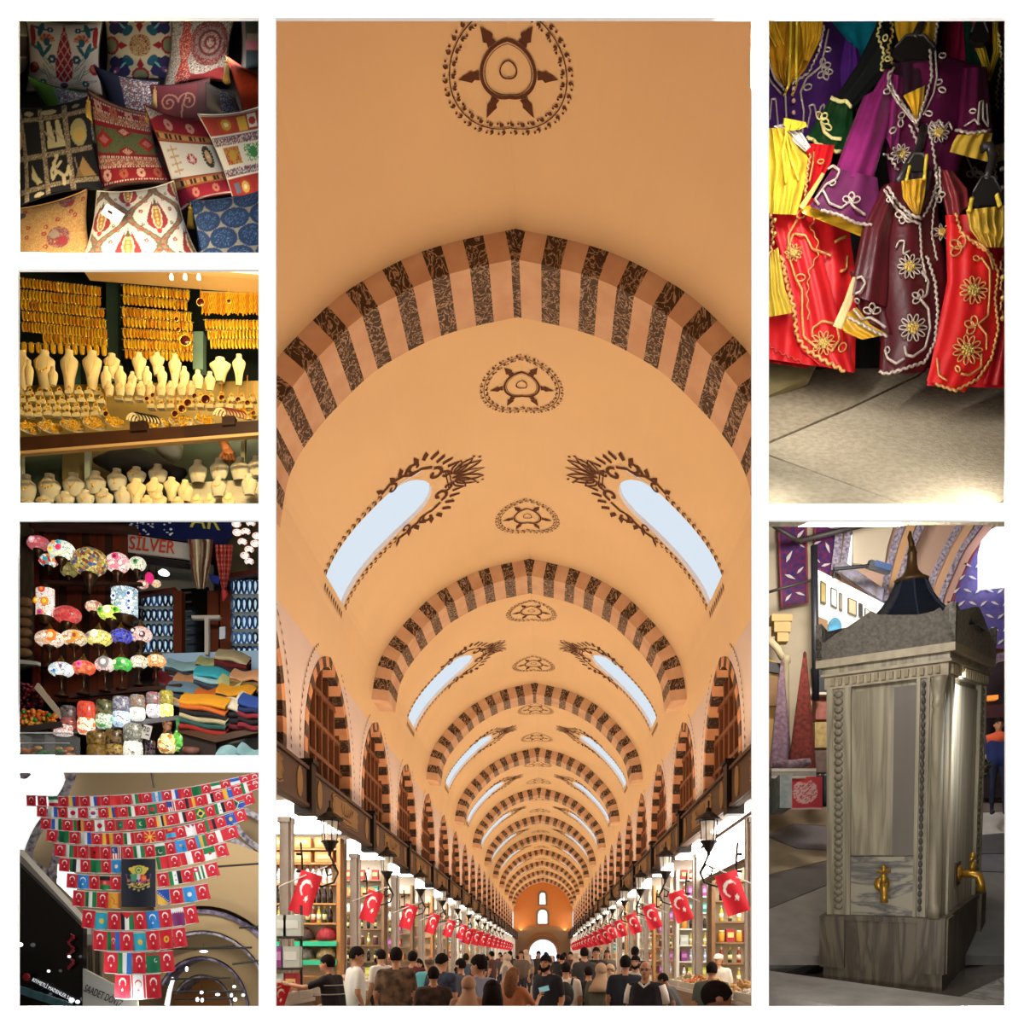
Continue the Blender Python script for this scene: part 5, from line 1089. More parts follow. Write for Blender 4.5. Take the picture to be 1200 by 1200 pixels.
for i, (x, y, w) in enumerate(((34, 503, 24), (59, 502, 26), (85, 500, 26), (111, 498, 25), (134, 496, 20), (186, 499, 30), (214, 496, 30), (240, 493, 22), (288, 487, 24))):
    d = 4.95; r = w/2*px_m(d); M = Q(x, y, d, 25); t = thing('jewel_dish', 'shallow white dish heaped with gold rings', 'dish', M=M, group='dishes of gold rings')
    b = MB(); b.lathe([(r*.5, -.012), (r, .004), (r*1.03, .004), (r*.95, 0), (r*.5, -.006)], 18); b.build('dish', mat('#d8d4c0', .3), t, smooth=True)
    b = MB()
    for k in range(46):
        a = rb.random()*6.3; q = r*.9*math.sqrt(rb.random()); ax = Vector((rb.uniform(-1, 1), rb.uniform(-1, 1), rb.uniform(.2, 1))).normalized(); u = ax.orthogonal().normalized(); v = ax.cross(u); c = Vector((q*math.cos(a), q*math.sin(a), .006+.012*rb.random()))
        b.tube([c+(u*math.cos(s)+v*math.sin(s))*.009 for s in np.linspace(0, 2*math.pi, 8)[:-1]], .0026, 4, closed=True)
    b.build('ring_heap', gold, t, smooth=True)['kind'] = 'stuff'
for i, (x, y, r, y0) in enumerate(((172, 467, 2.5, 450), (179, 463, 2.5, 452), (205, 485, 3.6, 458), (213, 479, 4.2, 462), (220, 472, 4.2, 450), (228, 464, 2.8, 444), (241, 468, 5.2, 446), (260, 466, 3.2, 440), (279, 468, 2.8, 436), (290, 472, 3, 440), (124, 485, 3, 455), (207, 374, 2.5, 362), (209, 386, 2.6, 375), (217, 399, 6.0, 382), (235, 354, 4.2, 335), (268, 353, 2.4, 336), (297, 484, 2.6, 450))):
    d = 4.9 if y > 430 else 5.4; q = px_m(d); t = thing('amber_pendant', 'dark amber pendant hanging on a fine chain', 'pendant', P(x, y, d), group='dark amber pendants')
    b = MB(); b.ball((0, 0, 0), (r*q, r*q*.4, r*q), n=12, k=8); b.build('stone', amber, t, smooth=True)
    b = MB(); b.tube([(r*q*math.cos(a)*1.08, 0, r*q*math.sin(a)*1.08) for a in np.linspace(0, 2*math.pi, 15)[:-1]], r*q*.13, 5, closed=True); b.build('gold_rim', gold, t, smooth=True)
    b = MB(); b.tube([(0, 0, r*q), (0, 0, (y-y0)*q)], .0022, 4); b.build('chain', gold2, t)
for i, (x, y) in enumerate(((156, 492), (258, 486))):   # ring rolls
    d = 4.88; q = px_m(d); t = thing('bangle_roll', ('cream arched roll with black striped bracelets', 'cream arched roll with reddish striped bracelets')[i], 'roll', P(x, y, d))
    def arc(r, y_): return [(r*math.cos(R(a)), y_, r*math.sin(R(a))) for a in range(0, 181, 15)]
    R_ = 8.5*q; L_ = .11
    b = MB(); vs = arc(R_, 0)+[(p[0]+L_, p[1]+.04, p[2]) for p in arc(R_, 0)]+arc(R_*.7, 0); n = 13
    b.add(vs, [(k, k+1, n+k+1, n+k) for k in range(n-1)]+[(k, k+1, 2*n+k+1, 2*n+k) for k in range(n-1)]); b.build('roll', cream, t, smooth=True)
    for k in range(6): b = MB(); b.tube([(p[0]+.012+.017*k, p[1]+.005+.006*k, p[2]) for p in arc(R_+.003, 0)], .0045, 5); b.build('bracelet', mat('#1c1814' if i == 0 else '#7a3020', .4), t, smooth=True)
# counter edge
d = 4.75
dkw = mat('#2c160c', .4, var=.3, scale=10); 
slab('shop_counter', [(16, 513), (216, 499), (216, 516), (16, 529)], 4.72, .03, mat('#3c200f', .4, var=.3, scale=10), 'dark brown polished counter front beneath the gold trays', 'counter')
slab('shop_counter', [(216, 499), (308, 492), (308, 506), (216, 516)], 4.72, .03, dkw, 'nearly black counter front section beneath the gold trays', 'counter')
slab('counter_lip', [(16, 529), (308, 506), (308, 509.5), (16, 532.5)], 4.70, .03, mat('#b08a56', .5), 'tan wooden lip under the brown counter front', 'lip')
for (x0, x1, y0, y1, lab) in ((152, 171, 494, 505, 'dark brown block on the counter below the black striped roll'), (260, 275, 488, 498, 'dark brown block on the counter below the reddish roll')): slab('counter_block', [(x0, y0), (x1, y0-1), (x1, y1-1), (x0, y1)], 4.70, .04, dkw, lab, 'block')
# lower case: back panels, posts, white steps
slab('display_case_glass', [(16, 533), (308, 510), (308, 596), (16, 596)], 5.5, .05, mat('#3d4a3c', .3), 'dark green glass back of the lower case', 'panel')
slab('wall_panel', [(73, 528), (100, 526), (100, 570), (73, 570)], 5.42, .03, mat('#6d5f38', .6), 'olive card seen through the lower case glass', 'panel'); slab('wall_panel', [(106, 526), (128, 524), (128, 560), (106, 560)], 5.42, .03, mat('#6d5f38', .6), 'smaller olive card beside the white case post', 'panel')
slab('case_post', [(99, 526), (105, 526), (105, 580), (99, 580)], 5.35, .03, mat('#a8b09c', .5), 'pale upright post inside the lower case', 'post'); slab('case_post', [(22, 530), (26, 530), (26, 575), (22, 575)], 5.35, .03, mat('#a8a890', .5), 'pale upright at the end of the lower case', 'post'); slab('case_post', [(282, 510), (287, 510), (287, 545), (282, 545)], 5.35, .03, mat('#8f8a68', .5), 'olive upright behind the reaching hand', 'post')
slab('display_step', [(216, 566), (308, 561), (308, 578), (216, 582)], 5.05, .03, ivory, 'white display step under the back row busts', 'step'); slab('display_step', [(200, 582), (308, 578), (308, 597), (200, 597)], 4.95, .03, ivory, 'lower white display step under the front busts', 'step')
# shopkeeper's arm in black and a hand reaching in
t = thing('person', 'shopkeeper bending in a black sleeve with white shirt behind the case', 'person', P(170, 545, 5.2)); o = t.location
b = MB(); rel = lambda x, y, d: P(x, y, d)-o
b.tube([rel(112, 540, 5.3), rel(135, 542, 5.25), rel(165, 546, 5.2), rel(190, 553, 5.15), rel(208, 556, 5.12), rel(217, 553, 5.1)], [.02, .07, .095, .075, .045, .02], 14); b.build('black_sleeve', mat('#0d0b0b', .8), t, smooth=True)
b = MB(); b.tube([rel(188, 521, 5.35), rel(202, 526, 5.32), rel(210, 535, 5.3)], [.05, .08, .02], 12); b.build('white_shirt', mat('#c9c8b0', .8), t, smooth=True)
t = thing('person', 'bare hand reaching down to a bust in the case', 'person', P(268, 530, 5.12)); o = t.location; skin = mat('#b06a38', .5)
b = MB(); b.tube([rel(258, 505, 5.3), rel(261, 516, 5.22), rel(264, 524, 5.16), rel(267, 529, 5.13)], [.036, .032, .026, .03], 10)
b.ball(rel(268, 532, 5.12), (.036, .018, .03), n=12, k=8)
for i, (x, ln) in enumerate(((262.5, 8), (266, 10.5), (270, 11), (273.5, 9))): b.tube([rel(x, 533, 5.11), rel(x+.3, 533+ln*.5, 5.08), rel(x+.8, 533+ln, 5.1)], [.0095, .009, .006], 7)
b.tube([rel(262, 531, 5.11), rel(258.5, 535, 5.09), rel(257.5, 539, 5.08)], [.011, .0095, .007], 7); b.build('hand', skin, t, smooth=True)
slab('case_floor', [(16, 593), (308, 591), (308, 596), (16, 596)], 4.6, .03, mat('#9c8a5c', .6), 'olive floor edge of the lower case', 'shelf')
# ================================================================ LAMP AND SCARF SHOP
casing('lamp', mat('#2a1a12', .9), 6.9, mat('#4a3a2c', .9))
area('shop_fill', P(160, 607, 3.62), P(190, 740, 6.0), .9, .06, 30, (1, .92, .8))  # added strip behind the white border, no lamp body modelled
bronze = mat('#4a3018', .35, metal=.6, var=.3, scale=30); brass = mat('#8a6a34', .3, metal=.7); dwood = mat('#3a1c10', .6, var=.4, scale=8, wood=True); rwood = mat('#6d2f18', .5, var=.35, scale=8, wood=True)
MOS = {}
def mosaic(cols, scale=38, emit=.8, bg=None):
    key = (tuple(cols), scale, emit)
    if key in MOS: return MOS[key]
    m = bpy.data.materials.new('mosaic_glass'); m.use_nodes = True; N = m.node_tree.nodes; L = m.node_tree.links; b = N['Principled BSDF']; b.inputs['Roughness'].default_value = .25
    tc = N.new('ShaderNodeTexCoord'); v = N.new('ShaderNodeTexVoronoi'); v.inputs['Scale'].default_value = scale; e = N.new('ShaderNodeTexVoronoi'); e.feature = 'DISTANCE_TO_EDGE'; e.inputs['Scale'].default_value = scale
    for n in (v, e): L.new(tc.outputs['Object'], n.inputs['Vector'])
    sp = N.new('ShaderNodeSeparateColor'); L.new(v.outputs['Color'], sp.inputs[0]); r = N.new('ShaderNodeValToRGB'); r.color_ramp.interpolation = 'CONSTANT'
    n = len(cols); r.color_ramp.elements[0].color = lin(cols[0]); r.color_ramp.elements[1].position = 1/n; r.color_ramp.elements[1].color = lin(cols[min(1, n-1)])
    for i in range(2, n): r.color_ramp.elements.new(i/n).color = lin(cols[i])
    L.new(sp.outputs[0], r.inputs[0]); g = N.new('ShaderNodeMath'); g.operation = 'GREATER_THAN'; g.inputs[1].default_value = .05; L.new(e.outputs['Distance'], g.inputs[0])
    mx = N.new('ShaderNodeMix'); mx.data_type = 'RGBA'; mx.inputs[6].default_value = lin(bg or '#7a6a5a'); L.new(g.outputs[0], mx.inputs[0]); L.new(r.outputs[0], mx.inputs[7])
    L.new(mx.outputs[2], b.inputs['Base Color']); L.new(mx.outputs[2], b.inputs['Emission Color']); b.inputs['Emission Strength'].default_value = emit; MOS[key] = m; return m
def u_(d): return d/1000
def globe(cx, cy, rx, ry, cols, lab, d=5.0, emit=.75, stand='up', dots=None, scale=None, grp=None):
    q = u_(d); t = thing('mosaic_lamp', lab, 'lamp', P(cx, cy, d)); X, Z = rx*q, ry*q; Y = X*.75
    b = MB(); b.ball((0, 0, 0), (X, Y, Z), n=20, k=14); sh = b.build('glass_shade', mosaic(cols, scale or 55, emit), t, smooth=True)
    if dots:
        for (u, w, r, c1, c2) in dots:
            yy = -Y*math.sqrt(max(.05, 1-(u*u)-(w*w)))
            b = MB(); b.ball((u*X, yy*.97, w*Z), (r*X, .006, r*X), n=14, k=6); b.build('glass_flower', mat(c1, .3, emit=emit), sh, smooth=True)
            b = MB(); b.ball((u*X, yy*.97-.005, w*Z), (r*X*.5, .005, r*X*.5), n=10, k=6); b.build('glass_flower', mat(c2, .3, emit=emit), sh, smooth=True)
    if stand == 'up':      # table lamp: metal finial on top, stem and foot below
        b = MB(); b.lathe([(X*.42, Z*.86), (X*.40, Z*1.0), (X*.26, Z*1.15), (X*.2, Z*1.4), (X*.1, Z*1.55), (.004, Z*1.9)], 12); b.build('cap', brass, t, smooth=True)
        b = MB(); b.lathe([(X*.45, -Z*.85), (X*.42, -Z*1.05), (X*.2, -Z*1.3), (X*.1, -Z*1.7), (X*.16, -Z*2.2), (X*.1, -Z*2.6), (X*.2, -Z*2.9), (X*.5, -Z*3.3), (X*.55, -Z*3.45)], 12); b.build('stem', bronze, t, smooth=True)
    elif stand == 'down':  # shade above, flared holder below
        b = MB(); b.lathe([(X*.42, -Z*.8), (X*.45, -Z*.95), (X*.28, -Z*1.4), (X*.1, -Z*1.75), (X*.06, -Z*2.2)], 12); b.build('holder', bronze, t, smooth=True)
        b = MB(); b.lathe([(X*.3, Z*.93), (X*.32, Z*1.02), (.004, Z*1.3)], 12); b.build('cap', bronze, t, smooth=True)
    elif stand == 'hang':
        b = MB(); b.lathe([(X*.4, Z*.85), (X*.3, Z*1.1), (.006, Z*1.6)], 10); b.tube([(0, 0, Z*1.5), (0, 0, Z*4.5)], .003, 5); b.build('hanger', bronze, t)
    return t
Wt, Rd, Tl, Gr, Ye, Or, Bl, Pk, Cr, Bk, Ol = '#f4efe6', '#d8303c', '#3fa8b4', '#3aa83c', '#ecd84c', '#f08a3c', '#2c44c8', '#f4a8b4', '#f0d8b0', '#2c2826', '#a8a054'
globe(45, 637, 13, 8.5, ['#c8606c', '#e08a94', '#d04a5c'], 'pink and red mosaic lamp with pale star', 4.95, .6, 'down', [(-.2, .1, .3, '#f4b0b4', '#fff0f0')])
globe(57, 657, 11, 7.5, [Wt, Rd, Tl, Or, '#f8f0d0'], 'white, red and teal mosaic lamp behind the pink one', 5.15, .9, 'down')
globe(72, 645, 15.5, 11, ['#f2f4e4', '#d8ead8', '#e4e8c0', '#c4dcd8'], 'white mosaic lamp with yellow, pink and teal flowers', 4.9, .95, 'down', [(-.45, -.2, .22, Ye, Or), (.15, -.1, .24, '#e83c6c', Rd), (.1, .45, .2, Tl, '#2c7a8c'), (-.25, .4, .18, '#e8905c', Or)])
globe(81, 668, 10, 9, [Ol, '#c8b870', '#8a8448'], 'small olive mosaic lamp under the flowered lamp', 5.2, .45, 'down')
globe(105, 659, 21, 16.5, ['#c9bc5c', '#b8ac50', '#8a3a2c', '#3c5a8c', '#d8c878', '#a89a40', '#c07838'], 'largest olive yellow mosaic globe lamp', 4.95, .55, 'down', scale=60)
globe(138, 660, 14, 12, ['#f0b8bc', '#f4dcd8', '#e88a9c', '#f8e8e0'], 'pink and white mosaic lamp with rose flower', 5.0, .8, 'down', [(.1, .3, .3, '#e04878', '#7a1c3c')])
globe(161, 661, 10, 8.5, ['#e4e8d0', '#c8d8b8', '#f4f0e0'], 'pale green mosaic lamp beside the sign', 5.05, .7, 'down', [(.1, 0, .3, '#4a9a5c', Bk)])
globe(167, 685, 7, 5, ['#f0b4a0', '#e89484', '#f8d8c8'], 'small salmon mosaic lamp by the shelves', 5.3, .7, 'hang')
globe(183, 684, 5.5, 4.5, ['#f0dcb8', '#e8c89c'], 'small cream glowing lamp by the shelves', 5.5, .8, 'hang')
t = thing('hanging_lantern', 'small magenta glass lantern by the blue shelves', 'lantern', P(175, 677, 5.4)); b = MB(); b.lathe([(.015, -.035), (.027, -.02), (.027, .012), (.012, .032)], 6); b.build('glass', mat('#d82c74', .3, emit=.8), t); b = MB(); b.lathe([(.016, .03), (.006, .05), (.003, .11)], 6); b.build('cap', bronze, t)
def cyl_lamp(cx, cy, w, h, cols, lab, dots):
    d = 5.0; q = u_(d); t = thing('cylinder_lamp', lab, 'lamp', P(cx, cy, d)); r, z = w/2*q, h/2*q
    b = MB(); b.lathe([(r*.96, -z), (r, -z*.95), (r, z*.95), (r*.96, z)], 20); b.v = [(x, y*.7, zz) for x, y, zz in b.v]; sh = b.build('glass_shade', mosaic(cols, 50, .8), t, smooth=True)
    for (u, w_, rr, c1, c2) in dots:
        yy = -r*.7*math.sqrt(max(.05, 1-u*u)); b = MB(); b.ball((u*r, yy, w_*z), (rr*r, .005, rr*r*1.0), n=14, k=6); b.build('glass_flower', mat(c1, .3, emit=.8), sh, smooth=True); b = MB(); b.ball((u*r, yy-.005, w_*z), (rr*r*.45, .004, rr*r*.45), n=10, k=6); b.build('glass_flower', mat(c2, .3, emit=.8), sh, smooth=True)
    b = MB(); b.lathe([(r*1.02, -z*1.02), (r*1.05, -z*1.12), (r*.6, -z*1.3), (r*.7, -z*1.5)], 14); b.build('base', bronze, t, smooth=True); b = MB(); b.lathe([(r*1.02, z), (r*1.02, z*1.06), (r*.4, z*1.25), (.01, z*1.35)], 14); b.build('cap', bronze, t, smooth=True)
cyl_lamp(53, 707, 21, 33, ['#f6e8e0', '#f0d4c4', '#fff4ec'], 'white cylinder lamp with orange flower rosettes', [(.3, 0, .5, '#e88a2c', '#c8d44c'), (-.7, .1, .4, '#e88a2c', Ye), (0, .85, .4, '#b84a3c', Or), (-.2, -.8, .4, '#d85a4c', '#7a3c9c')])
cyl_lamp(146, 707, 30, 33, ['#d8e8f0', '#b8d4e4', '#e8f4f8', '#8cb4c8'], 'pale blue cylinder lamp with navy diamonds', [(-.55, .3, .26, '#e8f0f4', '#2c3c7c'), (.6, .5, .3, '#f0f0f0', '#2c3c7c'), (.62, -.05, .26, '#f0f4f8', '#2c44a8'), (.62, -.55, .26, '#f0f4f8', '#2c44a8')])
globe(79, 721, 16, 10.5, ['#d83c40', '#e05a58', '#c82c38'], 'plain red mosaic lamp on tall stand', 5.0, .7, 'down')
globe(110, 711, 10, 7, ['#f0c8a8', '#e8b090', '#f8e0c8', '#c8705c'], 'peach mosaic lamp behind the red one', 5.2, .8, 'down')
globe(131, 719, 16, 9, ['#c8e848', '#a8d838', '#e0f070'], 'lime green mosaic lamp with white flower', 4.98, .85, 'down', [(.0, .1, .28, '#f8fce0', '#e8f0a0'), (-.55, .1, .2, '#4aa82c', '#2c6c1c'), (.55, .1, .2, '#4aa82c', '#2c6c1c')])
globe(58, 749, 16.5, 10, ['#f4dcc8', '#f8ece0', '#e8b48c'], 'white mosaic lamp with orange sun rosette', 4.9, .8, 'up', [(.45, .1, .42, '#e87c2c', '#f8d8a8')])
globe(87, 748, 15, 9.5, ['#f0c890', '#e8d8b8', '#e09848', '#f8ecd8'], 'tan mosaic lamp with amber flower', 4.95, .75, 'up', [(.4, .0, .35, '#e8a03c', '#a8502c')])
globe(116, 748, 15.5, 9.5, ['#ece070', '#e4d458', '#f4eca0'], 'yellow mosaic lamp with white centre', 4.92, .8, 'up', [(0, .2, .3, '#fcf8e0', '#f0e8b0'), (-.5, 0, .2, '#a88a6c', '#6c5a8c')])
globe(142, 746, 13, 9, ['#2c3cc0', '#3c54e0', '#1c2c98'], 'deep blue mosaic lamp', 4.95, .75, 'up')
globe(165, 744, 13, 9.5, ['#f0ccc8', '#f8e0dc', '#e8b8b4'], 'pale pink mosaic lamp with black ringed spots', 5.0, .8, 'up', [(-.4, .2, .3, '#3c302c', '#f0d8d4'), (.4, -.2, .3, '#3c302c', '#f0d8d4')])
globe(72, 785, 14.5, 9, ['#f4f4f0', '#e4ecf0', '#f8f8f8', '#c8dce8'], 'white mosaic lamp with blue and red flecks', 4.82, .9, 'up', [(.3, .2, .15, '#3c64a8', Rd), (-.2, -.4, .16, Tl, Bl)])
globe(98, 783, 13.5, 9, ['#f06a34', '#e8502c', '#f08a4c', '#e83c3c'], 'orange red mosaic lamp with pink centre', 4.85, .8, 'up', [(.0, .2, .3, '#e86ca0', '#c82c6c')])
globe(123, 779, 11.5, 9, ['#f0d4cc', '#e8c4bc', '#f8e8e4'], 'pale mosaic lamp with black and white mandala', 4.88, .7, 'up', [(.2, .1, .6, '#8c8a88', '#e8e4e0')])
globe(143, 779, 12, 8.5, ['#3cb848', '#2c9c38', '#5ccc60'], 'bright green mosaic lamp with white stars', 4.9, .8, 'up', [(-.4, .1, .22, '#e8f8d8', '#a8e08c'), (.4, .15, .2, '#e8f8d8', '#a8e08c')])
globe(163, 776, 10.5, 8, ['#ece4d0', '#f8f0e4', '#d8ccb0'], 'cream mosaic lamp between the green and orange ones', 4.95, .75, 'up')
globe(183, 775, 11.5, 8.5, ['#f0a868', '#e89450', '#f8cc98'], 'orange mosaic lamp at the edge of the lamp stand', 4.98, .8, 'up', [(.1, .1, .3, '#f8e4c8', '#e8a45c')])
for i, (x, y) in enumerate(((277, 614), (294, 613), (278, 624), (288, 623), (301, 628), (284, 635), (299, 637), (292, 644), (287, 651), (292, 658))): globe(x, y, 5.5, 3.8, ['#f8dcd0', '#f0c0b0', '#fff0e8'], 'small white and pink globe lamp hanging in a cluster', 5.6, .9, 'down' if i % 2 else 'none', [(0, 0, .35, '#fff8f0', '#d8603c')])['group'] = 'cluster of small globe lamps'
# candle glasses
def vase(cx, y0, y1, w, c1, c2, lab, d=4.72, shape='cyl', e1=.15, e2=.7):
    q = u_(d); h = (y1-y0)*q; r = w/2*q; t = thing('candle_glass', lab, 'candle glass', P(cx, y1, d))
    if shape == 'cyl': lo, hi = [(r*.75, 0), (r, h*.12), (r, h*.35), (r*.9, h*.48)], [(r*.9, h*.48), (r, h*.6), (r, h*.92), (r*.85, h)]
    else: lo, hi = [(r*.7, 0), (r, h*.15), (r*.95, h*.4), (r*.55, h*.6)], [(r*.55, h*.6), (r*.4, h*.75), (r*.5, h*.92), (r*.48, h)]
    for nm, pr, c, e in (('lower_glass', lo, c2, e2), ('upper_glass', hi, c1, e1)):
        b = MB(); b.lathe(pr, 16); b.v = [(x, y*.75, z) for x, y, z in b.v]; b.build(nm, mosaic(c, 60, e), t, smooth=True)
    return t
vase(80, 828, 855, 18, ['#6c6468', '#8a8084', '#4c4448'], ['#b8605c', '#8c4044'], 'grey candle glass with dark spot', 4.74, e2=.2)
vase(101, 823, 860, 20, ['#e83c24', '#f04c30', '#d8301c'], ['#f8dcb8', '#f86c3c', '#fff0d8'], 'tall red orange glowing candle glass', 4.70, e1=.6, e2=1.1)
vase(122, 821, 853, 19, ['#8c8a54', '#6c7044', '#3c4c2c'], ['#e8f4e0', '#3ca858', '#c8e8c8'], 'candle glass with green and white lower half', 4.72)
vase(142, 817, 851, 20, ['#a8acc8', '#8a90b0', '#c8cce0'], ['#d8ecfc', '#a8d4f0', '#f0f8ff'], 'grey blue candle glass with white scales', 4.72, e2=.9)
vase(161, 815, 844, 18, ['#b89880', '#a8a8b0', '#c8a890'], ['#f8f0e0', '#e0f0f8'], 'candle glass with glowing white lower half and brown top', 4.74, e2=1.0)
vase(180, 812, 840, 17, ['#a8a0a4', '#c8707c', '#b8b0b4'], ['#f0f0f8', '#d8c8d0'], 'grey candle glass with pink band', 4.76, e2=.9)
vase(195, 810, 841, 16, ['#b8ac3c', '#c8bc48', '#a89c34'], ['#fcf0a0', '#f8e44c'], 'yellow glowing candle glass', 4.78, e1=.35, e2=1.2)
vase(113, 858, 889, 22, ['#8c6a1c', '#a87c24', '#6c5014'], ['#8c6a1c', '#a87c24'], 'ribbed golden candle glass', 4.6, e2=.15)
vase(134, 856, 889, 20, ['#3c2c14', '#5c4420', '#8a6a34'], ['#b89438', '#6c4c18'], 'dark gold faceted candle glass', 4.62, e2=.3)
vase(156, 849, 889, 22, ['#b8bcb0', '#d8dcd4', '#989c90'], ['#f8f8ec', '#e8e8d8'], 'clear ringed candle glass glowing white', 4.6, e2=.9)
vase(196, 846, 882, 22, ['#6c3c24', '#a8683c', '#4c2c1c'], ['#f8dc8c', '#c87c2c', '#fff4c8'], 'amber mosaic bottle lamp', 4.64, 'bottle', .25, .9)
vase(210, 841, 880, 17, ['#2c8c4c', '#3cac5c', '#186c34'], ['#58c838', '#a8f080', '#2c8c3c'], 'green mosaic bottle lamp', 4.66, 'bottle', .3, .7)
vase(176, 868, 889, 12, ['#3c2c44', '#2c2030'], ['#4c3850', '#2c2030'], 'small dark purple candle glass under the price card', 4.62, e1=.05, e2=.05); vase(74, 850, 862, 22, ['#f0d8d0', '#e8b8b0'], ['#f8f0f0', '#f0c8c0'], 'low pinkish white candle bowl', 4.68, e1=.5, e2=.9)
b = MB(); b.lathe([(.03, 0), (.044, .012), (.042, .034), (.038, .034), (.036, .014)], 16); tag(b.build('small_bowl', mat('#8c5c50', .5), M=Q(224, 884, 4.6, 10), smooth=True), 'small reddish brown bowl below the green bottle', 'bowl')
t = thing('price_card', 'white price card reading 20 among the candle glasses', 'card', P(172, 858, 4.56)); b = MB(); b.box((0, 0, 0), (.046, .003, .075), 0, Matrix.Rotation(R(14), 3, 'Y')); b.build('card', mat('#e8e4dc', .7), t); text('20', .036, mat('#2c2826', .8), t, Matrix.Translation((0, -.004, .014)) @ Matrix.Rotation(R(14), 4, 'Y') @ FACE, ext=.0008); b = MB(); b.box((.004, -.003, -.014), (.018, .002, .005), 0, Matrix.Rotation(R(14), 3, 'Y')); b.build('dash', mat('#2c2826', .8), t)
# shelves and woodwork
slab('lamp_shelf', [(70, 853), (212, 838), (212, 843), (70, 862)], 4.76, .03, mat('#7c7a80', .4), 'grey shelf under the row of candle glasses', 'shelf')
slab('lamp_shelf', [(80, 812), (212, 801), (212, 806), (80, 818)], 4.9, .03, dwood, 'dark wooden shelf under the green lamp row', 'shelf')
slab('lamp_shelf', [(50, 680), (165, 682), (165, 685), (50, 684)], 5.15, .03, dwood, 'dark shelf under the top row of lamps', 'shelf')
bk = thing('plank_backboard', 'brown plank backboard behind the mosaic lamps', 'backboard', P(100, 720, 5.5)); q = u_(5.5)
for i in range(13): b = MB(); b.box(((-54+i*9.0)*q, .02, 0), (8.7*q, .03+.004*(i % 2), 205*q)); b.build('plank', rwood if i % 3 else dwood, bk)
slab('wood_post', [(35, 622), (42, 620), (45, 815), (38, 815)], 5.3, .03, mat('#6d2416', .4, var=.3, scale=6), 'reddish brown wooden post beside the lamps', 'post')
slab('wood_beam', [(34, 612), (158, 616), (158, 622), (34, 618)], 5.0, .05, dwood, 'dark beam over the lamp display', 'beam')
slab('reed_screen', [(14, 606), (36, 606), (37, 780), (14, 785)], 5.0, .03, mat('#3c3018', .8, hex2='#241a0e', scale=30, wood=(3, 1, .2)), 'dark woven reed screen at the end of the lamp stand', 'screen')
for i, z in enumerate(range(6)): 
    b = MB(); b.ball((0, 0, 0), (.05, .03, .028), n=10, k=6); tag(b.build('basket', mat('#6d4c28', .8, var=.4, scale=30), loc=P(28, 705+i*12, 4.95), smooth=True), 'small brown basket stacked against the reed screen', 'basket', 'stacked small baskets')
slab('metal_ledge', [(16, 772), (44, 775), (44, 779), (16, 777)], 4.75, .03, mat('#a8a8a0', .3), 'thin steel ledge over the dried berries', 'ledge')
slab('side_board', [(44, 800), (84, 850), (78, 852), (40, 806)], 4.72, .02, mat('#b8a890', .6), 'pale slanting board beside the sweets', 'board')
# sweets, berries, plastic boxes
def heap(name, lab, x0, x1, y0, y1, d, cols, r, n, seed):
    rr = random.Random(seed); t = thing(name, lab, 'heap', P((x0+x1)/2, y1, d)); per = {c: MB() for c in cols}
    for i in range(n):
        x, y = rr.uniform(x0, x1), rr.uniform(y0, y1)
        if y < y0+(x-x0)/(x1-x0)*(y1-y0)*.25: y += (y1-y0)*.3
        p = P(x, min(y, y1), d-.0*(y-y0)+rr.uniform(0, .05))-t.location; per[cols[i % len(cols)]].ball(p, (r*rr.uniform(.8, 1.2), r*.7, r*rr.uniform(.7, 1)), n=8, k=5, rot=(rr.random(), 0, rr.random()*3))
    for c, b in per.items(): o = b.build('sweet_pieces', mat(c, .35, var=.2, scale=40), t, smooth=True); o['kind'] = 'stuff'
    return t
heap('berry_heap', 'heap of dark red dried berries on the ledge', 16, 50, 798, 829, 4.8, ['#5c0c18', '#7c1424', '#400810'], .011, 160, 1)
heap('candy_heap', 'heap of orange, green and red jelly sweets', 16, 66, 830, 854, 4.68, ['#e8781c', '#e89428', '#2c8c28', '#d83c1c', '#f0b040'], .016, 170, 2)
slab('candy_tray', [(14, 853), (70, 845), (72, 851), (14, 862)], 4.6, .02, mat('#3c3430', .5), 'dark tray edge under the jelly sweets', 'tray')
clear = mat('#e0e4e4', .1, alpha=.12)
for i, (x0, x1) in enumerate(((14, 30), (31, 58), (59, 88))):
    t = thing('plastic_box', ('clear plastic box of fruit jellies at the end', 'clear plastic box of fruit jellies in the middle', 'clear plastic box of fruit jellies by the candle glasses')[i], 'box', P((x0+x1)/2, 888, 4.45)); q = u_(4.45); w = (x1-x0)*q; h = 26*q
    b = MB(); b.box((0, 0, h/2), (w, .1, h)); b.build('clear_shell', clear, t); b = MB(); b.box((0, -.052, h), (w*1.02, .006, .006)); b.box((0, -.052, h*.55), (w*1.02, .004, .003)); b.build('rim', mat('#e8ecec', .3), t)
    rr = random.Random(i)
    for k in range(9): c = ('#e88a3c', '#3c8c3c', '#e8b06c', '#d86c5c')[k % 4]; b = MB(); b.ball((rr.uniform(-.4, .4)*w, -.02+rr.uniform(-.02, .02), .012+.014*(k//3)), (.024, .012, .012), n=10, k=6); b.build('jelly_slice', mat(c, .4), t, smooth=True)
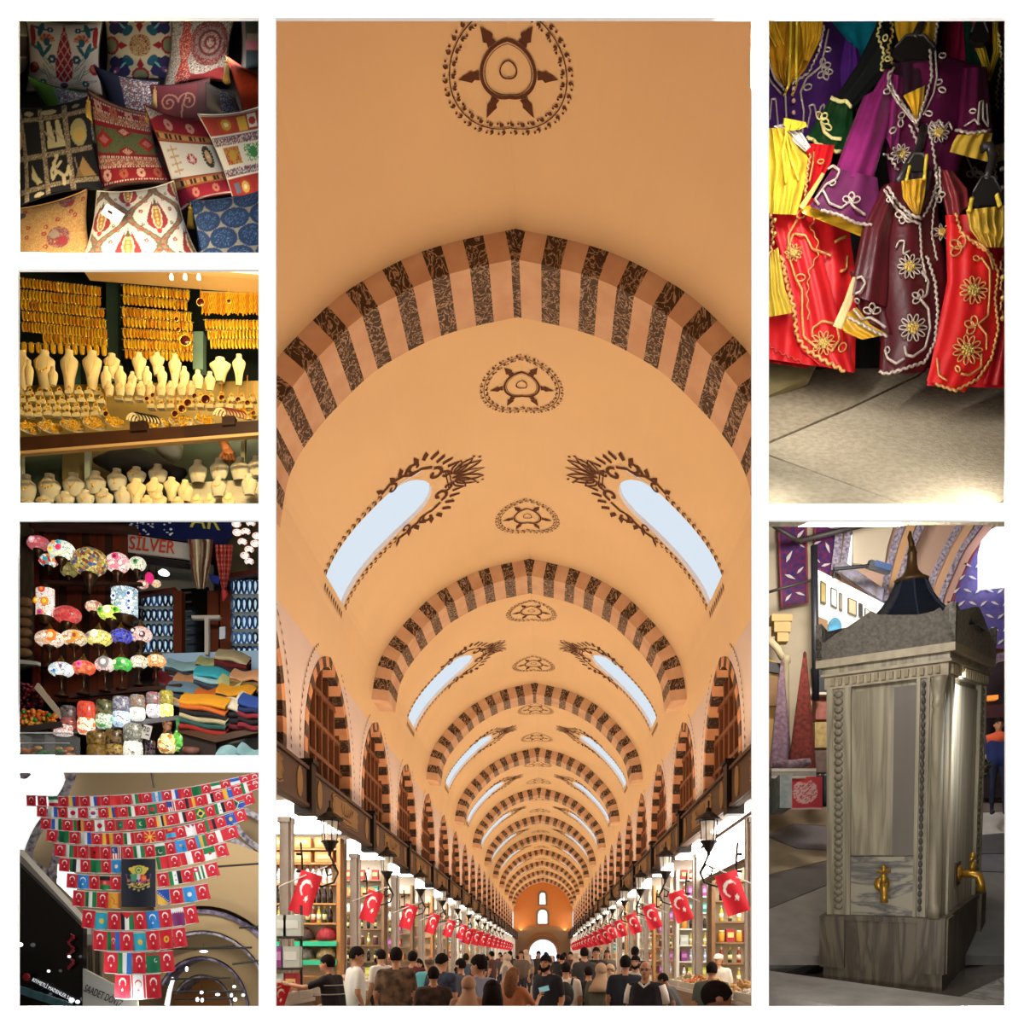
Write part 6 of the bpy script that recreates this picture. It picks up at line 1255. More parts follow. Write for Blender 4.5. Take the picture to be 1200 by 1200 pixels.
# shop sign
bl = slab('shop_banner', [(150, 604), (272, 604), (271, 628), (262, 638), (240, 636), (150, 624)], 5.6, .02, mat('#16205c', .5, var=.3, scale=12), 'blue shop banner with yellow letters cut by its edge', 'banner')
tx = text('AR', .155, mat('#d8cc4c', .5), bl, P(241, 612, 5.585)-bl.location and Matrix.Translation(P(241, 611, 5.585)-bl.location) @ Matrix.Rotation(R(6), 4, 'Y') @ FACE, ext=.004)
rr = random.Random(4); b = MB()
for i in range(26): x = rr.uniform(152, 205); b.ball(P(x, rr.uniform(611, 627), 5.585)-bl.location, (.006*rr.uniform(.6, 2), .003, .006*rr.uniform(.5, 1.5)), n=7, k=4)
b.build('white_blossom_print', mat('#e8ecf4', .6), bl)['kind'] = 'stuff'
sg = slab('silver_sign', [(150, 626), (222, 637), (222, 655), (150, 647)], 5.5, .02, mat('#c4c0b8', .6), 'pale grey sign board with red SİLVER lettering', 'sign')
text('SİLVER', .118, mat('#d8482c', .5), sg, Matrix.Translation(P(178, 639.5, 5.48)-sg.location) @ Matrix.Rotation(R(6), 4, 'Y') @ FACE, ext=.004, sx=.82)
slab('sign_beam', [(150, 649), (220, 659), (220, 664), (150, 655)], 5.52, .04, mat('#1c1414', .6), 'black beam under the pale grey sign', 'beam')
slab('wall_upper', [(160, 650), (250, 662), (250, 700), (160, 705)], 6.6, .02, mat('#a89c88', .8), None, None)['kind'] = 'structure'
slab('wall_lamps', [(262, 606), (309, 606), (309, 676), (262, 676)], 6.4, .02, mat('#8c7854', .8), None, None)['kind'] = 'structure'
b = MB(); b.lathe([(.035, 0), (.04, .01), (.02, .03)], 12); tag(b.build('ceiling_spot', mat('#f8f8f0', .4, emit=2.5), loc=P(192, 673, 6.2)), 'bright round spot lamp under the shop ceiling', 'lamp')
# hanging scarves
def scarf(lab, x0, x1, y0, y1, d, cols, tip, knot=None):
    t = thing('hanging_scarf', lab, 'scarf', P((x0+x1)/2, y0, d)); c = Cv(30, 24, cols[0], 1.0)
    if len(cols) > 2: [c.put(((c.X*7+.3*np.sin(c.Y*6)) % len(cols)).astype(int) == k, cc) for k, cc in enumerate(cols)]
    else: c.put((np.sin(c.X*70) > .2) & (np.sin(c.Y*60) > .2), cols[1])
    def fn(u, v):
        w = (1-tip)*(1-v)**1.3+tip if tip < 1 else 1; y = y1+(y0-y1)*v if False else None
        vv = 1-v; wid = tip+(1-tip)*(1-vv**1.5); x = (x0+x1)/2+(x1-x0)*(u-.5)*wid; return P(x, y0+(y1-y0)*vv, d-.03*math.sin(u*14))-t.location
    MB().grid(fn, 30, 24, colors=c.cols()).build('cloth', mat_col(.85), t, smooth=True)
    if knot: b = MB(); b.tube([P((x0+x1)/2, y1-2, d)-t.location, P((x0+x1)/2+1, y1+6, d)-t.location, P((x0+x1)/2-1, y1+14, d)-t.location], [.012, .022, .006], 8); b.build('knot', mat(knot, .8), t, smooth=True)
scarf('striped brown and cream scarf hanging under the sign', 220, 250, 632, 690, 5.2, ['#6d2c1c', '#a89474', '#c8bca0', '#8a7458', '#5c3020', '#b8ac94'], .35)
scarf('red scarf with small white dots gathered to a knot', 252, 273, 638, 690, 5.25, ['#a82c24', '#e0a090'], .25, '#a02830')
slab('blue_cloth', [(244, 672), (258, 676), (256, 684), (248, 682)], 5.4, .02, mat('#1c2c8c', .8), 'small blue cloth between the hanging scarves', 'cloth')
# wooden shop front and blue lit shelves
for (x0, x1, lab) in ((203, 213, 'brown wooden door post beside the dark window'), (243, 256, 'brown wooden pillar behind the striped scarf'), (258, 270, 'brown wooden pillar by the blue lit shelves')): slab('wood_pillar', [(x0, 692), (x1, 692), (x1, 772), (x0, 772)], 5.9, .06, mat('#7c3a1c', .45, var=.3, scale=6, wood=True), lab, 'pillar')
slab('wood_cornice', [(160, 694), (205, 688), (205, 692), (160, 699)], 5.9, .04, rwood, 'wooden cornice over the first blue shelves', 'cornice'); slab('wood_cornice', [(266, 672), (309, 665), (309, 670), (266, 678)], 5.85, .04, rwood, 'wooden cornice under the small globe lamps', 'cornice')
slab('dark_window', [(212, 690), (244, 688), (244, 770), (212, 770)], 6.2, .02, mat('#14110f', .2), 'dark shop window with grille behind the white stand', 'window')
for i in range(6): slab('window_bar', [(213, 694+i*11), (224, 693+i*11), (224, 694.5+i*11), (213, 695.5+i*11)], 6.15, .01, mat('#5c5648', .5), 'thin bar across the dark shop window', 'bar')['group'] = 'window bars'
b = MB(); q = u_(5.6); b.box((0, 0, 44*q), (33*q, .03, 4*q)); b.box((1*q, 0, 21*q), (4.5*q, .03, 42*q)); tag(b.build('display_stand', mat('#c8c0b4', .6), loc=P(242, 768, 5.6)), 'plain white T shaped stand before the window', 'stand')
slab('paper_card', [(257, 735), (264, 734), (264, 748), (257, 749)], 5.5, .01, mat('#c8d4e4', .7), 'small pale blue card hanging on the wood', 'card')
glow = mat('#bfe0f4', .5, emit=.75); bead = [mat('#2c4a8c', .3), mat('#14284c', .3), mat('#4c7cc0', .3), mat('#101828', .3)]
def bead_case(lab, x0, x1, ys, d, seed):
    t = thing('bead_cabinet', lab, 'cabinet', P((x0+x1)/2, ys[-1], d)); q = u_(d); w = (x1-x0)*q; H = (ys[-1]-ys[0])*q
    b = MB(); b.box((0, .06, H/2), (w, .01, H)); b.build('lit_back', glow, t)
    for y in ys[1:]: b = MB(); b.box((0, .02, (ys[-1]-y)*q), (w, .08, .012)); b.build('shelf_board', mat('#a8a498', .5), t)
    rr = random.Random(seed)
    for r in range(len(ys)-1):
        n = max(4, int((x1-x0)/6.5)); hh = (ys[r+1]-ys[r])*q
        for i in range(n):
            x = x0+(x1-x0)*(i+.5)/n; c = P(x, ys[r+1], d-.02)+Vector((0, 0, hh*.48)); rx, rz = 2.6*q, hh*.36
            b = MB(); b.tube([(rx*math.cos(a), .006*math.sin(2*a), rz*math.sin(a)) for a in np.linspace(0, 2*math.pi, 13)[:-1]], .0075, 6, closed=True); o = b.build('bead_necklace', rr.choice(bead) if r < 3 else rr.choice(bead[1:3]), loc=c, smooth=True); tag(o, 'string of blue beads on a lit cabinet shelf', 'necklace', 'strings of blue beads')
    return t
bead_case('blue lit bead cabinet behind the orange lamp', 164, 204, [694, 712, 729, 747, 766], 6.0, 1)
bead_case('blue lit bead cabinet under the small globe lamps', 270, 309, [676, 698, 719, 739, 756, 768], 5.95, 2)
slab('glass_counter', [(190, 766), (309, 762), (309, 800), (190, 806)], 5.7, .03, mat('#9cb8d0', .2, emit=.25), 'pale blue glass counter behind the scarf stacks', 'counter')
# folded scarves
def stack(x0, x1, y0, cols, d, lift=6.0, lab='', slant=0):
    for i, c in enumerate(cols):
        yb = y0-i*lift; q = u_(d); w = (x1-x0)*q; th = lift*q*.9; M = Q((x0+x1)/2+slant*i, yb, d, 22, -14); t = MB()
        def fn(u, v, w=w, th=th, i=i):
            a = 2*math.pi*v; yy = math.cos(a); zz = math.sin(a); sx = 1-.06*abs(yy); return ((u-.5)*w*sx, .07*(abs(yy)**.35)*(1 if yy > 0 else -1), th*.55*(abs(zz)**.6)*(1 if zz > 0 else -1)+.006*math.sin(u*7+i)+(.012*math.sin(u*5+i*2)*(i == len(cols)-1)))
        t.grid(fn, 12, 16); o = t.build('folded_scarf', mat(c, .85, var=.12, scale=18), M=M, smooth=True); nm = CN.get(c, 'dark'); tag(o, '%s folded scarf %s' % (nm, lab if i == len(cols)-1 else 'within the pile '+lab), 'scarf', 'folded scarves '+lab)
CN = {'#e8a020': 'golden yellow', '#d86c28': 'orange', '#1c1a20': 'black', '#c8b890': 'beige', '#2c5c58': 'dark teal', '#a82820': 'red', '#e8dcc0': 'cream', '#1c2c5c': 'navy', '#2c4c9c': 'blue', '#8c2430': 'crimson', '#3cb8cc': 'turquoise', '#a8d8e0': 'pale blue', '#4c3028': 'brown', '#d8a074': 'tan', '#8a6a3c': 'ochre', '#d8789c': 'pink', '#6c8ca0': 'grey blue', '#3c4c5c': 'slate', '#b8b0a4': 'grey', '#6c1c24': 'maroon', '#c8cc8c': 'pale green', '#3c2c34': 'plum', '#5c8c84': 'sea green'}
stack(196, 245, 790, ['#4c3028', '#3c4c5c', '#a8d8e0'], 5.45, 4.5, 'under the glass counter'); stack(232, 262, 786, ['#3c2c34', '#1c1a20', '#c8cc8c'], 5.5, 5, 'beside the dark bundle'); stack(254, 292, 788, ['#4c3028', '#3c2c34', '#6c1c24', '#c8b890'], 5.4, 6, 'in the dark bundle')
stack(182, 214, 802, ['#2c5c58', '#8c2430'], 5.25, 6, 'next to the orange lamp'); stack(206, 236, 806, ['#8c2430', '#d8789c', '#d8a074'], 5.2, 5, 'in the pink pile'); stack(230, 272, 806, ['#3c2c34', '#3c4c5c', '#a8d8e0', '#3cb8cc'], 5.15, 5.5, 'topped with turquoise'); stack(258, 284, 806, ['#a82820', '#c8cc8c'], 5.05, 5, 'under the pale green fold'); stack(272, 308, 803, ['#8a6a3c', '#8a6a3c', '#d8a074'], 5.1, 5.5, 'topped with tan')
stack(198, 238, 824, ['#b8b0a4', '#d8a074', '#3c4c5c', '#6c8ca0'], 4.95, 5.5, 'topped with grey blue'); stack(230, 260, 826, ['#3c4c5c', '#d86c28', '#d86c28'], 4.9, 6, 'in the orange pile'); stack(256, 298, 822, ['#3c2c34', '#1c1a20', '#e8a020'], 4.92, 6, 'topped with yellow by the navy fold'); stack(280, 308, 828, ['#1c2c5c', '#e8dcc0'], 4.8, 6, 'in the striped navy pile')
stack(214, 268, 852, ['#a82820', '#2c5c58', '#c8b890', '#1c1a20', '#d86c28', '#e8a020'], 4.68, 6.2, 'in the tall pile on the table corner'); stack(250, 292, 846, ['#6c1c24', '#1c1a20', '#1c1a20', '#e8dcc0'], 4.74, 6.5, 'topped with cream'); stack(282, 308, 848, ['#8c2430', '#1c1a20', '#8c2430', '#1c2c5c', '#2c4c9c'], 4.66, 6.5, 'topped with blue')
t = thing('wooden_table', 'dark wooden table carrying piles of folded scarves', 'table', P(256, 862, 4.6)); rel = lambda x, y, d: P(x, y, d)-t.location
def part(nm, pts, d, th, m):
    b = MB(); c = [rel(x, y, d) for x, y in pts]; n = len(c); v = Vector((0, th, 0)); b.add(c+[p+v for p in c], [tuple(range(n)), tuple(range(2*n-1, n-1, -1))]+[(i, i+n, (i+1) % n+n, (i+1) % n) for i in range(n)]); return b.build(nm, m, t)
part('table_top', [(208, 850), (252, 862), (308, 850), (308, 857), (253, 870), (208, 858)], 4.62, .05, mat('#5c3a1c', .45, var=.3, scale=8)); part('side_panel', [(210, 856), (253, 868), (253, 890), (210, 890)], 4.64, .02, mat('#2c1a0c', .6)); part('inner_panel', [(253, 868), (308, 856), (308, 890), (253, 890)], 4.72, .02, mat('#5c5a54', .6))
o = stack(256, 292, 886, ['#a8d8e0'], 4.5, 9, 'lying below the wooden table'); stack(280, 308, 888, ['#5c8c84', '#a8d8e0'], 4.55, 6, 'below the table edge')
# ================================================================ FLAG BUNTING UNDER THE BAZAAR VAULT
casing('flag', mat('#7a6c58', .9), 7.45, mat('#a08c6c', .9))
area('hall_fill', P(160, 901, 3.62), P(165, 1040, 5.0), .9, .06, 19, (1, .97, .93)); area('hall_fill', P(160, 1182, 3.62), P(165, 1040, 5.0), .9, .06, 2, (1, .97, .93))  # added strips hidden above and below the opening brighten the bunting
area('hall_fill', P(200, 902, 5.8), P(230, 1060, 7.2), 1.0, .1, 34, (1, .93, .82)); area('hall_fill', P(235, 1182.5, 5.5), P(240, 1090, 7.2), .5, .1, 9, (1, .93, .82)); area('hall_fill', P(120, 1182.5, 4.6), P(118, 1160, 5.6), .4, .05, 3, (1, 1, 1))  # added out of view to lift the dark vault and the pale sign
cx4 = lambda x, y: (10+x/4, 895+y/4)
FW = .78
def F(): return Cv(30, 38, '#c8182e', FW)
def f_tr():
    c = F(); c.disc(.39, .66, .2, '#f4ecec'); c.disc(.39, .615, .16, '#c8182e'); c.rect(0, 0, 1, .505, '#c8182e'); c.star(.39, .35, .095, '#f4ecec'); return c
def vs(*cols):
    c = F(); n = len(cols); [c.rect(FW*i/n, 0, FW*(i+1)/n+.01, 1.01, k) for i, k in enumerate(cols)]; return c
def hs(*cols):
    c = F(); n = len(cols); [c.rect(0, 1-(i+1)/n-.005, 1, 1.01-i/n, k) for i, k in enumerate(cols)]; return c
def solid(k): c = F(); c.rect(0, 0, 1, 1.01, k); return c
G, Wh, Re, Bu, Yl, Kk = '#0f7a44', '#e8ecec', '#c8182e', '#1f5cc0', '#e8b83c', '#181a24'
def f_korea(): c = solid(Wh); c.disc(.39, .5, .18, '#c02840'); c.put(((c.X-.39)**2+(c.Y-.5)**2 < .0324) & (c.Y < .5), '#24408c'); [c.rect(x, y, x+.12, y+.09, '#30343c') for x, y in ((.06, .82), (.6, .82), (.06, .1), (.6, .1))]; return c
def f_japan(): c = solid(Wh); c.disc(.39, .5, .22, '#c8182e'); return c
def f_brazil(): c = solid(G); c.poly([(.39, .92), (.72, .5), (.39, .08), (.06, .5)], '#e8d03c'); c.disc(.39, .5, .17, '#1c2c6c'); return c
def f_mac():
    c = solid(Re)
    for k in range(8): a = k*math.pi/4; c.poly([(.39, .5), (.39+.7*math.cos(a-.13), .5+.7*math.sin(a-.13)), (.39+.7*math.cos(a+.13), .5+.7*math.sin(a+.13))], '#e8b03c')
    c.disc(.39, .5, .15, '#e8b03c'); return c
def f_kaz(): c = solid('#2ca8c8'); c.disc(.39, .45, .14, '#d8b83c'); c.rect(0, .92, 1, .97, '#d8c878'); return c
def f_kyr(): c = solid(Re); c.disc(.39, .5, .18, '#e8b83c'); c.disc(.39, .5, .08, '#c83c28'); return c
def f_turkm(): c = solid('#0c7048'); c.rect(0, .82, 1, .94, '#a83c30'); c.line([(.55+.08*math.cos(t), .6+.08*math.sin(t)) for t in np.linspace(2, 5.5, 9)], .03, Wh); return c
def f_trnc(): c = solid(Wh); c.rect(.05, 0, .13, 1.1, Re); c.rect(.65, 0, .73, 1.1, Re); c.disc(.39, .62, .17, Re); c.disc(.39, .59, .14, Wh); c.star(.39, .36, .08, Re); return c
def f_uig(k='#2080d0'): c = solid(k); c.disc(.39, .62, .2, Wh); c.disc(.39, .57, .17, k); c.star(.39, .33, .09, Wh); return c
def f_az(): c = vs('#0f7a44', '#c83040', '#2464c0'); c.disc(.39, .55, .11, Wh); c.disc(.39, .52, .09, '#c83040'); c.star(.39, .4, .05, Wh); return c
def f_pal(): c = vs(Kk, Wh, G); c.poly([(0, 1), (FW, 1), (FW/2, .6)], Re); return c
def f_qat(): c = solid('#7c2c6c'); c.rect(0, .8, 1, 1.01, Wh); [c.poly([(x, .82), (x+.05, .7), (x+.1, .82)], Wh) for x in np.arange(0, .78, .1)]; return c
def f_bos(): c = solid('#2050b0'); c.poly([(.02, .75), (.02, .05), (.76, .05)], '#e8b83c'); [c.disc(.06+.1*k, .84-.1*k, .03, Wh) for k in range(8)]; return c
def f_som(): c = solid('#3090d8'); c.disc(.39, .5, .15, Wh); return c
def f_alg(): c = hs('#0f7a44', Wh); c.disc(.39, .5, .1, '#c02838'); return c
def f_rsa(): c = hs('#c83040', '#1f50b8'); c.rect(0, .40, 1, .60, Wh); c.rect(0, .43, 1, .57, G); c.poly([(0, 1), (.36, .5), (0, 0)], Wh); c.poly([(0, .92), (.3, .5), (0, .08)], G); c.poly([(0, .72), (.16, .5), (0, .28)], Kk); return c
def f_us(): c = vs(*[Re if k % 2 == 0 else Wh for k in range(9)]); c.rect(0, .45, .45, 1.01, '#24408c'); return c
def f_my(): c = f_us(); c.disc(.2, .72, .12, '#e8d03c'); c.disc(.23, .72, .1, '#24408c'); return c
def f_pak(): c = solid('#0c6840'); c.rect(0, .78, 1, 1.01, Wh); c.disc(.39, .38, .2, Wh); c.disc(.43, .42, .18, '#0c6840'); return c
def f_bang(): c = solid('#0c7048'); c.disc(.37, .5, .2, '#d03040'); return c
def f_alb(): c = solid('#c81828'); c.star(.39, .5, .2, '#28181c', 6, .2); return c
def f_kos(): c = solid('#2450b0'); c.disc(.39, .5, .13, '#d8b84c', .18); [c.star(.12+.1*k, .85, .04, Wh) for k in range(6)]; return c
def f_mal(): c = solid('#c83040'); c.rect(.2, .18, .58, .82, '#0c7048'); c.disc(.39, .5, .08, '#50a0a0'); return c
def f_mau(): c = solid('#0c7048'); c.disc(.39, .5, .18, '#d8d8a0'); c.disc(.45, .5, .16, '#0c7048'); return c
def f_afg(): c = hs('#14161c', '#c83040', '#0c8040'); c.disc(.39, .5, .12, '#d88878'); return c
def f_mon(): c = solid(Re); c.rect(0, .2, 1, .6, '#40a8d8'); c.rect(.2, .78, .55, .9, '#e8b03c'); return c
def f_nep(): c = solid(Wh); c.poly([(.0, 1), (.78, 1), (.6, .75), (.4, .98), (.3, .7)], '#a83070'); return c
def f_bah(): c = solid('#2c90d8'); c.poly([(.3, .7), (.55, .55), (.45, .3), (.6, .35)], '#20242c'); c.disc(.38, .58, .1, '#d8a83c'); return c
def f_bhu(): c = solid('#d8982c'); c.put(c.X > .6, '#c86c28'); c.line([(.2, .7), (.4, .5), (.35, .3), (.55, .25)], .08, '#c86c28'); return c
def f_abk(): c = vs(G, Wh, G, Wh, G, Wh); c.rect(0, .62, .34, 1.01, '#c83048'); c.disc(.16, .8, .08, Wh); return c
def f_syr(a, b): c = vs(a, Wh, b); c.star(.39, .68, .07, '#0f7a44'); c.star(.39, .35, .07, '#0f7a44'); return c
def f_zan(): return vs(G, Re, Kk, '#e8943c')
def f_arg(): c = vs('#4c94d8', Wh, '#4c94d8'); c.disc(.39, .5, .07, '#d8c060'); return c
def f_jp(): return f_japan()
FM = {}
def fmesh(key, fn, w, h):
    k = (key, w, h)
    if k not in FM:
        c = FM.get(key)
        if c is None: c = FM[key] = fn()
        sd = (hash(key) if False else sum(map(ord, key))) % 7
        FM[k] = MB().grid(lambda u, v: ((u-.5)*w, .004*math.sin(6*u+sd)*(1.2-v)+.006*(1-v), (v-1)*h), c.nu, c.nv, colors=c.cols()).mesh('flag', fl_mat, True)
    return FM[k]
D = dict(T=f_tr, KR=f_korea, JP=f_japan, BR=f_brazil, MC=f_mac, KZ=f_kaz, KG=f_kyr, TM=f_turkm, CY=f_trnc, UG=f_uig, AZ=f_az, PS=f_pal, QA=f_qat, BA=f_bos, SO=f_som, DZ=f_alg, ZA=f_rsa, US=f_us, MY=f_my, PK=f_pak, BD=f_bang, AL=f_alb, XK=f_kos, MV=f_mal, MR=f_mau, AF=f_afg, MN=f_mon, NP=f_nep, BH=f_bah, BT=f_bhu, AB=f_abk, ZN=f_zan, AR=f_arg,
  IT=lambda: vs(G, Wh, Re), HU=lambda: vs(Wh, G, Re), RU=lambda: vs(Wh, Bu, Re), FR=lambda: vs(Bu, Wh, Re), DE=lambda: vs(Kk, Re, Yl), RO=lambda: vs(Yl, Bu, Re), CN=lambda: solid('#d82830'), SA=lambda: solid('#0c7040'), IR=lambda: hs(G, Wh, Re), NL=lambda: hs(Bu, Wh, Re), YE=lambda: vs(Re, Wh, Kk), UA=lambda: vs(Yl, Bu), ES=lambda: vs(Yl, Re, Yl), UZ=lambda: vs(G, Wh, '#2c74d0'), SY=lambda: f_syr(G, Kk), IQ=lambda: f_syr(Re, Kk), IL=lambda: vs(Wh, Wh, Bu), PE=lambda: vs(Wh, Re), MT=lambda: vs(Re, Wh), RW=lambda: vs('#2c94d0', '#d8b04c', G), KE=lambda: vs(G, Re, Kk), PT=lambda: vs(G, Re, Re), LY=lambda: vs(Wh, G, Wh), DEH=lambda: vs('#e8b83c', '#d8dcdc', Kk, '#e8a83c'), SL=lambda: vs(Bu, Wh, G), SI=lambda: vs(G, Kk, Wh), NG=lambda: vs(G, Wh, G))
ROWS = [((80, 148), (1172, 38), 36, 48, 'T T IR T RO T RU T CN T HU T AR T RU T SA T IR T NL T T'), ((132, 196), (1172, 66), 50, 50, 'T IL T JP T KR T RO T IT T BD T US T DE T YE T UA T IT T'), ((150, 252), (1142, 132), 50, 54, 'T SL T ZN T JP T MV T MR T DEH T YE T BR T SY T ZA T'), ((180, 306), (1102, 208), 52, 56, 'T SA T IL T ES T IT T MC T MN T NP T KE T XK T'),
        ((215, 372), (1062, 286), 45, 60, 'T HU T AL T MY T NG T PK T BH T RW T PE T'), ((240, 440), (528, 450), 4, 62, 'T SI T SA T SO'), ((690, 438), (1018, 368), 6, 62, 'PT T MT T DZ T'), ((275, 514), (526, 526), 3, 66, 'T UG T AF T'), ((692, 514), (974, 458), 6, 66, 'T SY T AB T'), ((303, 592), (524, 604), 3, 74, 'T NG T BT'), ((694, 590), (932, 560), 5, 74, 'BA T SO T'),
        ((350, 682), (876, 660), 22, 86, 'T KZ T PS T UG T QA T'), ((400, 780), (826, 764), 14, 92, 'T AZ T KZ T KG T'), ((450, 880), (770, 874), 8, 100, 'T UZ T TM T'), ((500, 986), (712, 984), 4, 114, 'T CY T')]
FD = 4.7
nm = ['topmost', 'second', 'third', 'fourth', 'fifth']
for ri, (a, c, sag, h, seq) in enumerate(ROWS):
    A, C = P(*cx4(*a), FD), P(*cx4(*c), FD); seq = seq.split(); n = len(seq); up = lambda t: A.lerp(C, t)+Vector((0, .12*math.sin(math.pi*t)*(ri < 5)*.4, -sag*4*t*(1-t)/4*FD/1000))
    labs = ['longest topmost line of national flag bunting', 'second line of flag bunting with the Korean flag', 'third line of flag bunting with the Brazilian flag', 'fourth line of flag bunting with the sunburst flag', 'fifth line of flag bunting above the dark crest', 'bunting line ending in blue beside the crest top', 'bunting line starting in green beside the crest top', 'bunting line with the Afghan flag beside the crest', 'bunting line with the Syrian flag beside the crest', 'bunting line with the orange dragon flag by the crest', 'bunting line starting with blue and yellow by the crest', 'bunting line with the Palestinian flag under the crest', 'bunting line of seven flags with a yellow sun emblem', 'bunting line of five flags with a green carpet flag', 'lowest bunting line of three flags']
    t = thing('flag_bunting', labs[ri], 'bunting', A)
    MB().tube([up(i/24)-A for i in range(25)], .0025, 5).build('cord', mat('#d8d4d0', .7), t)
    bot = MB().tube([up(i/24)-A+Vector((0, .004, -h/4*FD/1000)) for i in range(25)], .0022, 5).build('lower_cord', mat('#e0dcd8', .7), t)
    for i, k in enumerate(seq):
        p0, p1 = up(i/n), up((i+1)/n); w = (p1-p0).length*.985; hh = h/4*FD/1000
        o = link('flag', fmesh(k, D[k], round(w, 3), round(hh, 3)), t, (p0+p1)/2-A); o.rotation_euler = (R(random.uniform(-3, 3)), math.atan2(-(p1-p0).z, (p1-p0).x), R(random.uniform(-7, 7)))
# crest banner
c = Cv(48, 72, '#0d1626', .66)
c.poly([(.12+.42*i/12, .80+.06*math.sin(i*math.pi/12)+(.015 if i % 2 else 0)) for i in range(13)]+[(.45, .68), (.38, .58), (.28, .58), (.21, .68)], '#c8b048'); c.disc(.33, .77, .075, '#3c8c3c'); c.disc(.33, .77, .05, '#d8d090'); c.disc(.33, .77, .035, '#2c7c34')
c.poly([(.16, .68), (.3, .7), (.28, .52), (.18, .54)], '#4c8c6c'); c.poly([(.36, .68), (.48, .66), (.5, .54), (.38, .5)], '#c83c38'); c.disc(.44, .6, .045, '#e07838'); c.disc(.33, .62, .035, '#b8c0c8', .07); c.disc(.36, .52, .05, '#a84c9c', .03)
for i in range(26): r_ = random.Random(i); c.disc(.12+.44*r_.random(), .42+.08*r_.random(), .018, r_.choice(['#b8a048', '#8a7438', '#d8c878', '#6c5830']))
for s in (-1, 1): c.line([(.33+s*.13, .52), (.33+s*.23, .6), (.33+s*.24, .68)], .02, '#5c3c7c'); c.disc(.33+s*.2, .55, .03, '#a8684c'); c.line([(.33+s*.1, .46), (.33+s*.22, .47)], .02, '#b8a070')
for x, y in ((.24, .37), (.33, .35), (.42, .38), (.15, .42), (.52, .42)): c.disc(x, y, .022, '#a8a070')
c.line([(.2, .44), (.33, .40), (.46, .44)], .02, '#c8b058')
A, B_ = P(*cx4(529, 446), 4.66), P(*cx4(690, 672), 4.66); w, h = (B_-A).x, (A-B_).z
tag(MB().grid(lambda u, v: (u*w, .006*math.sin(u*6), (v-1)*h), c.nu, c.nv, colors=c.cols()).build('crest_banner', fl_mat, loc=A, smooth=True), 'dark navy banner with a golden and coloured crest', 'banner')
# vault behind: window light, painted bands, nested arches
rim = mat('#4d4a66', .8, hex2='#b8b4bc', scale=26); rim2 = mat('#2c2444', .8, hex2='#8a84a0', scale=18); beige = mat('#a8926e', .85); beige2 = mat('#8c7858', .85)
def pane_poly(name, pts, d, m, lab, kind=True, th=.02):
    o = slab(name, [cx4(*p) for p in pts], d, th, m, None, None); struct(o, lab); return o
pane_poly('window_101', [(20, 20), (250, 30), (262, 80), (225, 150), (150, 260), (90, 390), (60, 430), (20, 400)], 7.3, mat('#f4f6fa', .5, emit=1.0), 'bright daylight window at the springing of the vault')
pane_poly('window_102', [(230, 470), (320, 520), (310, 640), (225, 560)], 7.28, mat('#f4f6fa', .5, emit=1.0), 'bright lower window pane behind the bunting')
def bandcurve(pts, w, d, m, lab, name='trim_%d', n=[70]):
    n[0] += 1; q = d/1000; b = MB(); pp = [cx4(*p) for p in pts]
    fine = []
    for i in range(len(pp)-1): fine += [(pp[i][0]+(pp[i+1][0]-pp[i][0])*t/4, pp[i][1]+(pp[i+1][1]-pp[i][1])*t/4) for t in range(4)]
    fine.append(pp[-1])
    for _ in range(2): fine = [fine[0]]+[((fine[i-1][0]+2*fine[i][0]+fine[i+1][0])/4, (fine[i-1][1]+2*fine[i][1]+fine[i+1][1])/4) for i in range(1, len(fine)-1)]+[fine[-1]]
    b.ribbon(fine, w/4, lambda x, y: P(x, y, d)); struct(b.build(name % n[0], m), lab)
PB = 'painted blue and white border along the vault rib'
bandcurve([(300, 40), (270, 130), (200, 220), (130, 320), (85, 430), (120, 480), (200, 530)], 42, 7.22, rim, PB); bandcurve([(245, 270), (225, 420), (200, 500), (215, 540)], 34, 7.2, rim, PB); bandcurve([(45, 45), (75, 60), (95, 40)], 30, 7.2, rim, PB)
bandcurve([(985, 410), (1060, 450), (1120, 520), (1180, 620)], 42, 7.15, rim2, PB); bandcurve([(1085, 210), (1140, 235), (1180, 255)], 28, 7.2, rim, PB); bandcurve([(1000, 335), (1080, 370), (1180, 440)], 26, 7.2, rim, PB); bandcurve([(1060, 280), (1110, 350), (1180, 400)], 26, 7.2, rim, PB)
bandcurve([(1180, 650), (1100, 600), (1040, 530), (1030, 515), (1080, 520), (1180, 570)], 18, 7.18, rim, PB)
def annulus(cx, cy, r0, r1, d, m, lab, sq=1.0, a0=0, a1=180, n=[120]):
    n[0] += 1; b = MB(); A = [R(a0+(a1-a0)*i/28) for i in range(29)]; pt = lambda r, a: cx4(cx+r*math.cos(a), cy-r*sq*math.sin(a)); v = Vector((0, .25, 0))
    vs_ = [P(*pt(r0, a), d) for a in A]+[P(*pt(r1, a), d) for a in A]; b.add(vs_+[p+v for p in vs_], [(i, i+1, 29+i+1, 29+i) for i in range(28)]+[(i, 58+i, 58+i+1, i+1) for i in range(28)]); trim(struct(b.build('trim_%d' % n[0], m), lab), 'flag')
for k, (r0, r1, d, m) in enumerate(((430, 700, 7.0, beige), (330, 400, 6.8, beige), (225, 320, 6.85, beige2), (150, 215, 7.0, beige))): annulus(905, 1160, r0, r1, d, m, 'beige plastered vault ring receding behind the bunting', 1.15, 0 if k else 0, 118 if k == 0 else 150)
for k, (r, w, d, m) in enumerate(((415, 16, 6.78, rim2), (325, 10, 6.74, rim), (220, 10, 6.8, rim2), (145, 8, 6.95, rim))): annulus(905, 1160, r-w, r, d, m, PB, 1.15, 0, 150)
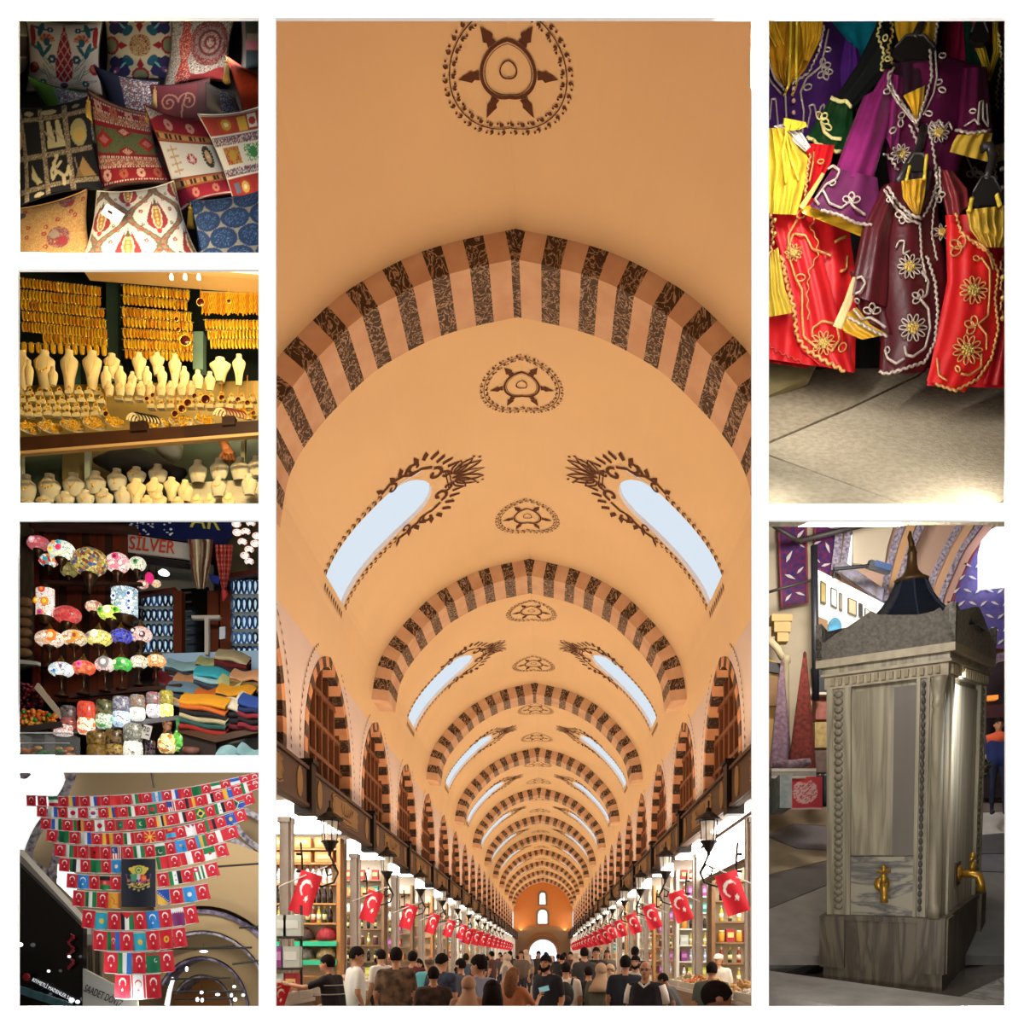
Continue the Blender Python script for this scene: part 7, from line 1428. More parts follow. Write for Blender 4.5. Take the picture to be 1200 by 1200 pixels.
pane_poly('wall_far', [(770, 1000), (1050, 1000), (1050, 1150), (770, 1150)], 7.35, mat('#a8703c', .8), 'orange end wall under the far arch')
pane_poly('window_103', [(730, 1130), (745, 1060), (765, 1000), (775, 1010), (760, 1070), (750, 1140)], 6.7, mat('#e8eef4', .5, emit=.9), 'narrow bright window slit beside the far arch')
for i, (a, c_) in enumerate((((980, 482), (1180, 468)), ((760, 868), (1140, 862)), ((870, 868), (1060, 855)), ((1080, 770), (1180, 762)), ((1050, 940), (1180, 922)), ((760, 1010), (1040, 1004)), ((770, 1070), (1100, 1066)), ((780, 1104), (1060, 1100)), ((670, 40), (682, 110)))):
    p, q = P(*cx4(*a), 6.4), P(*cx4(*c_), 6.4); b = MB(); b.tube([(0, 0, 0), q-p], .008, 6); tag(b.build('tie_rod', mat('#1c1814', .6), loc=p), 'black iron tie rod spanning the vault', 'rod', 'tie rods')
lamp_w = mat('#f8fbff', .4, emit=5)
for i, (x, y, rx, rz) in enumerate(((915, 880, .03, .008), (835, 962, .010, .018), (905, 1072, .012, .012), (885, 1105, .011, .016), (908, 1108, .011, .016), (980, 1082, .016, .009), (1058, 1045, .012, .01), (1045, 1085, .01, .014), (1100, 1085, .012, .01), (1062, 1105, .014, .014), (790, 752, .013, .008))):
    t = thing('hanging_lamp', 'small white hanging lamp glowing in the vault', 'lamp', P(*cx4(x, y), 6.3), group='white hanging lamps'); b = MB(); b.ball((0, 0, 0), (rx, rx, rz), n=10, k=6); b.build('bulb', lamp_w, t, smooth=True); b = MB(); b.tube([(0, 0, rz), (0, 0, rz+.05)], .002, 4); b.build('cable', mat('#1c1814', .6), t)
# dark shop front with lettering, white sign
slab('concrete_ledge', [cx4(30, 396), cx4(350, 745), cx4(352, 800), cx4(30, 470)], 5.9, .1, mat('#8f8c88', .8), 'grey concrete ledge above the dark shop front', 'ledge')
df = slab('dark_shop_front', [cx4(25, 450), cx4(350, 770), cx4(345, 1145), cx4(25, 1145)], 5.85, .05, mat('#0d1014', .12), 'black glass shop front with white lettering', 'shop front')
e1 = R(27); text('KIYMETLİ MADENLER SAN', .036, mat('#d8dce0', .5, emit=.8), df, Matrix.Translation(P(62, 1160, 5.83)-df.location) @ Matrix.Rotation(e1, 4, 'Y') @ FACE, ext=.001, sx=.74)
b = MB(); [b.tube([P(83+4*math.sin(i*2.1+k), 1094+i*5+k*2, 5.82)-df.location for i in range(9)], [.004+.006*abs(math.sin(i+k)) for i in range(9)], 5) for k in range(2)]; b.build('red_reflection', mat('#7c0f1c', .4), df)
b = MB(); b.ball(P(31, 1145, 5.8)-df.location, (.028, .01, .028), n=10, k=6); b.build('red_emblem', mat('#8c1420', .5), df)
for i, (x, y, s) in enumerate(((57, 1138, .012), (81, 1121, .012), (24, 1107, .018), (84, 1172, .02), (91, 1174, .016), (45, 1166, .012))): b = MB(); b.ball((0, 0, 0), (s, .006, s*.8), n=10, k=6); tag(b.build('window_lamp', mat('#f0f4f8', .4, emit=2), loc=P(x, y, 5.78), smooth=True), 'small bright lamp glinting in the dark shop front', 'lamp', 'lamps in the dark shop front')
for i in range(4): b = MB(); b.box((0, 0, 0), (.10, .02, .05), 0, (0, R(20), 0)); tag(b.build('glass_case', mat('#3c5c64', .2, emit=.1), loc=P(30+i*15, 1162+i*5, 5.76)), 'teal lit jewellery case low in the dark shop front', 'case', 'teal lit cases')
sw = slab('exchange_sign', [(97, 1135), (137, 1156), (160, 1164), (160, 1184), (97, 1184)], 5.6, .03, mat('#b8bcb8', .7), 'pale sign board lettered SAADET DÖVİZ', 'sign')
text('SAADET DÖVİZ', .068, mat('#14161c', .6), sw, Matrix.Translation(P(121, 1167.5, 5.59)-sw.location) @ Matrix.Rotation(R(24), 4, 'Y') @ FACE, ext=.001, sx=.55)
for i in range(5): slab('shutter_slat', [cx4(358+i*17, 850), cx4(368+i*17, 850), cx4(370+i*17, 985+i*8), cx4(360+i*17, 975+i*8)], 6.0, .02, mat(('#6c5c48', '#3c342c')[i % 2], .7), 'brown upright slat above the pale sign', 'slat')['group'] = 'slats above the pale sign'
slab('stone_capital', [cx4(345, 760), cx4(420, 765), cx4(440, 880), cx4(352, 840)], 6.1, .05, mat('#9c948c', .8, var=.2, scale=12), 'grey stone capital beside the dark shop front', 'capital')
# ================================================================ EMBROIDERED JACKETS
casing('dress', mat('#4a4038', .9), 6.6, mat('#1c1614', .9))
area('street_fill', P(1040, 17.5, 3.62), P(1040, 150, 4.5), .9, .06, 20, (1, .98, .95)); [area('street_fill', P(x_, 500, 3.62), P(1040, 530, 4.3), .06, .5, 1.9, (1, .97, .93)) for x_ in (898.5, 1181.5)]; area('street_fill', P(898.5, 230, 3.62), P(1040, 300, 4.6), .06, 1.2, 14, (1, .97, .93))  # added strips hidden round the opening brighten the jackets and paving
def satin(c, v=.25, rough=.38): return mat(c, rough, var=v, scale=9, bump=.25, bscale=14)
def resamp(pts, n):
    p = [Vector(q) for q in pts]; L = [0.0]
    for a, b in zip(p[:-1], p[1:]): L.append(L[-1]+(b-a).length)
    xs = np.interp(np.linspace(0, L[-1], n+1), L, [q.x for q in p]); ys = np.interp(np.linspace(0, L[-1], n+1), L, [q.y for q in p]); return list(zip(xs, ys))
class Garment:
    def __init__(s, label, base, cat='jacket', group=None):
        s.b = P(*base); s.t = thing('embroidered_'+cat if cat != 'cloth' else 'hanging_cloth', label, cat, s.b, group=group); s.pts = []
    def patch(s, name, Lp, Rp, d, m, bulge=.05, fold=.008, nf=3, nu=22, nv=26, ph=0, gather=0):
        A, B = resamp(Lp, nv), resamp(Rp, nv); b = MB()
        clampx = lambda x: min(max(x, 895.5), 1184.5); cly = lambda y: min(max(y, 15.5), 595)
        dd = np.interp(np.linspace(0, 1, nv+1), np.linspace(0, 1, len(d)), d) if isinstance(d, (list, tuple)) else np.full(nv+1, d)
        def fn(u, v):
            j = round(v*nv); x = A[j][0]*(1-u)+B[j][0]*u; y = A[j][1]*(1-u)+B[j][1]*u
            z = dd[j]-bulge*max(0, 1-(2*u-1)**2)**.6-fold*math.sin(2*math.pi*nf*u+ph+1.5*v)-gather*math.sin(40*u+3*math.sin(5*v))*math.sin(math.pi*u)
            s.pts.append((clampx(x), cly(y), z)); return P(clampx(x), cly(y), z)-s.b
        return b.grid(fn, nu, nv).build(name, m, s.t, smooth=True)
    def depth(s, x, y):
        if not hasattr(s, 'arr') or len(s.arr) != len(s.pts): s.arr = np.array(s.pts)
        r2 = (s.arr[:, 0]-x)**2+(s.arr[:, 1]-y)**2; k = r2 < 20; return float(s.arr[k, 2].min() if k.any() else s.arr[r2.argmin(), 2])
    def braid(s, pts, w=2.2, m=None, wig=0, wl=7, name='braid', closed=False):
        pts = resamp(pts, max(6, int(sum(math.hypot(b[0]-a[0], b[1]-a[1]) for a, b in zip(pts[:-1], pts[1:]))/(1.6 if wig else 2.6))))
        out = []; l = 0
        for i, (x, y) in enumerate(pts):
            a, c = pts[max(i-1, 0)], pts[min(i+1, len(pts)-1)]; tx, ty = c[0]-a[0], c[1]-a[1]; n = math.hypot(tx, ty) or 1; l += n/2; o = wig*math.sin(2*math.pi*l/wl); x, y = min(max(x-ty/n*o, 896), 1184), y+tx/n*o
            d = s.depth(x, y)-.007; out.append(P(x, y, d)-s.b)
        b = MB(); b.tube(out, w/2*.0045, 6, closed=closed); return b.build(name, m or silver, s.t, smooth=True)
    def loop(s, x, y, r, a, m=None, w=1.8, st=1.5):
        p = [(x+(r*(1+math.cos(t))*math.cos(a)-r/st*math.sin(t)*math.sin(a)), y-(r*(1+math.cos(t))*math.sin(a)+r/st*math.sin(t)*math.cos(a))) for t in np.linspace(math.pi, 3*math.pi, 13)]
        s.braid(p, w, m)
    def trefoil(s, x, y, r, a=math.pi/2, m=None):
        for k in (-1.2, 0, 1.2): s.loop(x, y, r, a+k, m)
    def flower(s, x, y, r, m=None, gm=None, n=10):
        for k in range(n): s.loop(x+r*.35*math.cos(2*math.pi*k/n), y-r*.35*math.sin(2*math.pi*k/n), r*.32, 2*math.pi*k/n, m, 1.5, 2.2)
        d = s.depth(x, y)-.01; b = MB()
        for k in range(14): a = k*2.4; q = r*.36*math.sqrt(k/14); b.ball(P(x+q*math.cos(a), y+q*math.sin(a), d-.003)-s.b, .0095, n=7, k=5)
        b.build('gold_beads', gm or goldth, s.t, smooth=True)
silver = mat('#cbb9a8', .45, metal=.25, var=.3, scale=90); goldth = mat('#d8b45c', .4, metal=.35, var=.3, scale=90); yelth = mat('#ecd98c', .5, var=.2, scale=90); orth = mat('#e8a860', .45, metal=.2, var=.3, scale=90)
goldsat = satin('#d8a428', .35, .3); yelsat = satin('#e8c83c', .3, .35); purple = satin('#46205e'); plum = satin('#561036', .3); plumlt = satin('#842460', .3); maroon = satin('#521018', .25); red = satin('#d4181c', .15, .5); dgreen = satin('#18301e', .3); black = mat('#14100f', .8); hang = mat('#26221f', .4)
# cloths behind
g = Garment('turquoise satin cloth hanging behind the purple robe', (990, 60, 4.9), 'cloth'); g.patch('cloth', [(945, 14), (950, 40), (985, 70), (1000, 110)], [(1045, 14), (1040, 40), (1030, 80), (1020, 110)], 4.9, satin('#1c9cb0', .4), .02, .015, 4)
g = Garment('pink pleated cloth hanging behind the plum jacket', (1120, 60, 4.95), 'cloth'); g.patch('cloth', [(1096, 14), (1096, 90)], [(1150, 14), (1140, 90)], 4.95, satin('#d82c64', .3), .02, .02, 4)
g = Garment('black sheet painting in the dark gap deep behind the jackets', (1050, 400, 5.0), 'cloth'); g.patch('cloth', [(925, 100), (960, 250), (990, 448)], [(1184, 100), (1184, 250), (1112, 448)], 5.02, black, .02, .02, 5)  # added black sheet stands for the shaded void between the garments
g = Garment('dark red cloth with pearl buttons by the gold cuff', (1150, 200, 4.8), 'robe'); g.patch('cloth', [(1105, 165), (1095, 190), (1105, 260)], [(1184, 120), (1184, 190), (1184, 260)], 4.82, satin('#4c1218'), .04, .01); g.patch('lining', [(1158, 172), (1160, 192)], [(1184, 165), (1184, 186)], 4.76, satin('#d8c488'), .02)
g.braid([(1132, 182), (1140, 200), (1152, 205), (1160, 195)], 2.2); g.braid([(1172, 170), (1166, 200), (1172, 240)], 2.4, None, 1); g.trefoil(1142, 206, 5)
for y in (198, 220): b = MB(); b.ball(P(1174, y, 4.74)-g.b, .012, n=10, k=7); b.build('pearl_button', mat('#f0dcd0', .2), g.t, smooth=True)
g = Garment('green and yellow robe with ribbons in the corner', (1155, 80, 4.85), 'robe'); g.patch('body', [(1128, 14), (1132, 80), (1150, 150)], [(1184, 14), (1184, 80), (1184, 150)], 4.88, satin('#14402e'), .03); g.patch('red_trim', [(1138, 14), (1142, 60)], [(1184, 14), (1184, 40)], 4.84, satin('#a8202c'), .02); g.patch('yellow_ribbon', [(1140, 50), (1150, 75), (1154, 95)], [(1152, 45), (1160, 75), (1160, 95)], 4.78, yelsat, .02); g.patch('yellow_ribbon', [(1163, 25), (1164, 60), (1156, 95)], [(1170, 25), (1172, 60), (1161, 95)], 4.77, yelsat, .01)
g.braid([(1170, 38), (1174, 70), (1168, 110), (1170, 140)], 2.2, yelth, 1.2); g.braid([(1178, 40), (1180, 80), (1174, 120)], 2.0, silver, 1)
# hangers
def hanger(x, y, w, h, lab, d, hook=True):
    t = thing('coat_hanger', lab, 'hanger', P(x, y, d)); q = d/1000
    b = MB(); b.prism([(-w/2*q, 0), (-w*.42*q, h*.55*q), (-w*.2*q, h*.95*q), (w*.2*q, h*.95*q), (w*.42*q, h*.55*q), (w/2*q, 0), (w*.25*q, -h*.25*q), (-w*.25*q, -h*.25*q)], lambda x, z: (x, -.012, z), lambda x, z: (x, .012, z)); b.build('neck_piece', hang, t)
    b = MB(); b.tube([(-w*.45*q, -.01, h*.35*q), (-w*.2*q, -.014, h*.98*q), (w*.2*q, -.014, h*.98*q), (w*.45*q, -.01, h*.35*q)], .006, 6); b.build('rim', mat('#4a4440', .4), t, smooth=True)
    if hook: b = MB(); b.tube([(0, 0, h*.9*q), (w*.1*q, 0, h*1.4*q), (w*.22*q, 0, h*2.0*q), (w*.1*q, 0, h*2.5*q), (-w*.15*q, 0, h*2.4*q)], .022, 8); b.build('hook', hang, t, smooth=True)
    return t
# purple robe with gold ruffles
g = Garment('purple satin robe with gold ruffled front', (940, 150, 4.72), 'robe'); g.patch('body', [(895, 14), (895, 90), (895, 172)], [(972, 22), (1004, 62), (990, 172)], 4.75, purple, .06, .012, 3); g.patch('sleeve', [(990, 45), (984, 80), (988, 130)], [(1006, 58), (1012, 80), (1004, 130)], 4.72, satin('#5a2880'), .03)
g.patch('gold_ruffle', [(895, 14), (897, 50), (905, 85), (918, 101)], [(964, 14), (960, 50), (944, 82), (926, 101)], 4.68, satin('#c88c20', .5, .28), .06, .012, 5, 40, 26, 0, .008); g.patch('gold_ruffle', [(936, 14), (940, 40), (942, 70)], [(966, 14), (962, 45), (948, 72)], 4.60, goldsat, .03, .012, 4, 24, 18, 1, .01); g.patch('gold_ruffle', [(895, 14), (897, 35), (908, 55)], [(906, 14), (912, 32), (920, 52)], 4.6, goldsat, .03, .01, 3)
for x0, x1 in ((927, 924), (934, 933)): g.braid([(x0, 16), (x0-1, 60), (x1, 100), (x1-5, 112)], 3.6, yelsat, name='ribbon')
g.braid([(966, 30), (960, 60), (948, 85), (928, 98)], 2.6, silver, .8); g.braid([(971, 34), (966, 60), (962, 78), (945, 92), (938, 108), (942, 130), (940, 160)], 2.6); g.braid([(900, 70), (908, 92), (920, 106), (922, 150)], 2.6); g.braid([(895, 82), (905, 98), (916, 110)], 2.4)
g.loop(966, 58, 4, 0); g.trefoil(964, 78, 5, .3); g.trefoil(966, 84, 5, -1.2); g.loop(942, 104, 5, .4); g.braid([(946, 150), (950, 130), (948, 124), (954, 122), (958, 140), (962, 125), (966, 122), (966, 140)], 2.2); g.braid([(902, 140), (904, 116), (909, 116), (912, 150)], 2.2)
for y in (104, 118, 132): b = MB(); b.ball(P(930, y, 4.63)-g.b, .011, n=10, k=7); b.build('pearl_button', mat('#b8907c', .25), g.t, smooth=True)
# dark green jacket
g = Garment('dark green jacket with yellow braid behind the plum one', (1000, 100, 4.66)); g.patch('sleeve', [(1030, 22), (1005, 75), (976, 118)], [(1052, 70), (1030, 95), (996, 132)], 4.64, mat('#161a16', .6, var=.3, scale=9), .05, .006); g.patch('cuff', [(975, 112), (958, 140), (945, 160)], [(999, 124), (1000, 160), (990, 182)], 4.58, satin('#17401f', .4), .03, .008)
g.patch('body', [(1026, 14), (1030, 50), (1040, 105)], [(1106, 14), (1104, 50), (1095, 85)], 4.72, mat('#14120f', .6), .03); g.patch('gold_blouse', [(1046, 14), (1050, 40), (1056, 60)], [(1100, 14), (1098, 50), (1092, 72)], 4.66, goldsat, .04, .012, 4)
g.braid([(974, 114), (982, 119), (990, 118), (998, 125)], 4.0, yelth, .6, 12); g.braid([(946, 160), (960, 170), (970, 175), (985, 178)], 4.0, yelth, .8, 12); g.braid([(962, 142), (966, 155), (975, 162), (986, 163)], 3.6, yelth); g.trefoil(962, 140, 5, .8, yelth); g.loop(966, 146, 5, -.6, yelth)
g.braid([(1034, 20), (1028, 40), (1036, 62), (1032, 80), (1042, 90)], 2.4, yelth, 1.2); g.braid([(1044, 18), (1046, 40), (1040, 60), (1050, 82)], 2.4, goldth, 1.5); g.loop(1036, 48, 4, 1.2, yelth); g.loop(1037, 70, 4, .3, yelth); g.braid([(1100, 20), (1096, 45), (1094, 66)], 2.6, silver, 1.2)
hanger(1071, 66, 52, 22, 'black plastic hanger inside the plum jacket collar', 4.6)
# plum jacket
g = Garment('plum satin jacket with silver braid and wide cuffs', (1075, 190, 4.52)); g.patch('body', [(1036, 82), (1030, 120), (1036, 160), (1042, 215)], [(1112, 66), (1152, 78), (1148, 130), (1118, 215)], 4.52, plum, .07, .01, 2, 30, 30)
g.patch('neck_lining', [(1046, 74), (1050, 100), (1064, 130)], [(1090, 70), (1086, 100), (1070, 134)], 4.455, mat('#280a1a', .6), .0, .004); g.patch('gold_inset', [(1058, 112), (1066, 125), (1072, 140)], [(1084, 100), (1082, 118), (1076, 140)], 4.43, goldsat, .02, .006)
g.patch('sleeve', [(1012, 112), (993, 160), (977, 205)], [(1050, 96), (1040, 150), (1024, 210)], [4.46, 4.42, 4.40], plumlt, .08, .014, 2, 26, 26); g.patch('upper_arm', [(1036, 84), (1022, 108), (1030, 140)], [(1058, 90), (1058, 130), (1050, 190)], 4.46, plumlt, .04, .012)
g.patch('cuff', [(976, 196), (962, 218), (949, 242)], [(1028, 208), (1032, 240), (1026, 268)], 4.36, satin('#6a2450', .3), .05, .012, 2); g.patch('cuff_lining', [(950, 240), (938, 244), (940, 250)], [(1026, 268), (1024, 274), (1016, 280)], 4.38, goldsat, .02, .006); g.patch('cuff_lining', [(963, 202), (950, 222), (936, 242)], [(967, 204), (954, 226), (942, 246)], 4.37, satin('#e8c870'), .01, .002, 1, 8)
g.patch('sleeve', [(1128, 80), (1124, 130), (1122, 160)], [(1156, 78), (1160, 120), (1164, 160)], 4.47, plum, .05, .01, 2); g.patch('gold_cuff', [(1122, 158), (1116, 168), (1113, 178)], [(1163, 156), (1160, 172), (1158, 190)], 4.43, satin('#d8b040', .35, .3), .03, .012, 3)
g.braid([(1048, 80), (1040, 88), (1048, 108), (1062, 128), (1076, 146)], 2.8, silver, .7); g.braid([(1044, 88), (1040, 100), (1052, 120), (1070, 142), (1080, 160)], 2.4); g.braid([(1090, 58), (1092, 90), (1086, 112), (1076, 142)], 2.8, silver, .7); g.braid([(1096, 60), (1098, 90), (1094, 110), (1082, 135)], 2.4)
for x, y, a in ((1044, 106, 3.4), (1060, 132, 3.9), (1056, 140, 4.6), (1100, 66, .2), (1096, 98, .4), (1100, 104, -.3), (1084, 132, -.2), (1050, 150, 3.8)): g.loop(x, y, 4.5, a)
g.flower(1100, 155, 13); g.flower(1056, 180, 12); g.braid([(1088, 150), (1092, 142), (1096, 150), (1100, 140), (1106, 150), (1112, 143), (1116, 152)], 2.4); g.braid([(1066, 146), (1074, 165), (1080, 190)], 2.6, None, 1); g.braid([(1086, 146), (1092, 165), (1096, 190)], 2.6, None, 1); g.braid([(1036, 180), (1044, 186), (1052, 200)], 2.4, None, 1.4)
g.braid([(1120, 152), (1136, 156), (1160, 153)], 2.8, silver, .7); g.braid([(1146, 146), (1148, 120), (1152, 118), (1152, 140), (1158, 148), (1156, 122)], 2.4); g.loop(1144, 130, 4, 3.2); g.braid([(1130, 148), (1142, 140), (1148, 146)], 2.2)
g.braid([(970, 198), (976, 194), (984, 200), (980, 210), (968, 216), (955, 234), (960, 240)], 2.8, silver); g.braid([(964, 222), (972, 238), (986, 244), (996, 236), (1000, 242), (1014, 252)], 2.6); g.loop(972, 216, 4, .4); g.trefoil(998, 236, 5.5); g.braid([(962, 246), (984, 252), (1004, 262), (1022, 264)], 3.0, silver, .7)
# left red dress with yellow blouse
g = Garment('red dress with gold coiled braid and yellow blouse', (945, 400, 4.5), 'dress'); g.patch('body', [(895, 232), (895, 330), (895, 420)], [(990, 232), (1004, 330), (1002, 436)], 4.52, red, .05, .014, 4, 30, 30); g.patch('front_panel', [(900, 250), (925, 340), (938, 410), (960, 428)], [(948, 244), (972, 330), (985, 380), (1000, 437)], 4.46, red, .03, .008)
g.patch('skirt_hem', [(895, 372), (895, 424)], [(936, 385), (948, 432)], 4.54, satin('#9c1418'), .02, .01); g.patch('yellow_lining', [(895, 300), (896, 345), (898, 372)], [(912, 290), (920, 340), (932, 366)], 4.42, satin('#d8b838', .3), .03, .014, 3); g.patch('upper', [(946, 168), (940, 200), (936, 240)], [(978, 170), (974, 190), (966, 205)], 4.5, red, .02)
g.patch('yellow_blouse', [(895, 150), (895, 200), (897, 250)], [(926, 150), (950, 190), (934, 252)], 4.42, yelsat, .06, .016, 4, 36, 26, 0, .006); g.patch('white_collar', [(905, 148), (920, 158), (944, 178)], [(922, 144), (936, 150), (950, 172)], 4.4, mat('#dcd4d0', .6), .02)
g.patch('yellow_bow', [(918, 138), (918, 146), (922, 154)], [(944, 143), (946, 148), (936, 152)], 4.36, yelsat, .02); g.braid([(922, 148), (917, 180), (921, 215)], 3.2, yelsat, name='ribbon'); g.braid([(920, 150), (926, 185), (936, 212)], 3.0, yelsat, name='ribbon')
O = orth
g.braid([(916, 300), (922, 330), (930, 360), (934, 395), (945, 410), (965, 422), (990, 435)], 3.6, O, 1.6, 9); g.braid([(904, 252), (906, 280), (902, 300)], 3.2, O, 1.4, 9); g.braid([(934, 258), (924, 275), (924, 300), (932, 325), (940, 340), (940, 370), (942, 395), (958, 408)], 3.0, O); g.braid([(956, 250), (950, 268), (958, 280), (958, 300), (948, 318), (946, 350), (948, 375)], 1.6, O, 1.2, 14)
g.flower(930, 296, 11, O); g.flower(965, 402, 15, O); g.loop(934, 254, 6, .5, O); g.loop(932, 326, 6, .1, O); g.braid([(952, 395), (952, 385), (964, 376), (980, 380), (984, 398), (974, 412)], 2.8, O); g.loop(984, 412, 6, 1.0, O); g.braid([(924, 290), (930, 274), (944, 276), (952, 292), (965, 296), (974, 300)], 2.6, O); g.braid([(950, 180), (946, 200), (944, 230)], 2.6, O, 1.2); g.braid([(954, 178), (952, 195), (948, 214)], 2.2, O); g.loop(958, 190, 4, .2, O)
g.braid([(978, 284), (984, 280), (992, 277)], 3, O); g.braid([(985, 318), (992, 316), (993, 300)], 3, O); g.braid([(897, 400), (910, 412), (925, 418), (940, 424)], 1.6, mat('#b8382c', .5), 1.6, 8)
b = MB(); [b.ball(P(908, 258+k*16, 4.40)-g.b, .011, n=9, k=6) for k in range(2)]; b.build('bead_button', goldth, g.t, smooth=True)
# maroon jacket in front
g = Garment('maroon child jacket with silver braid and gold flowers', (1060, 430, 4.4)); g.patch('body', [(1036, 216), (1024, 260), (1010, 320), (1032, 400), (1030, 440)], [(1098, 206), (1100, 260), (1112, 330), (1110, 390), (1084, 436)], 4.40, maroon, .07, .01, 2, 34, 36)
g.patch('sleeve', [(1034, 218), (1012, 260), (1000, 320), (996, 345)], [(1052, 232), (1044, 280), (1042, 340), (1040, 360)], 4.36, maroon, .05, .008, 2); g.patch('sleeve', [(1098, 198), (1104, 230), (1112, 262)], [(1116, 200), (1134, 222), (1136, 240)], 4.38, satin('#8c2c30', .3), .04, .012, 2)
g.patch('hem_panel', [(996, 318), (1000, 340), (1008, 372)], [(1046, 320), (1050, 370), (1060, 400)], 4.37, maroon, .02, .006); g.patch('gold_lining', [(978, 376), (990, 390), (1010, 398)], [(1004, 360), (1020, 380), (1040, 392)], 4.36, goldsat, .02, .01, 2); g.patch('gold_edge', [(999, 324), (990, 350), (976, 382)], [(1006, 326), (998, 356), (986, 386)], 4.34, satin('#e8d090'), .01, .002, 1, 8)
g.patch('neck_lining', [(1056, 205), (1056, 225), (1066, 250)], [(1092, 200), (1088, 225), (1076, 252)], 4.325, mat('#1c0a0c', .7), 0, .003); g.patch('gold_ruffle', [(1056, 212), (1058, 232), (1070, 250)], [(1086, 208), (1083, 232), (1078, 252)], 4.30, goldsat, .03, .01, 4, 30, 20, 0, .006)
g.braid([(1062, 212), (1066, 195)], 4, yelsat, name='strap'); g.braid([(1083, 210), (1086, 182)], 4, yelsat, name='strap')
g.braid([(1040, 218), (1052, 238), (1068, 252), (1080, 256)], 2.8, silver, .7); g.braid([(1036, 222), (1050, 244), (1066, 258), (1078, 262), (1080, 300), (1086, 330)], 2.6, silver, .5); g.braid([(1096, 190), (1098, 215), (1090, 240), (1082, 254)], 2.8, silver, .7); g.braid([(1101, 196), (1102, 222), (1094, 246), (1092, 275), (1098, 305)], 2.4, silver, .6)
g.trefoil(1060, 252, 5.5, -2); g.loop(1046, 232, 4, 3.6); g.trefoil(1098, 228, 5, 0); g.flower(1066, 312, 15); g.flower(1070, 384, 17); g.flower(1104, 272, 10, n=7)
g.braid([(1086, 300), (1096, 330), (1099, 365), (1096, 400), (1084, 424), (1060, 432), (1040, 438), (1030, 436)], 3.0, silver, 1.0); g.braid([(1080, 318), (1088, 330), (1086, 346), (1078, 350), (1088, 362), (1090, 385), (1084, 408), (1070, 418), (1062, 416), (1060, 406)], 3.0); g.trefoil(1078, 349, 5, 2.6); g.braid([(1060, 420), (1050, 426), (1040, 420), (1037, 410)], 2.8); g.loop(1040, 414, 4, 1.6)
g.braid([(1004, 326), (1010, 324), (1014, 332), (1008, 342), (1002, 344)], 2.8); g.loop(1002, 350, 3.5, -.8); g.braid([(1000, 362), (1010, 374), (1020, 372), (1030, 378), (1038, 384)], 2.8); g.trefoil(1022, 366, 5.5); g.braid([(994, 372), (1010, 380), (1028, 390), (1040, 394)], 3.0, silver, .8); g.braid([(1050, 290), (1054, 282), (1060, 282), (1058, 298), (1066, 294)], 2.4)
hanger(1075, 199, 26, 16, 'small black hanger at the maroon jacket neck', 4.36, False); b = MB(); b.tube([P(1052, 215, 4.4), P(1066, 190, 4.42), P(1078, 172, 4.43), P(1082, 150, 4.44)], .022, 8); o = b.build('hanger_bar', hang, smooth=True); tag(o, 'black hanger stem rising between the jackets', 'hanger')
# right red dress
g = Garment('bright red dress with gold ruffled neckline', (1135, 440, 4.34), 'dress'); g.patch('body', [(1108, 252), (1110, 330), (1096, 400), (1086, 452)], [(1184, 250), (1184, 330), (1184, 400), (1184, 455)], 4.36, red, .04, .01, 3, 34, 34); g.patch('front_panel', [(1110, 258), (1112, 330), (1098, 400), (1086, 446)], [(1168, 290), (1172, 330), (1166, 410), (1130, 460)], 4.31, satin('#dc1a1a', .1, .5), .03, .006); g.patch('skirt_hem', [(1164, 385), (1140, 450)], [(1184, 380), (1184, 452)], 4.33, satin('#a80c14', .2), .02)
g.patch('gold_ruffle', [(1132, 246), (1136, 268), (1152, 290)], [(1184, 240), (1184, 268), (1176, 290)], 4.25, satin('#d8b03c', .35, .3), .04, .012, 5, 40, 22, 0, .008); g.braid([(1136, 248), (1139, 232)], 5, yelsat, name='strap'); g.braid([(1172, 242), (1168, 228)], 5, yelsat, name='strap')
g.braid([(1120, 250), (1126, 272), (1146, 288), (1160, 296), (1170, 320), (1166, 350), (1170, 385), (1162, 420), (1146, 444), (1120, 458), (1096, 450)], 2.8, O, .9); g.braid([(1140, 282), (1152, 288), (1160, 300), (1164, 316)], 2.4, O); g.trefoil(1126, 290, 7, 2.6, O); g.flower(1141, 340, 17, O, None, 11); g.flower(1134, 410, 18, O, None, 11); g.braid([(1150, 302), (1160, 316), (1160, 340), (1158, 370), (1146, 380), (1156, 392), (1156, 410)], 2.4, O); g.loop(1148, 304, 4, 2.8, O); g.trefoil(1142, 382, 6, 2.8, O); g.braid([(1150, 415), (1150, 430), (1136, 440), (1126, 438)], 2.4, O); g.loop(1124, 436, 4, 2.0, O); g.braid([(1098, 420), (1100, 440), (1110, 446)], 2.2, O)
for k in range(3): g.braid([(1176, 300+k*24), (1172, 312+k*24), (1177, 322+k*24)], 2.4, O, 1); b = MB(); b.ball(P(1175, 325+k*24, 4.26)-g.b, .012, n=9, k=6); b.build('bead_button', goldth, g.t, smooth=True)
hanger(1156, 236, 36, 26, 'black hanger above the gold ruffled neckline', 4.34); hanger(1147, 48, 22, 22, 'dark hanger among the corner ribbons', 4.74)
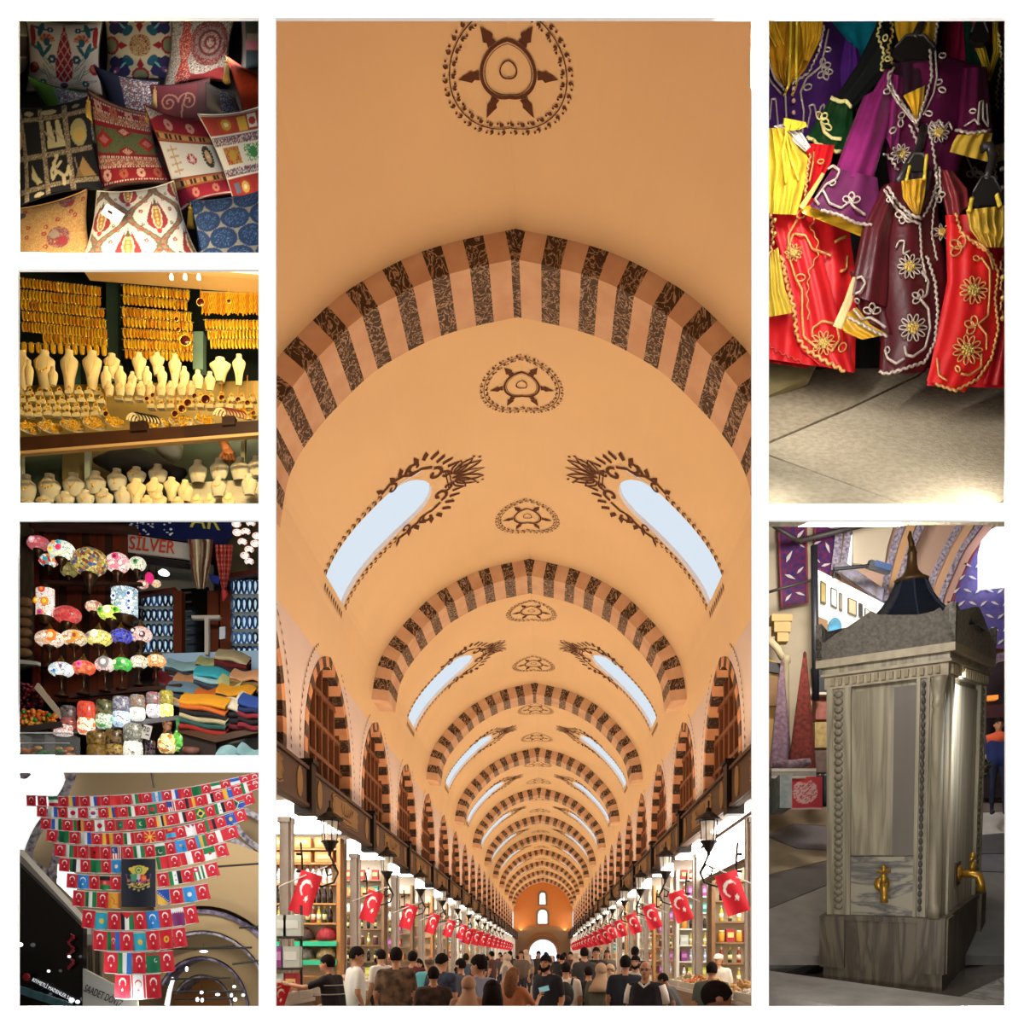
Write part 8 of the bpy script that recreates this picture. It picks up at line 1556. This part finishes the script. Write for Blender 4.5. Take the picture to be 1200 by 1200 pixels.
# floor of stone slabs and a ledge
FPd = lambda y: 1/(.0205+.000417*y)
fl = thing('floor', None, None, P(1040, 560, FPd(560))); struct(fl, 'worn beige stone paving under the hanging jackets')
stone = mat('#bcac8e', .8, hex2='#a49478', scale=30, bump=.3, bscale=90)
def paver(pts, m, dz=0):
    b = MB(); c = [P(x, y, FPd(y)+dz)-fl.location for x, y in pts]; v = Vector((0, .05, -.05)); n = len(c); b.add(c+[p+v for p in c], [tuple(range(n)), tuple(range(2*n-1, n-1, -1))]+[(i, i+n, (i+1) % n+n, (i+1) % n) for i in range(n)]); b.build('paving_slab', m, fl)
paver([(894, 434), (1086, 430), (1076, 438), (1000, 475), (894, 520)], stone); paver([(894, 523), (1000, 478), (1077, 441), (1088, 430), (1186, 430), (1186, 576), (1166, 595), (1072, 595), (894, 530)], mat('#c8b99c', .8, hex2='#b0a084', scale=34, bump=.3, bscale=90), .002); paver([(894, 532), (1070, 595), (1060, 597), (894, 597)], mat('#c2b498', .8, hex2='#ac9e82', scale=34, bump=.3, bscale=90)); paver([(1186, 578), (1186, 597), (1164, 597)], stone)
b = MB(); c_ = [P(894, 418, 4.75), P(962, 418, 4.75), P(950, 442, 4.7), P(894, 466, 4.62)]; v = Vector((0, .06, 0)); o_ = P(920, 450, 4.7); b.add([p-o_ for p in c_]+[p+v-o_ for p in c_], [(0, 1, 2, 3), (7, 6, 5, 4), (0, 4, 5, 1), (1, 5, 6, 2), (2, 6, 7, 3), (3, 7, 4, 0)])
tag(b.build('stone_ledge', mat('#9c8a5c', .8, var=.3, scale=10, bump=.3, bscale=30), loc=o_), 'low tan stone ledge below the red dress', 'ledge')
# ================================================================ MARBLE FOUNTAIN
casing('fount', mat('#8c8478', .9), 7.45, mat('#c8b498', .9))
area('hall_fill', P(1040, 606, 3.62), P(1040, 800, 5.0), .9, .06, 26, (1, .97, .93)); area('hall_fill', P(1040, 1182.5, 3.62), P(1040, 1080, 4.8), .9, .06, 10, (1, .97, .95)); area('hall_fill', P(1182.5, 900, 4.6), P(1100, 960, 5.0), .06, 1.6, 7, (.92, .95, 1)); area('hall_fill', P(1040, 607, 5.6), P(1050, 760, 7.2), 1.0, .1, 60, (1, .94, .88))  # added strips out of view brighten the fountain and the hall behind
RF = Matrix(((.80711, .58682, -.06490), (-.58714, .78626, -.19252), (-.06195, .19348, .97915)))
FMx = Matrix.Translation((2.161, 4.6, 1.644+EZ)) @ RF.to_4x4()
W_, D_, hB, hA, hC, hD = .646, 1.151, .036, -.127, -1.457, -1.782
mb = marble('#a0967e', '#7a705c', 2.2, .06, .45, (6, 6, .35), .6); mb_lit = marble('#c8bea6', '#a89c84', 2.2, .06, .65, (6, 6, .35), .6); mb_h = marble('#9c9480', '#5c5a58', 2.5, .03, .4, (1, 1, 4), .8); mb_d = marble('#6e6250', '#4c4236', 2.5, .06, .5, (4, 4, .6), 1.0); carved = mat('#6e675c', .8, var=.4, scale=45, bump=1.0, bscale=60); frz = mat('#a89a80', .6, var=.25, scale=20)  # second marble is a paler copy, side face's brightness put into colour
ft = thing('marble_fountain', 'tall carved marble fountain with brass taps and dark pointed roof', 'fountain', M=FMx)
def fb(name, x0, x1, y0, y1, z0, z1, m, parent=ft):
    b = MB(); b.box(((x0+x1)/2, (y0+y1)/2, (z0+z1)/2), (x1-x0, y1-y0, z1-z0)); return b.build(name, m, parent)
fb('plinth', -W_-.02, .02, -.02, D_+.02, hD-.1, hC-.03, mb_d); fb('plinth_moulding', -W_-.03, .03, -.03, D_+.03, hC-.03, hC, mb_d)
for x in (-W_+.04, -.04): fb('plinth_pier', x-.075, x+.075, -.045, .0, hD, hC-.005, mb_d)
for y in (.06, D_-.06): fb('plinth_pier', 0, .045, y-.08, y+.08, hD, hC-.005, mb_d)
fb('shaft', -W_+.02, -.02, .02, D_-.02, hC, hA, mb)
fb('marble_panel', -W_+.14, -.15, .008, .03, hC+.36, hA-.03, mb); fb('marble_panel', -.27, -.15, .004, .03, hC+.36, hA-.03, mat('#6d645a', .5, var=.2, scale=4, wood=True)); fb('banded_panel', -W_+.14, -.15, .004, .03, hC, hC+.35, mb_h)
fb('side_panel', -.03, -.008, .17, D_-.2, hC, hA-.03, mb_lit)
for x0, x1 in ((-W_+.0, -W_+.035), (-W_+.10, -W_+.14), (-.15, -.13), (-.095, -.08)): fb('pilaster_fillet', x0, x1, -.012, .03, hC, hA, mb)
pf1 = fb('pilaster_field', -W_+.03, -W_+.105, .0, .03, hC, hA, mb); pf2 = fb('pilaster_field', -.135, -.09, .0, .03, hC, hA, mb)
for y0, y1 in ((.12, .17), (D_-.2, D_-.17), (D_-.04, D_)): fb('pilaster_fillet', -.03, .012, y0, y1, hC, hA, mb_lit)
pf3 = fb('pilaster_field', -.03, .0, D_-.18, D_-.03, hC, hA, mb_lit); fb('corner_block', -.085, -.0, .0, .13, hC, hA, mb)
lf = MB(); lf.ball((0, 0, 0), (.026, .012, .02), n=8, k=6); lfm = lf.mesh('carved_leaf', mat('#7c7260', .7), True); lf2 = MB(); lf2.ball((0, 0, 0), (.012, .012, .02), n=8, k=6); lfm2 = lf2.mesh('carved_leaf', mat('#4c4540', .7), True); lf3 = MB(); lf3.ball((0, 0, 0), (.012, .045, .018), n=8, k=6); lfm3 = lf3.mesh('carved_leaf', mat('#8a7c60', .7), True)
for k in range(30):
    z = hC+.03+k*(hA-hC-.04)/30; link('carved_leaf', lfm, pf1, (-W_+.068, -.008, z+.02)); link('carved_leaf', lfm2, pf2, (-.113, -.008, z+.02)); link('carved_leaf', lfm3, pf3, (.006, D_-.105, z+.02))
b = MB(); r = .034; b.lathe([(r*1.1, hC+.0), (r*1.2, hC+.05), (r*.9, hC+.09), (r*.95, hC+.12), (r, hC+.2), (r, hA-.22), (r*.8, hA-.17), (r*1.0, hA-.16), (r*1.0, hA-.13), (r*.8, hA-.12), (r*1.25, hA-.03), (r*1.3, hA)], 14, c=(-.035, -.012, 0)); b.build('corner_column', mb, ft, smooth=True)
# cornice
def ring(name, o, z0, z1, m): return fb(name, -W_-o, o, -o, D_+o, z0, z1, m)
fz_ = ring('frieze', .012, hA, hA+.07, frz); ring('cornice_step', .03, hA+.07, hA+.085, frz); ring('cornice_cove', .02, hA+.085, hA+.12, mb); ring('cornice_step', .05, hA+.12, hB, frz)
dn = MB(); dn.box((0, 0, 0), (.022, .016, .04)); dnm = dn.mesh('dentil', mat('#8a7c62', .7)); dn2 = MB(); dn2.box((0, 0, 0), (.016, .03, .05)); dnm2 = dn2.mesh('dentil', mat('#a89878', .7))  # side dentils coloured paler to match the brightly lit face
for k in range(15): link('dentil', dnm, fz_, (-W_+.04+k*(W_-.08)/14, -.018, hA+.036))
for k in range(16): link('dentil', dnm2, fz_, (.018, .06+k*(D_-.12)/15, hA+.036))
# carved crest
fr = [(-W_-.05, 0), (-W_-.05, .125), (-W_+.0, .095), (-W_+.06, .13), (-W_+.14, .165), (-W_+.22, .205), (-W_+.26, .225), (-W_+.30, .20), (-W_+.38, .185), (-.14, .165), (-.06, .17), (-.03, .185), (-.015, .16), (.0, .19), (.05, .2), (.05, 0)]
b = MB(); b.prism(fr, lambda x, z: (x, -.05, hB+z), lambda x, z: (x, -.015, hB+z)); b.build('crest_panel', carved, ft)
sd = [(-.05, 0), (-.05, .2), (.06, .17), (.25, .2), (.42, .23), (.58, .25), (.74, .21), (.9, .15), (1.05, .11), (1.12, .1), (1.2, .1), (1.2, 0)]
b = MB(); b.prism(sd, lambda y, z: (.05, y, hB+z), lambda y, z: (.015, y, hB+z)); b.build('crest_panel', mat('#9c9688', .7, var=.45, scale=45, bump=1.0, bscale=60), ft)  # paler carved copy, brightness of the side face put into colour
b = MB(); b.prism([(x, z) for x, z in fr], lambda x, z: (x, D_+.015, hB+z), lambda x, z: (x, D_+.05, hB+z)); b.build('crest_panel', carved, ft)
b = MB(); b.prism(sd, lambda y, z: (-W_-.05, y, hB+z), lambda y, z: (-W_-.015, y, hB+z)); b.build('crest_panel', carved, ft)
# lead roof and finial
lead = mat('#2c3444', .35, metal=.3, var=.2, scale=6); cx_, cy_ = -W_/2+.02, D_*.42
pr = [(.44, .02), (.40, .05), (.32, .09), (.24, .14), (.175, .20), (.13, .26), (.10, .32), (.085, .36)]
b = MB(); vs_ = []; fs_ = []
for r, z in pr: vs_ += [(cx_+r*.95*math.cos(a), cy_+r*.95*math.sin(a), hB+.10+z) for a in (math.pi/8+k*math.pi/4 for k in range(8))]
for i in range(len(pr)-1):
    for k in range(8): fs_.append((i*8+k, i*8+(k+1) % 8, (i+1)*8+(k+1) % 8, (i+1)*8+k))
b.add(vs_, fs_); b.build('lead_roof', lead, ft)
b = MB()
for k in range(8): b.tube([(cx_+r*.955*math.cos(math.pi/8+k*math.pi/4), cy_+r*.955*math.sin(math.pi/8+k*math.pi/4), hB+.10+z) for r, z in pr], .006, 5)
b.build('roof_seams', mat('#4c5468', .4, metal=.3), ft)['kind'] = 'stuff'
fz = hB+.44; b = MB(); b.lathe([(.095, fz), (.10, fz+.012), (.065, fz+.03), (.038, fz+.06), (.03, fz+.09), (.026, fz+.15), (.03, fz+.155), (.025, fz+.165), (.018, fz+.19)], 14, c=(cx_, cy_, 0)); b.tube([(cx_, cy_, fz+.18), (cx_-.005, cy_, fz+.22), (cx_-.015, cy_, fz+.25), (cx_-.012, cy_, fz+.28)], [.018, .016, .013, .007], 8); b.build('finial', mat('#7c5c34', .4, metal=.4), ft, smooth=True)
# taps
brs = mat('#b0842c', .3, metal=.6)
def tap(M):
    t = MB(); t.lathe([(.035, 0), (.035, .008), (.02, .014)], 12, axis=(0, -1, 0)); t.tube([(0, 0, 0), (0, -.05, .0), (0, -.075, -.01), (0, -.085, -.04), (0, -.085, -.07)], [.016, .017, .016, .014, .017], 10); t.tube([(0, -.05, .01), (0, -.05, .05)], [.014, .011], 8); t.tube([(-.028, -.05, .06), (.028, -.05, .06)], .007, 6); t.ball((0, -.05, .07), (.012, .012, .018), n=8, k=6)
    t.v = [tuple(M @ Vector(v)) for v in t.v]; return t
tap(Matrix.Translation((-W_/2+.0, .004, hC+.19)) @ Matrix.Rotation(R(20), 4, 'Z') @ Matrix.Scale(1.35, 4)).build('brass_tap', brs, ft, smooth=True)
fb('tap_plate', -.008, .004, .38, .52, hC+.13, hC+.27, mat('#5c4a3c', .6)); tap(Matrix.Translation((.004, .45, hC+.2)) @ Matrix.Rotation(R(90), 4, 'Z') @ Matrix.Scale(1.5, 4)).build('brass_tap', brs, ft, smooth=True)
# basin rim and floor
bs = thing('stone_basin', 'sunken grey marble basin rim round the fountain', 'basin', M=FMx @ Matrix.Rotation(R(-13), 4, 'Z')); hR = hD-.01; rimst = mat('#b4aea6', .45, hex2='#948e86', scale=6, bump=.15, bscale=20); wet = mat('#6c645a', .15, var=.3, scale=5)
fb('rim_front', -1.9, .75, -.92, -.42, hR-.25, hR, rimst, bs); fb('rim_left', -1.35, -.98, -.42, 2.0, hR-.25, hR, rimst, bs); fb('rim_right', .30, .75, -.42, 2.0, hR-.25, hR, marble('#a8a49c', '#7c7870', 3, .05, .2), bs); fb('rim_back', -.98, .30, D_+.3, D_+.7, hR-.25, hR, rimst, bs); fb('basin_floor', -.98, .30, -.42, D_+.3, hD-.16, hD-.1, wet, bs)
fb('step', -2.4, 1.0, -1.3, -.92, hR-.5, hR-.22, mat('#4c4844', .8), bs); trim(bs, 'fount')
# sloping stone street behind
gd = thing('floor', None, None, P(1040, 1000, 6.6)); struct(gd, 'stone paving behind the fountain with grey and tan slabs')
gp = lambda x, y: P(x, y, 7.35-(y-935)/(1120-935)*1.9)-gd.location
def pv(pts, c):
    b = MB(); q = [gp(*p) for p in pts]; n = len(q); v = Vector((0, .02, -.06)); b.add(q+[p+v for p in q], [tuple(range(n)), tuple(range(2*n-1, n-1, -1))]+[(i, i+n, (i+1) % n+n, (i+1) % n) for i in range(n)]); b.build('paving_slab', mat(c, .45, var=.2, scale=8), gd)
for pts, c in (([(897, 935), (985, 935), (985, 968), (930, 965), (897, 978)], '#b09a7c'), ([(897, 979), (930, 966), (985, 969), (985, 996), (935, 994)], '#7c7478'), ([(897, 980), (934, 995), (985, 998), (985, 1004), (897, 1025)], '#b8a484'), ([(897, 1026), (985, 1005), (985, 1030), (897, 1066)], '#6c6660'), ([(897, 1067), (985, 1031), (985, 1120), (897, 1120)], '#9c948a'), ([(1130, 935), (1186, 935), (1186, 950), (1130, 952)], '#8c8078'), ([(1130, 953), (1186, 951), (1186, 975), (1130, 980)], '#e8e4e0'), ([(1130, 981), (1186, 976), (1186, 1000), (1130, 1000)], '#6c6c70'), ([(1130, 1001), (1186, 1001), (1186, 1022), (1130, 1020)], '#7c7c84'), ([(1130, 1021), (1186, 1023), (1186, 1120), (1130, 1120)], '#8a8884')): pv(pts, c)
# hall behind
def tile_mat(key, base, sp1, sp2):
    m = mat(base, .45, hex2=sp1, scale=26); return m
bt = mat('#2c3070', .4, hex2='#7c2c4c', scale=28); bt2 = mat('#4c4f9c', .4, hex2='#6c5a94', scale=24); whm = mat('#d8d0cc', .5); bord = mat('#5c5478', .6, hex2='#c8bcc4', scale=40); crm = mat('#c8b89c', .8, var=.08, scale=6); pnk = mat('#d8b49c', .8)
def wpx(name, pts, d, m, lab, th=.03): return struct(slab(name, pts, d, th, m, None, None), lab)
wpx('wall_pier', [(894, 604), (962, 604), (962, 935), (897, 935)], 7.3, crm, 'cream plastered pier beside the carpets')
def tile_panel(lab, pts, birds, d=7.22, m=bt):
    t = struct(thing('wall_tiles', None, None, P(*pts[0], d)), lab); b = MB(); c = [P(x, y, d)-t.location for x, y in pts]; b.add(c, [tuple(range(len(c)))]); b.build('tile_field', m, t)
    for (x, y, s, a) in birds:
        b = MB(); rr = [(x+s*(u*math.cos(a)-v*math.sin(a)), y-s*(u*math.sin(a)+v*math.cos(a))) for u, v in ((-1, -.1), (-.3, .3), (.2, .25), (1, .1), (.25, -.15), (-.3, -.25))]; b.add([P(px, py, d-.02)-t.location for px, py in rr], [tuple(range(6))]); b.build('white_bird_motif', whm, t)
    b = MB(); b.tube(c, .012, 6, closed=True); b.build('tile_border', mat('#8c3c4c', .5), t)
tile_panel('narrow blue and red tile panel on the pier', [(912, 606), (944, 606), (946, 706), (916, 712)], [(918, 612, 5, .9), (938, 626, 7, .8), (925, 652, 8, 1.0), (940, 640, 4, -.6), (926, 676, 7, -.5), (938, 668, 6, .7), (924, 700, 6, .8), (938, 696, 6, -.4)])
tile_panel('short blue and red tile panel beside the black post', [(955, 606), (985, 606), (976, 660), (972, 676), (955, 664)], [(965, 612, 5, -1.2), (975, 618, 6, -.2), (958, 636, 5, .3), (970, 642, 7, -1.3), (957, 656, 6, -.8), (968, 662, 6, .2)])
tile_panel('large blue tiled arch wall with white bird shapes', [(1108, 744), (1120, 690), (1140, 650), (1160, 620), (1186, 606), (1186, 760), (1110, 760)], [(1134+i*13-(j % 2)*7, 662+j*15, 5.5, .6 if (i+j) % 2 else -.5) for j in range(7) for i in range(-2, 5) if 1112+max(0, (690-(662+j*15)))*.6 < 1134+i*13-(j % 2)*7 < 1182], 7.2, bt2)
wpx('window_201', [(1148, 690), (1148, 648), (1152, 632), (1162, 620), (1175, 614), (1187, 612), (1187, 686)], 7.1, mat('#f8faff', .5, emit=1.6), 'bright arched window in the blue tiled wall')
wpx('wall_vault', [(985, 604), (1186, 604), (1160, 622), (1130, 660), (1112, 720), (1108, 760), (985, 760)], 7.36, pnk, 'pale pink plastered vault over the shops'); wpx('window_202', [(993, 634), (999, 626), (998, 662), (991, 660)], 7.2, mat('#f4f6fa', .5, emit=1.2), 'narrow bright opening beside the vault'); wpx('wall_vault', [(999, 606), (1050, 606), (1040, 640), (1036, 664), (1000, 660)], 7.25, mat('#e8d8bc', .8), 'cream vault field beyond the floodlight')
def ribn(pts, w, d, m, lab, n=[200]):
    n[0] += 1; b = MB(); f = resamp(pts, 20); f = [f[0]]+[((f[i-1][0]+2*f[i][0]+f[i+1][0])/4, (f[i-1][1]+2*f[i][1]+f[i+1][1])/4) for i in range(1, len(f)-1)]+[f[-1]]; b.ribbon(f, w, lambda x, y: P(x, y, d)); struct(b.build('trim_%d' % n[0], m), lab)
RB = 'painted blue border along an arch of the vault'; OR_ = 'peach plaster band between the painted borders'
for pts, w, m in (([(1060, 606), (1048, 640), (1038, 680), (1036, 720)], 8, bord), ([(1072, 606), (1058, 640), (1046, 690)], 10, mat('#d8aa7c', .8)), ([(1084, 606), (1068, 640), (1054, 680), (1042, 715)], 8, bord), ([(1130, 606), (1110, 640), (1092, 680), (1082, 715), (1078, 740)], 7, bord), ([(1142, 606), (1118, 645), (1100, 685), (1090, 720), (1086, 745)], 9, mat('#dcae88', .8)), ([(1154, 606), (1126, 645), (1106, 690), (1096, 725), (1092, 750)], 6, bord), ([(1166, 606), (1134, 648), (1112, 695), (1102, 730), (1098, 755)], 9, mat('#c89c8c', .8)), ([(984, 606), (982, 640), (978, 668)], 9, bord), ([(996, 610), (992, 640), (988, 664)], 8, bord)): ribn(pts, w, 7.15 if m is bord else 7.18, m, RB if m is bord else OR_)
# lit shop cornice and showcase
wpx('trim_250', [(978, 660), (990, 658), (1036, 690), (1034, 704), (980, 668)], 7.05, mat('#7c7468', .6, hex2='#a09cb8', scale=22), 'painted frieze over the lit shop')
sc = thing('lit_showcase', 'bright white lit shop showcase with framed pictures', 'showcase', P(1000, 720, 7.0))
def sp(name, pts, d, m, th=.02):
    b = MB(); c = [P(x, y, d)-sc.location for x, y in pts]; n = len(c); v = Vector((0, th, 0)); b.add(c+[p+v for p in c], [tuple(range(n)), tuple(range(2*n-1, n-1, -1))]+[(i, i+n, (i+1) % n+n, (i+1) % n) for i in range(n)]); return b.build(name, m, sc)
sp('lit_panel', [(955, 668), (1046, 716), (1046, 760), (955, 780)], 7.0, mat('#e4e0d4', .5, emit=.55))
for pts in ([(955, 666), (1042, 710), (1042, 715), (955, 672)], [(955, 708), (1020, 736), (1020, 740), (955, 713)]): sp('shelf_rail', pts, 6.96, mat('#f4f2ea', .4, emit=.5))
for pts, c in (([(962, 680), (968, 684), (968, 708), (962, 706)], '#a89454'), ([(974, 688), (981, 691), (981, 713), (974, 709)], '#c8d4dc'), ([(984, 694), (987, 696), (987, 716), (984, 714)], '#8c7c68'), ([(994, 700), (1004, 704), (1004, 722), (994, 718)], '#d8b08c'), ([(1007, 706), (1011, 708), (1011, 724), (1007, 722)], '#3c3c40'), ([(1014, 712), (1020, 716), (1020, 728), (1014, 725)], '#c8c8c4')):
    o = sp('picture_frame', pts, 6.95, mat('#5c5448', .5)); cx0 = sum(p[0] for p in pts)/4; cy0 = sum(p[1] for p in pts)/4; sp('picture', [(cx0+(x-cx0)*.75, cy0+(y-cy0)*.85) for x, y in pts], 6.94, mat(c, .5, emit=.2))
b = MB(); b.prism([(math.cos(t)*.055, math.sin(t)*.075) for t in np.linspace(0, 2*math.pi, 19)[:-1]], lambda x, z: (x, -.01, z), lambda x, z: (x, .01, z)); o = b.build('round_landscape', mat('#4c9cc8', .4, hex2='#3c5c5c', scale=8, emit=.3), sc, P(978, 735, 6.94)-sc.location)
sp('wood_case', [(958, 722), (970, 727), (970, 750), (958, 745)], 6.95, mat('#8c6844', .5)); sp('wood_case', [(990, 738), (1010, 744), (1000, 752), (986, 752)], 6.95, mat('#8c6844', .5))
def pole(name, a, c, r, m, lab, cat, d=6.7): p, q = P(*a, d), P(*c, d); b = MB(); b.tube([(0, 0, 0), q-p], r, 8); return tag(b.build(name, m, loc=p, smooth=True), lab, cat)
pole('black_post', (954, 640), (956, 820), .028, mat('#1c1c24', .5), 'black steel post in front of the lit showcase', 'post'); pole('cable_duct', (900, 612), (936, 634), .018, mat('#2c2420', .6), 'dark cable sagging across the pier', 'cable'); pole('cable_duct', (936, 634), (1045, 607), .022, mat('#2c2420', .6), 'dark cable rising to the vault', 'cable'); pole('cable_duct', (900, 694), (950, 680), .012, mat('#2c2420', .6), 'thin dark cable along the tile panel', 'cable')
t = thing('floodlight', 'black floodlight on a bracket over the showcase', 'lamp', P(1030, 665, 6.6)); q = 6.6/1000
b = MB(); b.box((0, 0, 0), (26*q, .1, 9*q), 0, (R(20), R(18), 0)); b.build('housing', mat('#1c2028', .4), t); b = MB(); b.box((2*q, -.055, -1.5*q), (20*q, .01, 6.5*q), 0, (R(20), R(18), 0)); b.build('lens', mat('#3c4c6c', .15), t); b = MB(); b.tube([(-10*q, 0, 2*q), (-53*q, 0, -2*q), (-53*q, 0, -12*q)], .014, 6); b.build('bracket', mat('#14141a', .5), t)
pole('wall_bracket', (1037, 706), (1052, 704), .012, mat('#14141a', .5), 'short black bracket beside the lead roof', 'bracket', 6.9)
# column, carpets and wares by the pier
t = thing('stone_column', 'slender stone column with stepped golden capital', 'column', P(921, 900, 6.9)); q = 6.9/1000
b = MB(); b.lathe([(4.5*q, 0), (4.2*q, 80*q), (3.6*q, 122*q), (5.5*q, 124*q), (5.5*q, 130*q), (4*q, 132*q)], 14); b.build('shaft', mat('#a89878', .6), t, smooth=True); b = MB(); b.box((-7*q, 0, 173*q), (24*q, .12, 8*q)); b.box((-6*q, 0, 163*q), (19*q, .1, 12*q)); b.box((-5*q, 0, 152*q), (13*q, .08, 11*q)); b.build('capital', mat('#b89454', .6, var=.2, scale=8), t); b = MB(); b.tube([(-20*q, 0, 150*q), (-10*q, 0, 140*q), (-3*q, 0, 128*q)], .03, 8); b.build('arch_moulding', mat('#c8b48c', .6), t, smooth=True)
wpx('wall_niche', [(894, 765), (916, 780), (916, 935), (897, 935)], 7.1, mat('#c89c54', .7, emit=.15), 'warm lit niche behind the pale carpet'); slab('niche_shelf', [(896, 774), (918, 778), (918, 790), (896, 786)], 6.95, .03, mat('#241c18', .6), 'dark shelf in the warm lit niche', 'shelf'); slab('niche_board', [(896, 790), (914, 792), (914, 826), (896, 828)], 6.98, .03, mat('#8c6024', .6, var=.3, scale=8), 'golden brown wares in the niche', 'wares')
def cone(lab, x, y0, y1, w, d, c1, c2, lean=0):
    t = thing('draped_carpet', lab, 'carpet', P(x, y1, d)); h = (y1-y0)*d/1000; r = w/2*d/1000; b = MB(); b.grid(lambda u, v: (r*(1-v**1.15*.88)*math.cos(2*math.pi*u)*(1+.12*math.sin(8*math.pi*u))+lean*v*r, r*.5*(1-v**1.15*.88)*math.sin(2*math.pi*u)*(1+.12*math.sin(8*math.pi*u)), h*v), 40, 24); b.build('carpet_cloth', mat(c1, .9, hex2=c2, scale=34), t, smooth=True); b = MB(); b.ball((lean*r, 0, h), (r*.14, r*.1, r*.3), n=8, k=6); b.build('tied_top', mat(c2, .9), t, smooth=True)
cone('mauve patterned carpet draped to a point', 915, 778, 900, 26, 6.7, '#8c747c', '#6c4c5c', .1); cone('rust red carpet draped to a point', 940, 768, 905, 32, 6.6, '#7c2c1c', '#4c1810', .2)
t = thing('carpet_stack', 'stack of rugs with red patterned rug hanging over the front', 'rug', P(930, 950, 6.4)); q = 6.4/1000
for k in range(3): b = MB(); b.box((-2*q, .1, (38+k*4)*q), (52*q, .3, 3.6*q)); b.build('folded_rug', mat(('#c8bcac', '#a89c8c', '#d8ccbc')[k], .9, var=.2, scale=20), t)
b = MB(); b.box((-16*q, -.02, 18*q), (14*q, .28, 38*q)); b.build('rug_side', mat('#8c9c98', .9, hex2='#b8b4a8', scale=20), t); c = Cv(30, 30, '#b8343c'); c.disc(.5, .55, .36, '#d8a8a0'); c.speckle('#b84c4c', .35, 1, (c.X-.5)**2+(c.Y-.55)**2 < .13); c.disc(.5, .95, .14, '#c83c3c'); c.rect(0, 0, 1, .06, '#c8a89c'); MB().grid(lambda u, v: ((-9+u*40)*q, -.05+.01*math.sin(u*6), (v*38)*q), 30, 30, colors=c.cols()).build('red_rug', mat_col(.9), t, smooth=True)
b = MB(); b.tube([(-24*q, -.02, 52*q), (18*q, -.02, 56*q)], 5*q, 12); b.build('rolled_rug', mat('#9c848c', .9, hex2='#6c4c54', scale=30), t, smooth=True); trim(t, 'fount')
for i, (x0, x1, y0, y1, c, lab) in enumerate(((956, 975, 816, 843, '#a8604c', 'pinkish patterned box on the ware shelf'), (955, 974, 846, 876, '#c8a868', 'golden bowls display on the ware shelf'), (955, 974, 880, 905, '#7c6458', 'brown boxes low on the ware shelf'))): slab('ware_box', [(x0, y0), (x1, y0), (x1, y1), (x0, y1)], 6.75, .1, mat(c, .6, var=.4, scale=26), lab, 'wares')
slab('ware_shelf', [(953, 811), (976, 811), (976, 814), (953, 814)], 6.7, .15, mat('#c8bca8', .5), 'pale shelf over the pinkish box', 'shelf'); slab('dark_jar', [(952, 782), (972, 780), (974, 810), (954, 810)], 6.8, .05, mat('#14161c', .5), 'black wares standing on the pale shelf', 'wares')
for i in range(3): b = MB(); b.lathe([(.03, 0), (.05, .03), (.055, .14), (.03, .22), (.035, .24)], 12); tag(b.build('dark_vase', mat('#2c2c34', .4), loc=P(960+i*7, 945, 6.5), smooth=True), 'dark vase on the floor beside the rug stack', 'vase', 'dark vases by the rugs')
# far side by the window: arch, kiosk, person
ribn([(1140, 800), (1150, 782), (1165, 772), (1186, 766)], 9, 7.0, mat('#4c4470', .6, hex2='#9c7c84', scale=30), RB); wpx('wall_far', [(1140, 756), (1186, 744), (1186, 900), (1140, 900)], 7.3, mat('#a8988c', .8), 'greyish far wall under the blue tiles'); wpx('wall_far', [(1146, 800), (1156, 784), (1170, 776), (1187, 772), (1187, 935), (1146, 935)], 7.25, mat('#3c2c34', .7, var=.4, scale=10), 'dark archway behind the person in orange')
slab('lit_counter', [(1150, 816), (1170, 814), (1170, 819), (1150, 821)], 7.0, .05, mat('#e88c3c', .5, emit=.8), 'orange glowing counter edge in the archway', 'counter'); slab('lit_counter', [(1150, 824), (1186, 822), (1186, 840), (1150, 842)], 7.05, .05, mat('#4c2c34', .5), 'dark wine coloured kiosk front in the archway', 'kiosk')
def two(t, k, up, onhead):
    b = MB(); b.tube([up((-.2, .0, 1.36))*k, up((0, .03, 1.38))*k, up((.2, .0, 1.36))*k], [.085*k, .12*k, .085*k], 12); b.build('orange_yoke', mat('#e8643c', .8), t, smooth=True)
pz = person('person in orange and navy top by the far archway', P(1170, 955, 6.9), R(165), 1.7, top='#1c2c64', pants='#1c2440', extra=two, vox=.03); pz.scale = (.46,)*3
t = thing('plant_pot', 'small leafy plant by the fountain edge', 'plant', P(1152, 915, 6.5)); b = MB()
for k in range(22): a = k*2.4; b.ball((.05*math.cos(a)*(k % 5)/4, .03*math.sin(a), .03+.006*k), (.022, .012, .014), n=6, k=4, rot=(a, 0, a))
b.build('foliage', mat('#3c4428', .8, var=.4, scale=20), t, smooth=True); b = MB(); b.tube([(0, 0, -.1), (0, 0, .1)], .006, 5); b.build('stem', mat('#4c3c28', .8), t)
